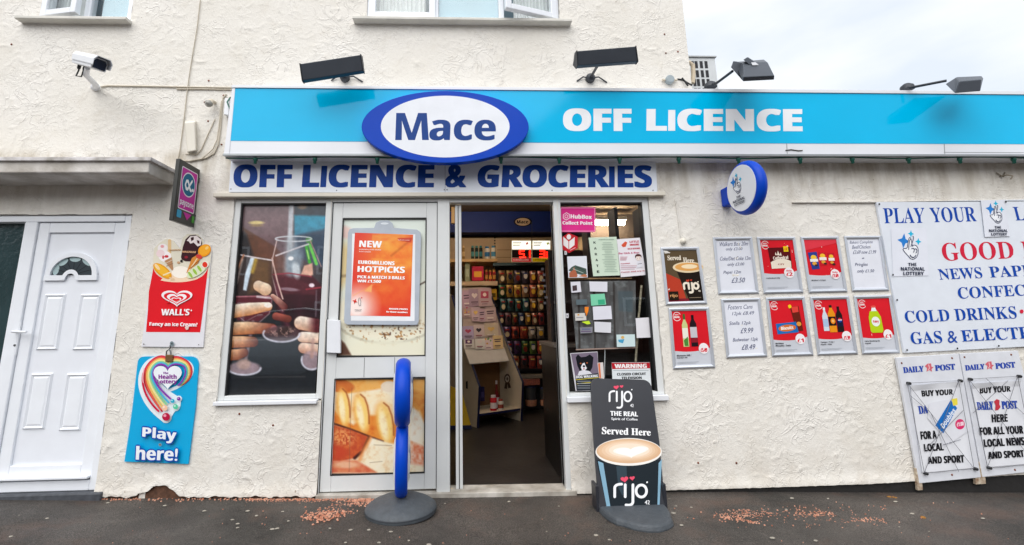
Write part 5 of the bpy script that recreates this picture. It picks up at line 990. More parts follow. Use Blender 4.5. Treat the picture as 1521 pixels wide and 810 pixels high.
wb2 = board([('Fosters Cans', 10, 8, 10, 66), ('12pk £8.49', 20, 27, 10, 58), ('Stella 12pk', 8, 52, 10, 58), ('£9.99', 40, 70, 12, 32), ('Budweiser 12pk', 14, 96, 10, 66), ('£8.49', 38, 114, 12, 34)], 2)
wb3 = board([('Bakers Complete', 6, 5, 9, 66), ('Beef/Chicken', 12, 18, 8, 52), ('£3.69 now £1.99', 12, 32, 9, 66), ('-', 38, 54, 1.5, 6), ('Pringles', 12, 68, 10, 36), ('only £1.50', 16, 86, 10, 48)], 3)
def p_coffee(P):
    P.rect(0, 0, 100, 140, '#5c4d38'); P.poly([(0, 62), (40, 80), (52, 140), (0, 140)], '#b8402c'); P.rect(0, 132, 100, 140, '#7c2430'); P.poly([(30, 48), (100, 50), (100, 140), (60, 140), (46, 100)], '#231c18'); P.ell(68, 47, 46, 15, '#e9d5b0', 30); P.ell(70, 46, 41, 11, '#e0a45c', 30); P.ell(72, 45, 24, 6, '#f6e2bc', 24)
    P.poly([(100, 20), (160, 20), (160, 100), (100, 100)], '#3b3327') if False else None
    P.text('Served', [(10, 14), (50, 14), (50, 27), (10, 27)], '#f0e6d4', font='rb', bold=.3); P.text('Here', [(56, 20), (88, 22), (88, 36), (56, 34)], '#f0e6d4', font='rb', bold=.3)
    rijo(P, lambda x, y: (46+x*.46, 82+y*.36), '#f0e6d4', 6, hearts='#c4402c'); P.rect(3, 112, 30, 136, '#231c14'); P.text('rijo', [(6, 119), (27, 119), (27, 130), (6, 130)], '#d9a26c', font=None, bold=.4); P.rect(60, 130, 94, 131, '#a9957c')
def rijo(P, f, c, lw, hearts=None, x42=True):   # 100 x 100 box
    g = lambda pts: [f(x, y) for x, y in pts]
    P.line(g([(6, 66), (6, 34)]+bez((6, 34), (8, 22), (26, 22), n=6)), lw, c); P.line(g([(36, 24), (36, 66)]), lw, c)
    P.line(g([(58, 24), (58, 84)]+bez((58, 84), (56, 98), (38, 94), n=6)), lw, c); P.line(g(ell(82, 46, 15, 21, 24)), lw, c, close=True); P.line(g([(98, 16), (99, 15)]), lw*.6, c)
    if hearts:
        a = f(34, 6); s = abs(f(10, 0)[0]-f(0, 0)[0]); P.poly(heart(a[0], a[1], s*2.2, s*1.9, rot=-8), hearts); a = f(56, 2); P.poly(heart(a[0], a[1], s*1.5, s*1.35, rot=-8), hearts)
    if x42: P.text('42', [f(92, 78), f(106, 78), f(106, 92), f(92, 92)], c, font=None, bold=lw*.04)
framed([(980.8, 367.5), (1038, 366.8), (1050.6, 451.5), (989.3, 453.5)], 'brown coffee poster reading Served Here, left of the price posters', p_coffee)
framed([(992.7, 457.5), (1053, 456.2), (1062.5, 546.3), (999.8, 548.8)], 'red poster with two wine bottles, directly below the brown coffee poster', p_wine)
framed([(1058.6, 352.7), (1117, 351.8), (1127.5, 436.3), (1067, 437.6)], 'handwritten white price list, top left of the poster grid', wb1)
framed([(1124, 352.2), (1181, 351.8), (1193.5, 435), (1134.5, 436.5)], 'red poster with dark red cheese pack priced £2, top row', p_cheese)
framed([(1189, 351.8), (1245.5, 351), (1259, 433.8), (1201.5, 435.2)], 'red poster with three crisp packets, top row beside the handwritten list', p_crisps)
framed([(1253.5, 350.8), (1308.5, 350.4), (1321, 432), (1266, 433.2)], 'handwritten white price list, rightmost frame of the top row', wb3)
framed([(1070.5, 444), (1129, 442.5), (1140, 530), (1079.3, 532.3)], 'handwritten white price list, bottom left of the poster grid', wb2)
framed([(1137.5, 442), (1195, 440.5), (1208.5, 528), (1147, 530)], 'red poster with blue biscuit pack priced £1, bottom row', p_biscuit)
framed([(1203, 441), (1261, 439.5), (1274.5, 526), (1214.5, 528.2)], 'red poster with three fizzy drink bottles, bottom row', p_pop)
framed([(1268, 439.5), (1323.8, 438), (1337, 524.6), (1281, 526.5)], 'red poster with green washing up liquid bottle, bottom right frame', p_liquid)

# ---- big lottery board
bb = thing('notice_board', tuple(at(1420, 520)), 'large white board with blue and red lettering starting PLAY YOUR, right of the poster frames', 'notice board')
E_ = PY(-.02)
b = MB(); b.slab(E_, [(1301.7, 300), (1521, 296.5), (1760, 292.5), (1822, 501), (1521, 515.3), (1343.5, 524.6)], .018); b.build('board', mat('white_board', '#dfe5ee', .3, var=.03), bb, .002)
P = Print(E_, None, .0006); z = zoom(1290, 280, 3.238)
P = Print(E_, z, .0006); BC = '#0a46a8'; RC = '#d0203e'
def T(t, x0, y0, x1, y1, x2, y2, x3, y3, c=BC, bold=0): P.text(t, [(x0, y0), (x1, y1), (x2, y2), (x3, y3)], c, font='rb', bold=bold)
T('PLAY', 68, 94, 268, 92, 272, 166, 78, 168); T('YOUR', 291, 92, 510, 88, 522, 160, 306, 165); T('LOTTERY HERE', 692, 88, 1290, 78, 1310, 140, 710, 156)
T('GOOD', 347, 262, 690, 254, 704, 338, 360, 350, RC, 0); T('FOOD', 730, 254, 1030, 246, 1048, 326, 748, 337, RC, 0)
T('NEWS', 332, 388, 540, 378, 551, 432, 344, 440); T('PAPERS', 576, 376, 890, 362, 902, 415, 588, 430); T('CONFECTIONERY', 426, 476, 1110, 445, 1122, 497, 434, 532)
T('COLD DRINKS', 170, 590, 706, 566, 716, 626, 180, 647); P.ell(737, 592, 9, 10, RC, 16); T('SNACKS', 770, 562, 1120, 545, 1130, 604, 780, 622); T('GAS', 198, 692, 348, 684, 358, 744, 208, 750); T('&', 376, 686, 424, 684, 430, 742, 384, 744); T('ELECTRICITY', 442, 682, 1010, 650, 1022, 710, 452, 738)
P.poly([(108, 194), (280, 190), (290, 420), (118, 424)], '#e2e6f0'); lotto(P, lambda x, y: (128+x*1.40+y*.08, 205+y*1.7), lw=3.2); P.poly([(540, 58), (655, 54), (682, 230), (560, 234)], '#e2e6f0'); lotto(P, lambda x, y: (553+x*1.08+y*.12, 62+y*1.32), lw=2.6)
for x, y in ((52, 76), (661, 65), (118, 416), (138, 537), (186, 778), (428, 770), (627, 758)): P.ell(x, y, 4.5, 5, '#23262c', 10)
P.build('lettering', bb)
# ---- newspaper boards
z7 = zoom(1290, 510, 2.70)
def poster_board(label, Q, body, pins, wires, prints, dy=0):
    t = thing('newspaper_board', tuple(at(*z7(*Q[3]))), label, 'newspaper board', 'newspaper boards at the right')
    pl = PY(-.03); b = MB(); b.slab(pl, [z7(*q) for q in Q], .018); b.build('board', mat('white_painted_board', '#dcdfe6', .45, var=.05, vscale=12), t, .002)
    b = MB(); a, c = Q[3], Q[2]
    for (x, y) in ((a[0], a[1]), (c[0]-14, c[1])) if c[0] < 500 else ((a[0], a[1]),):
        m = MB(); m.slab(PY(-.028), [z7(x-14, y-60), z7(x+4, y-62), z7(x+14, y+27), z7(x-6, y+29)], .02); m.build('wooden_leg', mat('chipped_wood', '#d2c8b4', .8, var=.3, vscale=25, col2='#7b5a3e'), t, .002)
    P = Print(pl, z7, .0008); P.text('DAILY', [prints[0], prints[1], prints[2], prints[3]], '#2b4aa8', font='rb', bold=1.6); P.text('POST', [prints[4], prints[5], prints[6], prints[7]], '#2b4aa8', font='rb', bold=1.6)
    cx, cy = prints[8]; P.poly([(cx-17, cy-6), (cx-6, cy-16), (cx+8, cy-17), (cx+10, cy-4), (cx+18, cy-2), (cx+10, cy+6), (cx+12, cy+17), (cx+2, cy+10), (cx-10, cy+16), (cx-8, cy+2)], '#cf6672'); P.line([(cx-2, cy-12), (cx+2, cy+2), (cx-4, cy+10)], 3, '#e9c0c4')
    P.build('printed_header', t)
    q = Paint(pl, [z7(*p) for p in body], 60, 90); n = q.noise(16, 16, 3, int(Q[0][0])); q.C[:] = (.90+.045*(n-.5))[:, None]*np.array([.985, .995, 1.02])
    def curl(u, v): return .006+.010*np.clip(1-v/.07, 0, 1)*(1+.5*np.sin(u*7))+.0012*np.sin(u*9+v*5)
    o = q.build('paper_sheet', t, .006); me = o.data; co = np.empty(len(me.vertices)*3); me.vertices.foreach_get('co', co); co = co.reshape(-1, 3); co[:, 1] -= curl(q.u, q.v)-.006; me.vertices.foreach_set('co', co.ravel())
    P = Print(PY(-.0375), z7, .0)
    for it in wires[1]:
        if it[0] == 'T': P.text(it[1], it[2], '#16161c', bold=(1.1, .3))
        elif it[0] == 'B': P.text(it[1], it[2], '#2b4aa8', font='rb', bold=1.4)
        elif it[0] == 'P': P.poly(it[1], it[2])
        elif it[0] == 'D': cx, cy = it[1]; P.poly([(cx-13, cy-12), (cx-2, cy-22), (cx+10, cy-18), (cx+9, cy-2), (cx+14, cy+10), (cx+4, cy+22), (cx-8, cy+24), (cx-6, cy+2)], '#c23a48')
        elif it[0] == 'E': P.ell(*it[1:])
        elif it[0] == 'W': P.text(it[1], it[2], it[3], bold=it[4])
    P.build('headline', t)
    for k, w in enumerate(wires[0]):
        b = MB(); b.tube([PY(-.052).P(*z7(*p)) for p in w], .0015, n=5); b.build('strap_wire', mat('black_wire', '#65666e', .5), t)
    for p in pins:
        b = MB(); b.lathe(PY(-.03).P(*z7(*p)), (0, -1, 0), [(.011, 0), (.011, .022), (.005, .027)], n=8); b.build('corner_pin', DARKM, t)
    b = MB()
    for p in wires[2]: b.lathe(PY(-.03).P(*z7(*p)), (0, -1, 0), [(.008, 0), (.004, .004)], n=6)
    b.build('screws', mat('rust', '#8a4526', .9, var=.3), t)['kind'] = 'stuff'
poster_board('newspaper board with torn BUY YOUR poster and blue sticker under the big lottery board', [(112, 58), (362, 42), (452, 538), (205, 562)],
    [(166, 168), (362, 152), (424, 500), (216, 520)], [(156, 160), (362, 150), (423, 502), (224, 520)],
    ([[(156, 160), (423, 502)], [(362, 150), (224, 520)], [(156, 160), (362, 150)], [(224, 520), (423, 502)], [(156, 160), (224, 520)], [(362, 150), (423, 502)], [(168, 210), (250, 280), (362, 515)], [(380, 270), (224, 430)]],
     [('T', 'BUY YOUR', [(212, 190), (338, 184), (338, 206), (216, 214)]), ('B', 'DA', [(198, 252), (236, 248), (240, 280), (204, 284)]), ('T', 'FOR A', [(208, 354), (270, 350), (274, 382), (212, 386)]), ('T', 'LOCAL', [(222, 404), (298, 400), (302, 430), (226, 434)]), ('T', 'AND SPORT', [(236, 456), (382, 448), (385, 478), (240, 484)]),
      ('P', [(243, 240), (330, 224), (366, 240), (404, 350), (300, 420), (280, 350), (236, 300)], '#dfe1e8'), ('P', [(330, 228), (356, 260), (300, 362), (268, 330)], '#1d6fc0'), ('P', [(333, 224), (356, 220), (358, 246), (340, 252)], '#e8d84c'), ('W', 'Doubles', [(288, 326), (338, 258), (350, 272), (302, 344)], '#dfe8f4', .8), ('E', 367, 325, 19, 21, '#d8346c'), ('W', '£1.00', [(354, 318), (381, 314), (382, 330), (355, 334)], '#f6e2ea', .6), ('W', 'limited offer while it lasts', [(300, 405), (370, 384), (371, 388), (301, 410)], '#55586a', 0)],
     [(133, 80), (335, 60), (335, 528)]),
    [(138, 96), (220, 90), (222, 114), (142, 120), (266, 88), (345, 82), (348, 106), (269, 112), (243, 98)])
poster_board('newspaper board with complete BUY YOUR poster, at the right edge of the photo', [(366, 42), (600, 30), (720, 508), (458, 537)],
    [(410, 160), (602, 150), (668, 484), (480, 500)], [(402, 144), (598, 132), (478, 498)],
    ([[(402, 144), (668, 484)], [(598, 132), (478, 498)], [(402, 144), (598, 132)], [(478, 498), (668, 482)], [(402, 144), (478, 498)], [(598, 132), (668, 482)], [(470, 140), (640, 300)], [(420, 280), (560, 150)]],
     [('T', 'BUY YOUR', [(446, 176), (568, 170), (570, 194), (448, 202)]), ('B', 'DAILY', [(434, 236), (498, 232), (502, 266), (438, 268)]), ('D', (516, 246)), ('B', 'POST', [(533, 232), (594, 230), (598, 262), (537, 265)]), ('T', 'HERE', [(494, 286), (556, 284), (558, 314), (497, 317)]), ('T', 'FOR ALL YOUR', [(446, 338), (618, 330), (622, 362), (450, 368)]), ('T', 'LOCAL NEWS', [(462, 386), (622, 376), (628, 408), (466, 416)]), ('T', 'AND SPORT', [(478, 436), (620, 428), (626, 456), (482, 464)])],
     [(385, 56), (572, 46), (587, 508)]),
    [(387, 88), (464, 82), (466, 104), (390, 110), (508, 80), (586, 74), (590, 98), (511, 104), (485, 90)])

# ================================================================== INSIDE THE SHOP
RX0, RX1, RY, RZ = -1.95, 3.3, 3.45, 2.78
FLO = mat('worn_shop_floor', '#2e2a28', .45, var=.3, vscale=3, bump=.15, bscale=20, col2='#171514'); CEIL = mat('shop_ceiling', '#a8957a', .8, var=.05); WTAN = mat('tan_slatwall', '#a88f6c', .6, var=.05, vscale=3)
b = MB(); b.box((RX0, .1, -.06), (RX1, RY, .0)); tag(b.build('floor', FLO), kind='structure')
b = MB(); b.box((RX0, .1, RZ), (RX1, RY, RZ+.05)); tag(b.build('ceiling', CEIL), kind='structure')
b = MB(); b.box((RX0, RY, 0), (RX1, RY+.05, RZ)); b.box((RX0-.05, .1, 0), (RX0, RY, RZ)); b.box((RX1, .1, 0), (RX1+.05, RY, RZ)); 
b.add([(RX0, .135, 2.12), (RX1, .135, 2.12), (RX1, .135, RZ), (RX0, .135, RZ)], [(0, 1, 2, 3)]); b.add([(.77, .14, 0), (RX1, .14, 0), (RX1, .14, .6), (.77, .14, .6)], [(0, 1, 2, 3)]); b.add([(1.48, .14, 0), (RX1, .14, 0), (RX1, .14, RZ), (1.48, .14, RZ)], [(0, 1, 2, 3)])
tag(b.build('interior_wall', mat('dim_interior_wall', '#4d4238', .8, var=.1)), kind='structure')
for (lx, ly, w, label) in ((.0, 1.7, 1.2, 'fluorescent ceiling light inside the doorway'), (1.9, 3.2, 1.1, 'bright fluorescent light seen at the top of the right window')):
    t = thing('ceiling_light', (lx, ly, RZ), label, 'ceiling light'); zl = RZ if ly < 3 else 2.68
    b = MB(); b.box((lx-w/2, ly-.06, zl-.05), (lx+w/2, ly+.06, zl-.002)); b.build('fitting', WHITEP, t)
    b = MB(); b.tube([(lx-w/2+.03, ly, zl-.075), (lx+w/2-.03, ly, zl-.075)], .02 if ly < 3 else .05, n=10); b.build('tube', mat('tube_glow', '#ffe6c8', .5, var=0, emit=40), t)
YB = 3.15
pel = thing('shelf_canopy', (.4, YB, 2.4), 'dark blue canopy with small oval Mace badge inside above the shop shelves', 'canopy')
b = MB(); q0, q1 = PY(YB).P(600, 314), PY(YB).P(880, 344); b.box((-.9, YB, q1[2]-.0), (1.9, YB+.3, q0[2]-.01)); b.build('canopy_board', mat('navy_panel', '#12286a', .55, var=.05, spec=.2), pel)
P = Print(PY(YB), zoom(640, 280, 6.695), .001); P.ell(915, 333, 92, 47, '#0d1020', 32).ell(914, 333, 74, 38, '#c4a988', 32).text('Mace', [(856, 316), (968, 316), (968, 350), (856, 350)], '#12142a', bold=1.5); P.build('badge', pel)
sl = thing('wall_shelving', (.2, 3.2, 0), 'tan slatted wall shelving with toiletries at the back of the shop', 'shelving')
b = MB(); b.box((-.9, YB+.25, .0), (1.9, YB+.27, 2.42)); b.build('back_panel', WTAN, sl)
for px in (735,):
    for k in range(9):
        b = MB(); b.slab(PY(YB+.248), [(734, 348+k*4.2), (736, 348+k*4.2), (736, 350.4+k*4.2), (734, 350.4+k*4.2)], .001); b.build('bracket_slot', VD, sl)
for y in (371, 382):
    b = MB(); b.slab(PY(YB+.247), [(738, y), (762, y), (762, y+.8), (738, y+.8)], .002); b.build('shelf_groove', mat('groove', '#6b5438', .8), sl)
SH = mat('wood_shelf_edge', '#c09a62', .5, var=.08)
def shelf(px0, px1, y0, y1, yf=YB-.25, m=SH, par=sl):
    b = MB(); q0, q1 = PY(yf).P(px0, y0), PY(yf).P(px1, y1); b.box((q0[0], yf, q1[2]), (q1[0], YB+.25, q0[2])); return b.build('shelf', m, par)
shelf(660, 738.5, 385, 388.5); shelf(660, 739, 418.5, 424, m=mat('price_strip', '#c9b08e', .5)); shelf(660, 739, 452, 455, m=VD)
def item(name, px0, px1, py0, py1, y, shape, c, label, cat, group=None, c2=None, em=0):
    q0, q1 = PY(y).P(px0, py0), PY(y).P(px1, py1); w = q1[0]-q0[0]; h = q0[2]-q1[2]; cx = (q0[0]+q1[0])/2
    t = thing(name, (cx, y, q1[2]), label, cat, group); m = ink(c, .5); m2 = ink(c2 or '#d8d2c8', .5)
    if shape == 'can':
        b = MB(); r = w/2; b.lathe((cx, y+r, q1[2]), (0, 0, 1), [(r, 0), (r, h*.82), (r*.7, h*.86)], m, 14); b.build('body', None, t)
        b = MB(); b.lathe((cx, y+r, q1[2]+h*.84), (0, 0, 1), [(r*.75, 0), (r*.75, h*.16)], m2, 12); b.build('cap', None, t)
        b = MB(); b.lathe((cx, y+r, q1[2]+h*.2), (0, 0, 1), [(r*1.01, 0), (r*1.01, h*.35)], m2, 14); b.build('label', None, t)
    elif shape == 'bottle':
        b = MB(); r = w/2; b.lathe((cx, y+r, q1[2]), (0, 0, 1), [(r, 0), (r, h*.5), (r*.35, h*.68), (r*.33, h)], m, 14); b.build('body', None, t)
        b = MB(); b.lathe((cx, y+r, q1[2]+h*.12), (0, 0, 1), [(r*1.02, 0), (r*1.02, h*.33)], m2, 14); b.build('label', None, t)
        b = MB(); b.lathe((cx, y+r, q1[2]+h*.88), (0, 0, 1), [(r*.38, 0), (r*.38, h*.12)], m2, 12); b.build('cap', None, t)
    else:
        b = MB(); b.box((cx-w/2, y, q1[2]), (cx+w/2, y+w*.4, q0[2])); b.build('carton', m, t, .002)
        b = MB(); b.box((cx-w*.33, y-.001, q1[2]+h*.25), (cx+w*.33, y, q1[2]+h*.65)); b.build('print', m2, t)
    return t
yS = YB-.2
for k, (a, c, cc1, cc2) in enumerate(((686.5, 690.5, '#8a6a3c', '#c9a878'), (699.5, 704.5, '#1c2a2c', '#47807c'), (705.5, 710.8, '#1c2426', '#3c7a78'), (711.5, 717, '#16201f', '#2f6c70'), (719.8, 728, '#b9b4a8', '#2f6c9c'), (729.5, 736.5, '#c9c2b0', '#4a88a8'))):
    item('spray_can', a, c, 365+(k == 4), 385, yS, 'can', cc1, 'toiletry can, number %s from the left on the top shelf' % ['one', 'two', 'three', 'four', 'five', 'six'][k], 'spray can', c2=cc2)
item('carton', 701, 718.5, 396, 417, yS, 'box', '#c4304c', 'pink and red carton on the middle shelf at the back', 'box', c2='#e8a83c')
for k, x in enumerate((720.3, 726, 731.7)): item('jar', x, x+5, 401, 418, yS, 'can', '#8c1f24', 'dark red jar on the middle shelf, ' + ['nearest the pink carton', 'in the middle of three', 'nearest the snack rack'][k], 'jar', c2='#d89a4c')
item('book', 690.5, 698, 390, 418, yS, 'box', '#8f9478', 'tall pale green book or pack at the left end of the shelf', 'pack', c2='#a9ad94'); item('carton', 729, 738, 430, 446, yS, 'box', '#c99a2c', 'yellow pack just above the greeting cards', 'box', c2='#5a4a20')
# snack rack
YR = 2.95; rk = thing('snack_rack', (.9, YR, 0), 'dark metal rack of hanging snack bags at the back of the shop', 'rack')
q0, q1 = PY(YR).P(738, 391), PY(YR).P(812, 600)
b = MB(); b.box((q0[0]-.02, YR+.12, 0.0), (q1[0]+.15, YR+.16, q0[2]-.02)); b.build('back_panel', mat('black_rack', '#17161a', .6), rk)
b = MB(); b.box((q0[0]-.05, YR-.03, q0[2]-.04), (q1[0]+.15, YR+.16, q0[2])); b.build('top_shelf', mat('rack_top', '#2c4148', .5), rk)
rows = [(402, 421, 740, ['#8a6430', '#9c7a2c', '#4a3650', '#3f3048', '#a8563f', '#a05040']), (423.5, 441.5, 740, ['#2f6a34', '#d2a02c', '#d9a838', '#c29060', '#c0562c', '#c99c3c']), (444, 462.5, 742, ['#2c6a70', '#3c6c70', '#2f6668', '#2c7478', '#9c6a3c', '#8a6a4a']),
        (465, 482.5, 740, ['#4a2c4c', '#8c6470', '#6f5a3c', '#33527c', '#b98a3c', '#a87058', '#a02c34']), (485.5, 503, 747, ['#5a2c74', '#b8442c', '#c85028', '#c9b8a4', '#a89c90']), (507, 526, 751, ['#4c2464', '#562a6c', '#2f6a30', '#6a8c30', '#c0402c']), (529, 547.5, 760, ['#a8642c', '#5a2c2c', '#a02c28', '#a83424'])]
ORD = ['first', 'second', 'third', 'fourth', 'fifth', 'sixth', 'seventh']
CN = {}
def cname(h):
    r, g, bb = [int(h[i:i+2], 16) for i in (1, 3, 5)]; mx_, mn_ = max(r, g, bb), min(r, g, bb)
    if mx_-mn_ < 36: return 'grey' if mx_ > 120 else 'dark'
    if g >= r and g >= bb: return 'green' if g-bb > 20 else 'teal'
    if bb >= r: return 'purple' if r > g+6 else 'blue'
    if bb > g: return 'plum'
    return 'yellow' if g > r*.68 else ('brown' if r < 150 else ('orange' if g > r*.45 else 'red'))
bagmesh = None
for ri, (ya, yb_, xa, cols) in enumerate(rows):
    wpx = (809-xa)/len(cols)
    b = MB(); p0, p1 = PY(YR).P(738, yb_+.6), PY(YR).P(812, yb_+2.2); b.box((p0[0], YR-.01, p1[2]), (p1[0]+.1, YR+.12, p0[2])); b.build('rail', mat('rack_rail', '#2b2a2e', .5, .3), rk)
    for ci, c in enumerate(cols):
        cx = xa+wpx*(ci+.5); q0, q1 = PY(YR-.04).P(cx-wpx*.44, ya), PY(YR-.04).P(cx+wpx*.44, yb_); w, h = q1[0]-q0[0], q0[2]-q1[2]; xc = (q0[0]+q1[0])/2; zc_ = (q0[2]+q1[2])/2
        lab = '%s snack bag, %s from the left in the %s row of the back rack' % (cname(c), ORD[ci], ORD[ri])
        t = thing('snack_bag', (xc, YR-.04, zc_), lab, 'snack bag', 'snack bags hanging on the rack')
        def sheet(sx, sy, nx, ny, off, m, nm, jit):
            vs = []; fs = []
            for j in range(ny+1):
                for i in range(nx+1):
                    u, v = i/nx*2-1, j/ny*2-1; vs.append((xc+u*w/2*sx+jit*.004*math.sin(v*5), YR-.04-.028*(1-u*u)*(1-v**4)-off+.003*math.sin(u*9+v*4+ci), zc_+v*h/2*sy+off*0))
            for j in range(ny):
                for i in range(nx): a = j*(nx+1)+i; fs.append((a, a+1, a+nx+2, a+nx+1))
            bb = MB(); bb.add(vs, fs, m, True); return bb.build(nm, None, t)
        sheet(1, 1, 5, 6, 0, mat('foil_'+c[1:], tuple(.72*x+.28*.08 for x in hexc(c)), .35, .2, var=.25, vscale=22), 'bag', 1)
        k = (ri*5+ci*3) % 5; lc = ['#d8c9a4', '#7a2a20', '#e0b040', '#26242c', '#c8c2ba'][k]
        bb = MB(); e = ell(0, 0, 1, 1, 12); bb.add([(xc+x*w*.30, YR-.075, zc_+(y*.22-.05+.05*(k-2))*h) for x, y in e], [tuple(range(12))]); bb.build('bag_print', ink(lc, .5), t)
        bb = MB(); bb.add([(xc-w*.3, YR-.076, zc_+h*.30), (xc+w*.3, YR-.076, zc_+h*.30), (xc+w*.25, YR-.076, zc_+h*.2), (xc-w*.25, YR-.076, zc_+h*.2)], [(0, 1, 2, 3)]); bb.build('bag_title', ink(['#a83028', '#e8e0d0', '#2c3a6c', '#e0c060', '#8c2030'][(k+ci) % 5], .5), t)
# tubs at the foot of the rack
b = MB(); q0, q1 = PY(2.8).P(768, 558), PY(2.8).P(806, 562); b.box((q0[0], 2.8, q1[2]), (q1[0]+.1, 3.05, q0[2])); b.build('low_shelf', mat('pale_shelf', '#7c7468', .5), rk)
def tub(px0, px1, py0, py1, c, lab, y=2.85):
    q0, q1 = PY(y).P(px0, py0), PY(y).P(px1, py1); r = (q1[0]-q0[0])/2; cx = (q0[0]+q1[0])/2; h = q0[2]-q1[2]; t = thing('sweet_tub', (cx, y+r, q1[2]), lab, 'tub')
    b = MB(); b.lathe((cx, y+r, q1[2]), (0, 0, 1), [(r*.85, 0), (r, h*.92)], None, 16); b.build('tub', mat('grey_clear_plastic', '#4a4a4c', .15), t)
    b = MB(); b.lathe((cx, y+r, q1[2]+h*.92), (0, 0, 1), [(r*1.06, 0), (r*1.06, h*.08)], None, 16); b.build('lid', mat('blue_lid', '#2c3860', .4), t)
    b = MB(); b.lathe((cx, y+r-.002, q1[2]+.01), (0, 0, 1), [(r*.87, 0), (r*.93, h*.28), (r*.6, h*.40)], None, 12); b.build('sweets', mat('pink_sweets', c, .5, var=.25, vscale=60, bump=.5, bscale=60), t)
tub(780, 800, 574, 605, '#c98a6a', 'clear tub of pink sweets on the floor beneath the snack rack'); tub(802, 812, 576, 604, '#c9a08a', 'second clear tub half hidden behind the dark counter')
t = thing('sweet_tray', tuple(PY(2.78).P(785, 571)), 'low tray of red sweets above the tubs under the snack rack', 'tray'); b = MB(); q0, q1 = PY(2.78).P(773, 564), PY(2.78).P(802, 572); b.box((q0[0], 2.78, q1[2]), (q1[0], 2.95, q0[2])); b.build('tray', mat('tray_plastic', '#6c4038', .4, var=.3, vscale=50, col2='#b0604a'), t)
# lottery price display
Yd = 2.75; pd = thing('led_price_sign', tuple(PY(Yd).P(790, 390)), 'pair of cards with red LED digits reading 5.1 and 3 hanging inside', 'price display')
z8 = zoom(640, 280, 6.695)
for k, (x0_, x1_, cb, ct) in enumerate(((802, 1000, '#d8304c', '#e4e2dc'), (1006, 1192, '#e8dc1c', '#e4e2dc'))):
    b = MB(); b.slab(PY(Yd), [z8(*p) for p in rrect(x0_, 516, x1_, 735, 10)], .03); b.build('housing', mat('led_housing', '#c9c8b4', .4), pd, .002)
    P = Print(PY(Yd), z8, .001); P.b.add([P.w(*p) for p in rect(x0_+6, 522, x1_-6, 606)], [(0, 1, 2, 3)], mat('backlit_card', '#f0f0e6', .5, var=0, emit=.55)); P.z += .0002; P.rect(x0_+4, 612, x1_-4, 690, '#160808'); P.rect(x0_+6, 694, x1_-6, 730, cb)
    for j in range(3): P.rect(x0_+14, 534+j*16, x0_+100-j*8, 540+j*16, '#55564c')
    P.poly(star4(x0_+(155 if k == 0 else 158), 548, 22, 20), '#d83a3c' if k == 0 else '#c9cf2c'); P.text('EUROMILLIONS' if k == 0 else 'LOTTO DRAW', [(x0_+16, 704), (x1_-24, 704), (x1_-24, 718), (x0_+16, 718)], '#f6e8e8' if k == 0 else '#3c3c14', bold=.4); P.build('card', pd)
    def seg(px_, segs, w=42, h=62, y0=621):
        S = {'a': (0, 0, 1, 0), 'g': (0, .5, 1, .5), 'd': (0, 1, 1, 1), 'f': (0, 0, 0, .5), 'b': (1, 0, 1, .5), 'e': (0, .5, 0, 1), 'c': (1, .5, 1, 1)}
        for s_ in segs: a, c, e, f = S[s_]; G.append(((px_+a*w, y0+c*h), (px_+e*w, y0+f*h)))
    G = []
    if k == 0: seg(884, 'afgcd'); seg(950, 'bc', w=34); G.append(((938, 683), (942, 683)))
    else: seg(1086, 'abgcd'); G += [((1146, 638), (1158, 638)), ((1146, 660), (1158, 660)), ((1146, 683), (1158, 683)), ((1176, 628), (1180, 628))]
    b = MB(); dz = .003
    for (ax_, ay_), (bx_, by_) in G:
        L_ = math.hypot(bx_-ax_, by_-ay_) or 1; nx_, ny_ = -(by_-ay_)/L_*6, (bx_-ax_)/L_*6; ex, ey = (bx_-ax_)/L_*3, (by_-ay_)/L_*3
        b.add([PY(Yd).P(*z8(x, y), dz) for x, y in ((ax_-ex+nx_, ay_-ey+ny_), (bx_+ex+nx_, by_+ey+ny_), (bx_+ex-nx_, by_+ey-ny_), (ax_-ex-nx_, ay_-ey-ny_))], [(0, 1, 2, 3)]); dz += .0003
    o = b.build('led_digits', mat('red_led', '#ff1408', .5, var=0, emit=3.5), pd); o['kind'] = 'stuff'
b = MB(); b.tube([PY(Yd+.02).P(790, 330), PY(Yd+.02).P(790, 358)], .004, n=5); b.build('hanger', DARKM, pd)
# counter and lighter display
b = MB(); ct = thing('shop_counter', (.73, .3, 0), 'black counter front just inside the doorway on the right', 'counter')
b.box((.728, .24, 0), (1.30, .93, .965)); b.build('counter_front', mat('black_laminate', '#141314', .35, var=.1), ct)
b = MB(); b.box((.715, .235, .966), (1.31, .96, .99)); b.build('counter_top', mat('counter_edge', '#6f6862', .35, .2), ct)
b = MB(); b.lathe((.727, .72, .42), (-1, 0, 0), [(.009, 0), (.006, .004)], STEEL, 10); b.build('screw_cap', None, ct)
dk = thing('lighter_display', tuple(PY(.9).P(815, 500)), 'tall dark display stand with small pale packs on the counter', 'display stand')
b = MB(); q0, q1 = PY(.8).P(812, 386), PY(.8).P(826, 503); b.box((q0[0], .62, .992), (q0[0]+.04, .9, q0[2])); b.build('panel', mat('black_laminate', '#141314', .35), dk)
for k in range(7):
    q = PY(.61).P(806+k*.6+(k % 2)*2, 400+k*8.4); b = MB(); b.box((q[0]-.012, .6, q[2]-.009), (q[0]+.008+.003*(k % 3), .615, q[2]+.010)); b.build('small_pack', ink('#77757c', .5), dk)
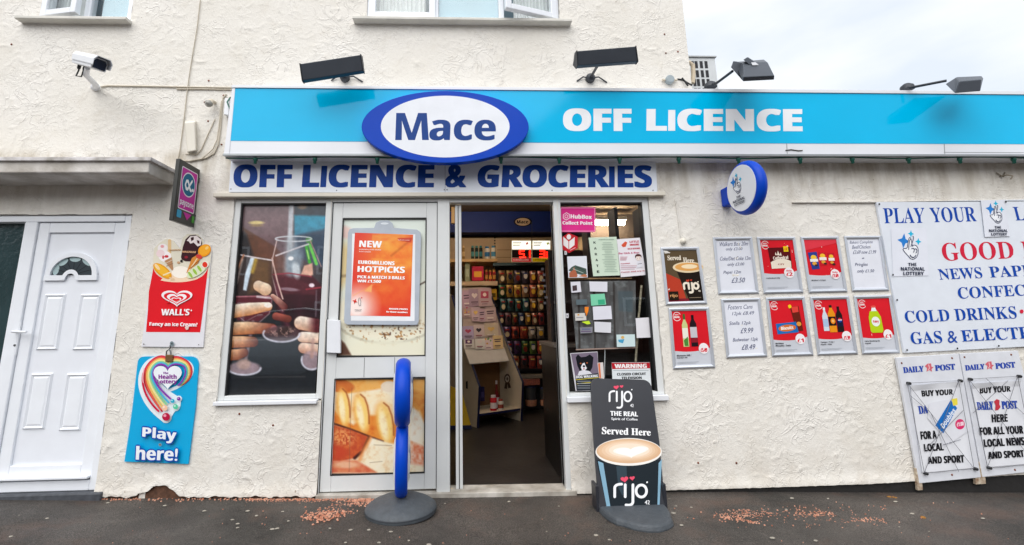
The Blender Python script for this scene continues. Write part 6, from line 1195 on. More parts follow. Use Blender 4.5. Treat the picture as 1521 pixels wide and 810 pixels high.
# greeting card stand (turned towards the left)
e_ = np.array([.872, .490, 0]); d_ = np.array([-.490, .872, 0]); FL, FR = np.array([.153, 2.056, 0]), np.array([.684, 2.355, 0])
PR = Plane(FR, -e_); cs = thing('card_stand', tuple((FL+FR)/2), 'cream two-sided greeting card stand with dark blue edging facing the door', 'card stand')
def prof(p): v = p-FR; return float(v@d_), float(v[2])
pr = [(0, 0)]+[prof(PR.P(*p)) for p in ((775.5, 568), (752, 510), (729, 440))]; top = pr[-1]
pr += [(top[0]+.10, top[1]+.02), (top[0]+.12, .0)]
CRM = mat('cream_laminate', '#cfc2ab', .5, var=.04); NAV = mat('navy_edging', '#151c44', .4)
for O_, nm in ((FL, 'side_panel'), (FR, 'side_panel')):
    b = MB(); R1 = [O_+d_*s_+np.array([0, 0, z_]) for s_, z_ in pr]; b.hexa(R1, [r+e_*.018 for r in R1]); o = b.build(nm, CRM, cs); fix_normals(o)
    b = MB(); 
    for (s0, z0), (s1, z1) in zip(pr[:3], pr[1:4]):
        A0, A1 = O_+d_*(s0-.001)+np.array([0, 0, z0]), O_+d_*(s1-.001)+np.array([0, 0, z1]); b.hexa([A0-e_*.004, A1-e_*.004, A1+e_*.022, A0+e_*.022], [A0-e_*.004-d_*.006, A1-e_*.004-d_*.006, A1+e_*.022-d_*.006, A0+e_*.022-d_*.006])
    o = b.build('edging', NAV, cs); fix_normals(o)
def slat(s0, z0, s1, z1, th, m, nm):   # board between the panels
    A = FL+e_*.018; B = FR; n_ = np.array([0, 0, th])
    b = MB(); b.hexa([A+d_*s0+np.array([0, 0, z0]), B+d_*s0+np.array([0, 0, z0]), B+d_*s1+np.array([0, 0, z1]), A+d_*s1+np.array([0, 0, z1])], [A+d_*s0+np.array([0, 0, z0])-n_, B+d_*s0+np.array([0, 0, z0])-n_, B+d_*s1+np.array([0, 0, z1])-n_, A+d_*s1+np.array([0, 0, z1])-n_]); o = b.build(nm, m, cs); fix_normals(o); return o
zs = float(PY(2.2).P(744, 611)[2]); s_bk = min(top[0], .45)
slat(.0, zs, s_bk, zs, .02, CRM, 'lower_shelf'); slat(-.004, zs, .0, zs, .024, NAV, 'shelf_edge')
b = MB(); A = FL+e_*.018+d_*(s_bk-.02); B_ = FR+d_*(s_bk-.02); up_ = np.array([0, 0, 1.0]); b.hexa([A+up_*.75, B_+up_*.75, B_+up_*.02, A+up_*.02], [A+d_*.01+up_*.75, B_+d_*.01+up_*.75, B_+d_*.01+up_*.02, A+d_*.01+up_*.02]); o = b.build('back_board', mat('brown_board', '#7d5834', .6, var=.05), cs)
# sloping tiers on the plane through the slanted front edges
pA, pB = PR.P(775.5, 568), PR.P(729, 440); sn = np.cross(e_, pB-pA); sn = sn/np.linalg.norm(sn); sn = sn if sn@(CAM-pA) > 0 else -sn
PC = Plane(pA, sn)
b = MB(); b.slab(PC, [(690, 519), (749, 516), (756, 536), (698, 541)], .02, off=.01); b.build('card_ledge', mat('pale_ledge', '#d0ccc6', .5), cs)
b = MB(); b.slab(PC, [(684, 428), (728, 426), (749, 516), (690, 519)], .015); b.build('card_backing', mat('pale_backing', '#b3a09a', .6), cs)
cards = [(686.5, 433, 15, 22, '#a5809c', 'plum'), (697, 431, 15, 22, '#8a6c88', 'dusky purple'), (711, 429, 17, 24, '#a98a94', 'pink'), (687, 455, 13, 16, '#9a7c80', 'rose'), (701, 458, 11, 18, '#b597a8', 'lilac striped'), (712, 460, 8, 17, '#a88aa0', 'mauve'), (721, 458, 14, 18, '#b49aa0', 'pale pink'), (687, 486, 16, 17, '#9786b4', 'violet'), (704, 484, 14, 18, '#b9a4a8', 'ivory'), (720, 482, 18, 19, '#b8a68c', 'gold bordered'), (689, 503, 14, 14, '#cbc8c4', 'white'), (706, 503, 13, 15, '#d2cecb', 'white lettered'), (719, 499, 13, 19, '#d0b4bc', 'pink flowered'), (732.5, 500, 13, 17, '#cfae6c', 'shiny gold')]
CP = random.Random(4)
for k, (x, y, w, h, c, nm) in enumerate(cards):
    x -= .8; y -= 1.2; w *= 1.14; h *= 1.16; c = '#%02x%02x%02x' % tuple(min(255, int(int(c[i:i+2], 16)*.75+62)) for i in (1, 3, 5))
    row = ['top', 'second', 'third', 'bottom'][0 if y < 440 else 1 if y < 470 else 2 if y < 492 else 3]
    t = thing('greeting_card', tuple(PC.P(x+w/2, y+h, .012)), nm+' greeting card in the '+row+' row of the card stand', 'greeting card', 'greeting cards in the stand')
    off = .012+.004*(k % 3)
    b = MB(); b.slab(PC, [(x, y), (x+w, y-.6), (x+w+1, y+h-.6), (x+1, y+h)], .003, off=off); b.build('card', ink(c, .5), t)
    P = Print(PC, None, off+.001); cc = ['#6b4a74', '#e2d6d4', '#b8506c', '#3c3844', '#d9b870'][k % 5]; v_ = CP.randrange(4)
    if v_ == 0: P.rect(x+w*.2, y+h*.18, x+w*.8, y+h*.55, cc).ell(x+w*.5, y+h*.36, w*.14, h*.1, '#efe6de', 12)
    elif v_ == 1: P.line([(x+w*.2, y+h*.3), (x+w*.8, y+h*.26)], 1.6, '#5a4658').line([(x+w*.25, y+h*.45), (x+w*.75, y+h*.42)], 1.6, '#5a4658')
    elif v_ == 2: P.poly(heart(x+w*.5, y+h*.38, w*.5, h*.36), cc)
    else:
        for q_ in range(5): P.ell(x+w*CP.uniform(.2, .8), y+h*CP.uniform(.15, .6), w*.1, h*.07, CP.choice(['#b85a7c', '#8a6cb0', '#d9a860', '#7a9a6c']), 8)
    P.line([(x+w*.25, y+h*.75), (x+w*.78, y+h*.74)], 1.3, ['#e9e2dc', '#54404c', '#8a3c50'][k % 3]); P.line([(x+w*.3, y+h*.86), (x+w*.7, y+h*.85)], .8, '#6c5a64'); P.build('card_print', t)
# things on and around the stand
def on_stand(px0, px1, py0, py1, s_): pass
item('wine_bottle', 733.5, 742.5, 566, 611, 2.33, 'bottle', '#6b1f22', 'rose wine bottle standing on the lower shelf of the card stand', 'bottle', c2='#d4c6c8')
item('drink_can', 728, 738.5, 588, 612, 2.22, 'can', '#b8242c', 'tall red can in front of the wine bottle', 'can', c2='#e4d8d8'); item('jar', 739.5, 748.5, 594, 610, 2.24, 'can', '#c9c2b4', 'small cream jar right of the red can', 'jar', c2='#a04a3c'); item('carton', 713.5, 720, 575, 596, 2.5, 'box', '#2c2450', 'dark blue pack at the left of the card stand shelf', 'box', c2='#4a4070')
ro = thing('rosette', tuple(PR.P(754, 575, .01)), 'brown and white rosette hanging inside the card stand', 'rosette')
P = Print(PR, None, .006); P.line([(754.5, 537), (753, 556)], 1, '#d8c8c0'); P.ell(753.5, 563, 4.6, 7.5, '#5a4636', 20).ell(753.5, 563, 3, 5, '#d6cabc', 16).ell(753.5, 563, 1.6, 2.6, '#6a5a4c', 10); P.poly([(750, 569), (754, 570), (753, 578), (749, 577)], '#4a3a2e').poly([(754, 570), (757, 569), (759, 576), (755, 577)], '#4a3a2e'); P.build('ribbon', ro)
tk = thing('price_tag', tuple(PY(2.06).P(693, 573)), 'small dark hook tag on the cream side of the card stand', 'tag'); b = MB(); b.slab(Plane(FL, -e_), [(692, 567), (694.5, 566), (694.5, 578), (692, 577)], .002, off=.004); b.build('tag', DARKM, tk)
nw = thing('newspaper_stand', tuple(PY(1.9).P(690, 640)), 'yellow and blue newspaper stand edge just behind the open door', 'newspaper stand')
b = MB(); b.slab(PY(2.0), [(640, 560), (686, 582), (699, 631), (699, 634), (640, 634)], .03); b.build('yellow_front', mat('yellow_panel', '#d9b01c', .4, var=.05), nw); b = MB(); b.slab(PY(1.99), [(640, 633), (700, 632), (701, 637), (640, 640)], .05); b.build('blue_base', NAV, nw)
# dark shelving behind the right window
ws_ = thing('window_shelving', (1.2, .5, 0), 'dark shelving unit standing behind the notices in the right window', 'shelving')
DS = mat('dark_wood', '#2b2522', .5, var=.2)
for x in (.83, 1.08, 1.33, 1.56):
    b = MB(); b.box((x, .42, .6), (x+.03, .60, 2.14)); b.build('upright', DS, ws_)
for z in (.72, 1.05, 1.32, 1.62): b = MB(); b.box((.8, .43, z), (1.7, .62, z+.025)); b.build('shelf', DS, ws_)
b = MB(); b.box((.78, .66, .6), (1.72, .68, 1.80)); b.build('back_board', mat('dark_back', '#3a3431', .7, var=.2, vscale=4), ws_)

# ================================================================== NOTICES IN THE RIGHT WINDOW
zw = zoom(825, 300, 5.787); zv = zoom(835, 420, 4.765); YW = .043; PW = PY(YW)
def notice(name, label, cat, pts, c, mp, draw=None, layer=0, group=None, th=.001):
    pl = PY(YW-layer*.0015); t = thing(name, tuple(pl.P(*mp(*pts[-1]))), label, cat, group); b = MB(); b.slab(pl, [mp(*p) for p in pts], th); b.build('sheet', ink(c, .55), t)
    if draw: P = Print(pl, mp, .0004); draw(P); P.build('print', t)
    return t
def hub(P):
    P.line(rrect(46, 52, 338, 252, 12), 5, '#f0b4d0', close=True); P.line(ell(94, 125, 30, 32, 6, rot=30), 5, '#f4e6ee', close=True); P.line(ell(94, 125, 14, 15, 6, rot=30), 4, '#f4e6ee', close=True)
    P.text('HubBox', [(132, 106), (313, 112), (312, 148), (131, 143)], '#f8eef4', bold=1.6); P.text('Collect Point', [(62, 164), (318, 168), (317, 198), (62, 195)], '#f8eef4', bold=1.4)
notice('shop_sticker', 'bright pink rectangular parcel sticker at the top of the right window', 'sticker', rrect(40, 44, 345, 260, 14), '#e0328c', zw, hub)
def hexd(P):
    P.poly([(68, 300), (112, 340), (112, 408), (68, 372)], '#eae6e6').poly([(166, 302), (118, 340), (118, 408), (164, 372)], '#eae6e6').ell(115, 302, 19, 22, '#eae6e6', 20); P.line([(128, 415), (170, 395)], 6, '#e0b0b4')
notice('shop_sticker', 'red hexagon sticker with white figure and parcel below the pink sticker', 'sticker', [(112, 266), (192, 300), (192, 398), (118, 440), (58, 408), (52, 308)], '#c0242e', zw, hexd)
def karate(P):
    for k, ch in enumerate('KARATE'): P.text(ch, [(326+k*6, 340+k*50), (346+k*6, 340+k*50), (348+k*6, 360+k*50), (328+k*6, 360+k*50)], '#2a3a34', bold=.6)
    P.text('KARATE CLASSES', [(372, 322), (502, 320), (502, 328), (372, 330)], '#5a7a6c')
    rg = random.Random(3)
    for k in range(18):
        w = rg.uniform(60, 125); x = 382+k*2+(125-w)/2; P.rect(x, 350+k*14.5, x+w, 353+k*14.5, '#93a99b')
notice('notice', 'pale green karate class notice in the right window', 'notice', [(285, 308), (525, 300), (556, 632), (325, 640)], '#cfe0cd', zw, karate)
def kids(P):
    P.poly([(566, 372), (600, 340), (618, 350), (604, 386), (580, 390)], '#d8583c'); P.text('LITTLE', [(638, 336), (716, 332), (717, 350), (639, 353)], '#c02c44', bold=1.2); P.text('DRAGONS', [(640, 362), (716, 358), (717, 374), (641, 378)], '#c02c44', bold=.9); P.text('KICK BOXING', [(622, 398), (726, 392), (727, 406), (623, 411)], '#c02c44', bold=.6)
    P.text('For Girls & Boys', [(542, 436), (720, 428), (721, 446), (543, 456)], '#c02c64', font='rb', bold=.6)
    for k in range(4): P.rect(556, 472+k*9, 620-k*4, 475+k*9, '#c87888')
    P.text('Tuesdays', [(560, 528), (640, 522), (640, 534), (560, 540)], '#b8405c', bold=.4)
    for k in range(3): P.rect(562, 548+k*14, 706-k*12, 551+k*14, '#b87888')
    P.ell(712, 470, 28, 22, '#4a2c2c', 22).ell(714, 482, 22, 22, '#f2e2da', 20).poly([(690, 470), (738, 468), (738, 462), (712, 448), (690, 460)], '#5a3434'); P.ell(706, 484, 3, 3, '#222', 8).ell(724, 483, 3, 3, '#222', 8) if False else None
    P.line([(706, 484), (707, 485)], 5, '#222222').line([(724, 483), (725, 484)], 5, '#222222'); P.poly([(700, 512), (735, 508), (752, 560), (700, 568)], '#e2e2ea'); P.line([(708, 535), (742, 530)], 4, '#3a3a48')
    P.text('Come and try it', [(566, 600), (766, 586), (767, 600), (567, 613)], '#b8304c', bold=.5)
notice('notice', 'white notice with red writing and a cartoon child in the right window', 'notice', [(528, 322), (726, 308), (782, 628), (562, 648)], '#e9e6ec', zw, kids, 1)
def leaf_(P): P.poly([(112, 590), (140, 560), (170, 545), (265, 575), (270, 620), (240, 632), (150, 610)], '#4a5c54').poly([(118, 610), (150, 588), (160, 560), (190, 630), (186, 648), (120, 650)], '#b0664a').poly([(200, 640), (250, 620), (272, 630), (270, 648)], '#c07a58'); P.line([(150, 575), (240, 612)], 5, '#a9b8ae').line([(180, 560), (255, 590)], 4, '#2a3430')
notice('notice', 'white flyer with photo of hands and tools under the red hexagon sticker', 'notice', [(100, 470), (268, 466), (278, 650), (112, 654)], '#dfe2ea', zw, leaf_)
b = MB(); sb_ = thing('notice_board', tuple(PY(.06).P(900, 515)), 'clear plastic sheet of small ad cards hanging in the right window', 'notice board')
P = Paint(PY(.06), [zv(55, -10), zv(520, -14), zv(520, 460), zv(100, 476)], 80, 80); n = P.noise(6, 26, 3, 4); n2 = P.noise(9, 5, 3, 9); P.C[:] = (.30+.20*n)[:, None]*np.array([1.0, 1.0, 1.02]); P.bl(np.clip(n2*4-2.4, 0, 1), '#9aa0a4', .6); P.bl(P.mpoly([zv(395, 60), zv(500, 60), zv(500, 210), zv(400, 200)], 2), '#55656e', .7)  # pale streaks are the plastic's sheen, painted into the sheet colour
for x in (115, 225, 365): P.bl(P.mline([zv(x, 0), zv(x+8, 470)], 2.5, 2), '#2a2522', .7)
P.build('plastic_sheet', sb_, 0, attr_mat('painted_sheen_plastic', .18, .6)); b = MB(); b.slab(PY(.058), [zw(112, 655), zw(655, 651), zw(655, 661), zw(112, 667)], .01); b.build('top_rail', mat('wood_batten', '#a8845c', .5), sb_); b = MB(); b.slab(PY(.058), [zv(98, 470), zv(520, 456), zv(520, 464), zv(98, 479)], .008); b.build('bottom_rail', mat('pink_batten', '#b89a90', .5), sb_)
P = Paint(PY(.056), [zv(60, -4), zv(130, -8), zv(134, 66), zv(66, 70)], 4, 4)
def card(label, pts, c, draw=None): notice('ad_card', label, 'card', pts, c, zv, draw, 0, 'small cards on the plastic sheet')
card('white card with tiny dark photo, top left of the plastic sheet', [(60, -4), (128, -8), (136, 66), (66, 72)], '#dcdbe4', lambda P: P.poly([(72, 22), (104, 18), (106, 56), (74, 60)], '#4a3c40'))
card('blank white card at the top middle of the plastic sheet', [(192, -8), (320, -6), (320, 66), (196, 62)], '#dddde6')
card('mint green card on the plastic sheet', [(200, 84), (300, 78), (312, 156), (206, 164)], '#7fd0ac', lambda P: P.poly([(252, 122), (300, 118), (304, 152), (256, 156)], '#3fae84'))
card('dull grey card left of the mint green card', [(98, 120), (176, 118), (178, 156), (100, 158)], '#5c6a70')
card('white card below the mint green card', [(216, 170), (346, 164), (354, 258), (222, 264)], '#dedee8'); card('white card second below the mint green card', [(228, 276), (346, 282), (346, 356), (230, 350)], '#d9dae0')
card('small white card with coloured dots at the left of the sheet', [(90, 218), (168, 214), (172, 266), (94, 270)], '#d2cfcb', lambda P: P.ell(115, 228, 8, 6, '#d8a03c', 10).rect(100, 244, 150, 250, '#9a98a0'))
card('orange arrow shaped slip on the plastic sheet', [(160, 172), (188, 172), (186, 200), (172, 236), (162, 234)], '#f0882c'); card('lime green slip below the orange slip', [(138, 278), (190, 270), (202, 292), (176, 296)], '#c9e83c'); card('pale slip with blue writing near the lime slip', [(126, 318), (216, 314), (214, 356), (130, 360)], '#86868e', lambda P: P.rect(140, 326, 200, 332, '#4a5a8c').rect(134, 342, 204, 347, '#5a3c6c'))
card('pale blue card with little figure, bottom right of the plastic sheet', [(384, 368), (514, 366), (518, 452), (388, 456)], '#cbdfe0', lambda P: P.ell(428, 388, 12, 11, '#d8b068', 14).poly([(396, 404), (440, 400), (430, 430), (400, 420)], '#4aa0c8'))
notice('notice', 'plain white sheet at the right side of the right window', 'notice', [(520, 252), (614, 246), (628, 388), (528, 392)], '#e2e1e6', zv)
b = MB(); b.tube([PY(.08).P(*zv(*p)) for p in ((562, 20), (540, 260), (520, 560))], .009, n=6); o = b.build('chain', mat('cream_cord', '#b8ac94', .6, var=.3, vscale=60), None); tag(o, 'cream beaded blind cord hanging beside the plain white sheet', 'cord')
b = MB(); b.tube([PY(.08).P(*zv(*p)) for p in ((303, 470), (300, 672))], .003, n=5); o = b.build('cord', WHITEP, None); tag(o, 'thin white cord hanging below the plastic sheet', 'cord')
def dog(P):
    P.poly([(62, 504), (248, 492), (258, 640), (92, 660)], '#7a6e80'); P.poly([(108, 590), (96, 530), (112, 508), (134, 528), (168, 524), (196, 508), (222, 530), (214, 600), (196, 632), (128, 634)], '#191a20'); P.poly([(143, 574), (158, 566), (166, 590), (176, 606), (160, 622), (140, 618), (132, 600)], '#e4e4ea'); P.poly([(120, 628), (150, 618), (192, 626), (216, 650), (108, 660)], '#dcdce4')
    P.ell(131, 572, 6, 5, '#b0603c', 10).ell(176, 568, 6, 5, '#b0603c', 10).ell(154, 592, 9, 8, '#26262c', 12).ell(154, 610, 5, 6, '#c86a70', 10); P.poly([(92, 660), (258, 640), (262, 760), (102, 766)], '#30343c')
    P.text('DOG WALKING', [(98, 660), (252, 650), (253, 668), (99, 678)], '#e4e6ea', bold=1); P.line([(96, 688), (256, 672)], 4, '#d8c83c').line([(104, 716), (206, 706)], 4, '#d8c83c')
    for k in range(4): P.rect(108, 696+k*16, 200, 700+k*16, '#9aa0a8')
notice('notice', 'poster of a black and white dog, bottom left of the right window', 'notice', [(56, 500), (250, 488), (264, 764), (96, 768)], '#d8d6dc', zv, dog)
notice('notice', 'narrow white flyer with orange edge next to the dog poster', 'notice', [(250, 568), (290, 564), (298, 680), (262, 676)], '#dcd6d2', zv, lambda P: P.poly([(254, 572), (268, 570), (276, 676), (264, 674)], '#e07a50'), 1)
def warn(P):
    P.poly([(350, 568), (620, 566), (622, 606), (354, 612)], '#b8202c'); P.text('WARNING', [(372, 576), (596, 574), (598, 604), (374, 606)], '#f0ecec', bold=2)
    P.rect(362, 620, 612, 623, '#9aa4aa'); P.text('CLOSED CIRCUIT', [(388, 640), (592, 636), (593, 654), (389, 658)], '#23262c', bold=1); P.text('TELEVISION', [(420, 666), (562, 664), (563, 682), (421, 684)], '#23262c', bold=1); P.rect(380, 700, 600, 703, '#8a949a'); P.rect(390, 720, 600, 723, '#8a949a')
notice('warning_sign', 'red and white warning sign CLOSED CIRCUIT TELEVISION at the bottom of the right window', 'warning sign', [(350, 566), (620, 564), (634, 770), (360, 772)], '#dfe5e8', zv, warn)
for k, (x, y) in enumerate(((36, 236), (88, 440))):
    mp_ = zv if k == 0 else zw; notice('small_label', 'tiny white label stuck on the left edge of the window '+('below' if k == 0 else 'beside')+' the red hexagon', 'label', [(x-10, y-18), (x+10, y-18), (x+10, y+14), (x-10, y+14)], '#dcdce0', mp_, lambda P, x=x, y=y: P.ell(x, y, 4, 5, '#2a2a30', 8))

# ================================================================== PAVEMENT STANDS
RUB = mat('grey_rubber_base', '#4b5157', .6, var=.12, vscale=25, bump=.3, bscale=90)
st = thing('pavement_sign', (-.398, -.235, gz(-.4)), 'blue rimmed double oval pavement sign seen edge-on, on a round grey base', 'pavement sign')
xs0, ys0, g0 = -.398, -.235, gz(-.4)
b = MB(); b.lathe((xs0, ys0, g0), (0, 0, 1), [(.222, 0), (.226, .015), (.222, .030), (.19, .052), (.13, .078), (.06, .092), (.03, .094)], None, 56); b.build('base', RUB, st)
b = MB(); b.lathe((xs0, ys0, g0), (0, 0, 1), [(.2235, .012), (.2275, .018), (.224, .024)], None, 56); b.build('base_rim', mat('worn_rubber', '#33383e', .5), st)
def rim(cy, cz, ry, rz, tube, tx, a0=0, a1=360, nm='rim'):
    b = MB(); vs = []; n = 56; mq = 14; full = a1-a0 >= 360; N = n if full else n+1
    for k in range(N):
        a = rad(a0+(a1-a0)*k/n)
        for j in range(mq):
            t_ = 2*math.pi*j/mq; rr = tube*math.cos(t_); vs.append((xs0+tx*math.sin(t_), cy+(ry-tube+rr)*math.cos(a), cz+(rz-tube+rr)*math.sin(a)))
    fs = [(k*mq+j, k*mq+(j+1) % mq, ((k+1) % N)*mq+(j+1) % mq, ((k+1) % N)*mq+j) for k in range(n if full else n) for j in range(mq) if full or k < n]
    b.add(vs, fs, None, True); o = b.build(nm, BL, st); fix_normals(o)
cz1 = .722; rim(ys0, cz1, .235, .220, .04, .050); cz2 = .31; rim(ys0, cz2, .175, .225, .035, .040)
b = MB(); b.tube([(xs0, ys0, g0+.085), (xs0, ys0, .16)], .036, n=16); b.build('neck', BL, st)
def face(cz, ry, rz, bul, nm, dr):
    for s_ in (1, -1):
        b = MB(); vs = [(xs0+s_*bul, ys0, cz)]; n = 40
        for f, h in ((.6, .9), (1, .45)):
            for k in range(n): a = 2*math.pi*k/n; vs.append((xs0+s_*bul*h, ys0+ry*f*math.cos(a), cz+rz*f*math.sin(a)))
        fs = [(0, 1+k, 1+(k+1) % n) for k in range(n)]+[(1+k, 1+n+k, 1+n+(k+1) % n, 1+(k+1) % n) for k in range(n)]
        b.add(vs, fs, None, True); o = b.build(nm, mat('white_face', '#e4e7ec', .3, var=.02), st)
face(cz1, .20, .19, .068, 'face', 0); face(cz2, .145, .19, .056, 'face', 0)
for cz, rr, bul in ((cz1, .15, .066), (cz2, .12, .054)):
    P = Print3((xs0+bul, ys0-rr, cz+rr), (0, 2*rr, 0), (0, 0, -2*rr)); P.N = np.array([1., 0, 0]); lotto(P, lambda x, y: (.05+x*.0075, .02+y*.0075), lw=.015); P.build('printed_logo', st)
st.rotation_euler.z = rad(6.2)
# A-board
ab = thing('pavement_sign', (1.06, -.33, gz(1)), 'black coffee pavement board Served Here leaning back on a half round base', 'pavement sign')
lean = np.array([0, .21, .747]); nA = np.cross(np.array([1., 0, 0]), lean); nA = nA/np.linalg.norm(nA); nA = nA if nA[1] < 0 else -nA
PA = Plane((1, -.33, .028), nA); za = zoom(870, 555, 3.306)
b = MB(); out = bez(za(25, 60), za(26, 28), za(52, 24), n=5)+bez(za(285, 30), za(318, 36), za(326, 72), n=5)+[za(362, 330), za(392, 655), za(392, 668), za(66, 664), za(40, 330)]
b.slab(PA, out, .022); b.build('board', mat('black_board', '#2a2c33', .4, var=.05), ab, .003)
P = Print(PA, za, .0006, .35)
P.poly([(74, 448), (52, 440)][:0]+[(52, 425), (372, 425), (360, 660), (104, 660)], '#20282e'); P.poly([(60, 430), (86, 440), (122, 660), (104, 660)], '#7fa6bc'); P.poly([(358, 440), (374, 420), (362, 658), (352, 658)], '#7fa6bc'); P.poly([(150, 455), (200, 455), (205, 560), (180, 600), (160, 560)], '#34434c')
P.ell(211, 385, 163, 68, '#e9e6e0', 48).ell(211, 381, 158, 60, '#d3ad8a', 48).ell(208, 379, 146, 53, '#d9b694', 40).ell(210, 378, 132, 47, '#dfc0a1', 40).ell(212, 377, 116, 41, '#e5cbb0', 36).ell(214, 377, 100, 34, '#ecd9c5', 36); P.poly(heart(222, 385, 175, 62, rot=-4), '#f1e8e0').poly(heart(222, 385, 150, 50, rot=-4), '#f6f2ef')
rijo(P, lambda x, y: (110+x*1.18, 62+y*1.12), '#e9ebee', 9, hearts='#e2506a'); rijo(P, lambda x, y: (132+x*1.72, 512+y*1.42), '#e9ebee', 13, hearts='#e2506a')
P.text('THE REAL', [(121, 184), (255, 188), (256, 211), (122, 207)], '#eef0f2', bold=.9); P.text('Spirit of Coffee', [(126, 216), (255, 219), (255, 235), (126, 232)], '#e2e4e8', font=None, bold=.6); P.text('Served Here', [(80, 262), (318, 272), (319, 306), (80, 298)], '#f0f1f3', font='rb', bold=.9)
P.build('printed_design', ab)
gA = gz(1.06); cxA, cyA = 1.055, -.33
b = MB(); N = 30; top_, bot_ = [], []
pts = [(-.215, .03)]+[(-.215*math.cos(a), -.30*math.sin(a)) for a in np.linspace(.05, math.pi-.05, N)]+[(.215, .03)]
pts = [(x+(.02 if y < -.2 else 0), y) for x, y in pts]
b.hexa([(cxA+x*.95, cyA+y*.95, gA+.042) for x, y in pts], [(cxA+x, cyA+y, gA+.002) for x, y in pts]); o = b.build('base', RUB, ab, .012); fix_normals(o)
b = MB(); b.box((cxA-.225, cyA+.005, gA), (cxA-.205, cyA+.11, gA+.16)); b.box((cxA+.205, cyA+.0, gA), (cxA+.225, cyA+.11, gA+.16)); b.build('side_cheeks', mat('black_board', '#2a2c33', .4), ab, .004)['kind'] = 'stuff'

# ================================================================== DEBRIS ON THE PAVEMENT
def gp(px, py):
    d = ray(px, py); t = (.0-CAM[2])/d[2]; q = CAM+t*d
    for _ in range(3): z = gz(q[0])+.010*math.sin(q[0]*3+q[1]*4)*(1 if -3 < q[1] < -.15 else 0); t = (z-CAM[2])/d[2]; q = CAM+t*d
    return q
rg = random.Random(9)
def blob(b, q, r, h, n=7, el=1):
    a0 = rg.random()*6; v = [(q[0]+r*el*math.cos(a0+6.283*k/n)*rg.uniform(.75, 1.2), q[1]+r*math.sin(a0+6.283*k/n)*rg.uniform(.75, 1.2), q[2]-.001) for k in range(n)]; v2 = [(q[0]+(x-q[0])*.75, q[1]+(y-q[1])*.75, q[2]+h) for x, y, _ in v]
    b.add(v+v2, [tuple(range(n, 2*n))]+[(k, (k+1) % n, n+(k+1) % n, n+k) for k in range(n)])
spots = [(345, 772), (381, 766), (368, 759), (353, 778), (412, 785), (404, 786), (428, 774), (490, 785), (521, 787), (548, 787), (580, 790), (607, 803), (661, 748), (655, 760), (749, 786), (756, 745), (563, 806), (513, 806), (725, 806), (637, 809), (160, 747), (245, 751), (174, 767), (303, 759), (353, 784), (16, 797), (28, 766), (259, 791), (1012, 780), (1004, 752), (1016, 747), (994, 741), (1027, 754), (1176, 740), (1230, 741), (1259, 764), (1147, 799), (1211, 803), (1336, 783), (1000, 762), (1134, 758), (1168, 757), (885, 795), (905, 802), (70, 770), (120, 788), (420, 760), (1355, 763), (1380, 790), (1460, 770), (1330, 745), (830, 752), (812, 790)]
b = MB()
for x, y in spots: blob(b, gp(x, y), rg.uniform(.005, .0125), .002, 8, 1.35)
tag(b.build('chewing_gum_spots', mat('old_gum', '#a9a396', .7, var=.2, vscale=40)), kind='stuff')
b = MB()
def scatter(n, f, r0, r1):
    for _ in range(n): x, y = f(); blob(b, gp(x, y), rg.uniform(r0, r1), rg.uniform(.002, .006), 5)
scatter(460, lambda: (rg.uniform(365, 560), 741.5+abs(rg.gauss(0, 2.2))), .002, .006); scatter(620, lambda: (lambda t: (545-t*75+rg.gauss(0, 13), 742+t*28+rg.gauss(0, 3.5)))(rg.random()**1.3), .003, .009)
scatter(230, lambda: (rg.gauss(1112, 24), rg.gauss(765, 4.4)), .002, .0065); scatter(60, lambda: (lambda t: (1070+t*60, 768+t*10+rg.gauss(0, 1)))(rg.random()), .003, .007); scatter(90, lambda: (rg.uniform(1180, 1240), rg.gauss(764, 2.5)), .003, .007); scatter(120, lambda: (rg.gauss(1275, 20), rg.gauss(774, 2.2)), .002, .006); scatter(90, lambda: (rg.uniform(1060, 1320), rg.uniform(750, 785)), .002, .005)
scatter(160, lambda: (rg.uniform(150, 470), 741+abs(rg.gauss(0, 1.5))), .003, .008); scatter(60, lambda: (rg.uniform(20, 1500), rg.uniform(745, 809)), .002, .004)
tag(b.build('brick_crumbs', mat('brick_dust', '#d8a78e', .9, var=.25, vscale=30, col2='#a9654a')), kind='stuff')
b = MB()
for _ in range(9000):
    x, y = rg.uniform(-10, 1530), 742+(rg.random()**.8)*75; q = gp(x, y); r = rg.uniform(.0012, .0034); a = rg.random()*6
    b.add([(q[0]+r*math.cos(a), q[1]+r*math.sin(a), q[2]), (q[0]+r*math.cos(a+2.1), q[1]+r*math.sin(a+2.1), q[2]), (q[0]+r*math.cos(a+4.2), q[1]+r*math.sin(a+4.2), q[2]), (q[0], q[1], q[2]+r*.8)], [(0, 1, 3), (1, 2, 3), (2, 0, 3)])
tag(b.build('tarmac_chippings', mat('tarmac_stone', '#6f675f', .7, var=.35, vscale=60, col2='#2b2827')), kind='stuff')
b = MB()
for k in range(5): blob(b, gp(1327+rg.gauss(0, 5), 738+rg.gauss(0, 1.5)), .009, .008, 5)
blob(b, gp(1371, 769), .015, .006, 6); tag(b.build('dead_leaves', mat('brown_leaf', '#a8752f', .8, var=.2)), kind='stuff')

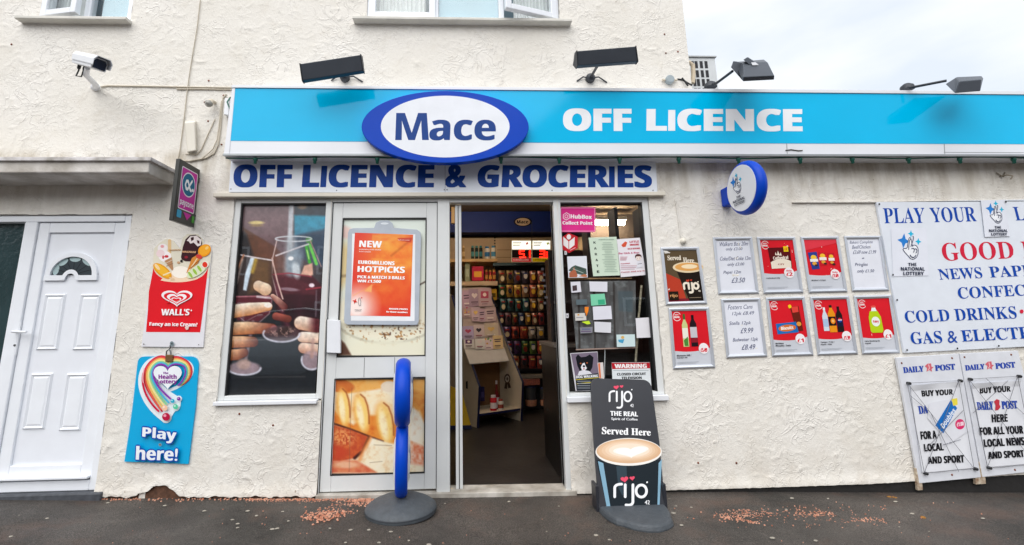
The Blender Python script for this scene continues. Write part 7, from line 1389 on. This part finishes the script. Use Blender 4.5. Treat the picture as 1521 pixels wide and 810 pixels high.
# ================================================================== ACROSS THE STREET (seen in the glass)
CAR = mat('silver_blue_paint', '#b4c2cc', .25, .1, var=.02, coat=1); CG = mat('car_glass', '#0c1114', .05, var=0); TY = mat('tyre', '#111111', .8)
car = thing('parked_car', (-3.6, -6.2, -.03), 'silver blue hatchback parked across the pavement, mirrored in the left window', 'car')
def loft(secs, name, m, par, sm=True):
    b = MB(); n = len(secs[0])
    vs = [p for s_ in secs for p in s_]; fs = [(i*n+k, i*n+(k+1) % n, (i+1)*n+(k+1) % n, (i+1)*n+k) for i in range(len(secs)-1) for k in range(n)]+[tuple(range(n))[::-1], tuple(range((len(secs)-1)*n, len(secs)*n))]
    b.add(vs, fs, None, sm); o = b.build(name, m, par); fix_normals(o); return o
cx0, cyc = -3.9, -6.3
def sec(x, zb_, zt_, w, n=14): return [(cx0+x, cyc+w*math.copysign(abs(math.cos(a))**.35, math.cos(a)), (zb_+zt_)/2+(zt_-zb_)/2*math.copysign(abs(math.sin(a))**.45, math.sin(a))) for a in np.linspace(0, 2*math.pi, n, endpoint=False)]
loft([sec(-2.1, .3, .62, .6), sec(-2.0, .22, .80, .78), sec(-1.4, .2, .90, .85), sec(-.6, .2, .96, .87), sec(.9, .2, .98, .87), sec(1.7, .22, .96, .84), sec(2.0, .3, .85, .72)], 'body', CAR, car)
loft([sec(-.75, .90, .96, .72), sec(-.1, .92, 1.40, .62), sec(.8, .92, 1.47, .62), sec(1.5, .92, 1.36, .6), sec(1.85, .9, .98, .66)], 'cabin_glass', CG, car)
loft([sec(-.02, 1.39, 1.43, .56), sec(.8, 1.44, 1.50, .58), sec(1.45, 1.35, 1.40, .54)], 'roof', CAR, car)
for x in (-1.35, 1.3):
    for s_ in (.86, -.86):
        b = MB(); b.lathe((cx0+x, cyc+s_*.78, .28), (0, s_, 0), [(.31, 0), (.31, .18), (.2, .2)], TY, 20); w = b.build('wheel', None, car); b = MB(); b.lathe((cx0+x, cyc+s_*.985, .28), (0, s_, 0), [(.2, 0), (.18, .01)], STEEL, 14); b.build('rim', None, w)
for s_ in (.6, -.6): b = MB(); b.hexa([(cx0-2.02, cyc+s_-.16, .72), (cx0-1.8, cyc+s_+.2*s_, .8), (cx0-1.8, cyc+s_+.2*s_, .66), (cx0-2.04, cyc+s_-.16, .6)], [(cx0-1.9, cyc+s_-.16, .72), (cx0-1.7, cyc+s_, .8), (cx0-1.7, cyc+s_, .66), (cx0-1.9, cyc+s_-.16, .6)]); b.build('headlight', mat('headlight', '#c9d2d8', .1, .3), car)
hs = thing('terrace_row', (0, -17, 0), 'brick houses across the road, mirrored faintly in the shop glass', 'house')
b = MB(); b.box((-22, -22, -.4), (20, -16, 4.9)); b.build('brick_wall', mat('red_brick', '#6d4538', .85, var=.15, vscale=3), hs)
b = MB(); b.hexa([(-22.3, -15.7, 4.85), (20.3, -15.7, 4.85), (20.3, -19, 7.2), (-22.3, -19, 7.2)], [(-22.3, -15.7, 4.75), (20.3, -15.7, 4.75), (20.3, -22, 4.75), (-22.3, -22, 4.75)]); b.build('roof', mat('slate_roof', '#4a4a50', .7, var=.15), hs)
for k in range(9):
    for z in (.9, 3.2):
        b = MB(); x = -19+k*4.3; b.box((x, -15.99, z), (x+1.5, -15.94, z+1.2)); w = b.build('window', UPVC, hs); b = MB(); b.box((x+.1, -15.94, z+.1), (x+1.4, -15.93, z+1.1)); b.build('pane', CG, w)
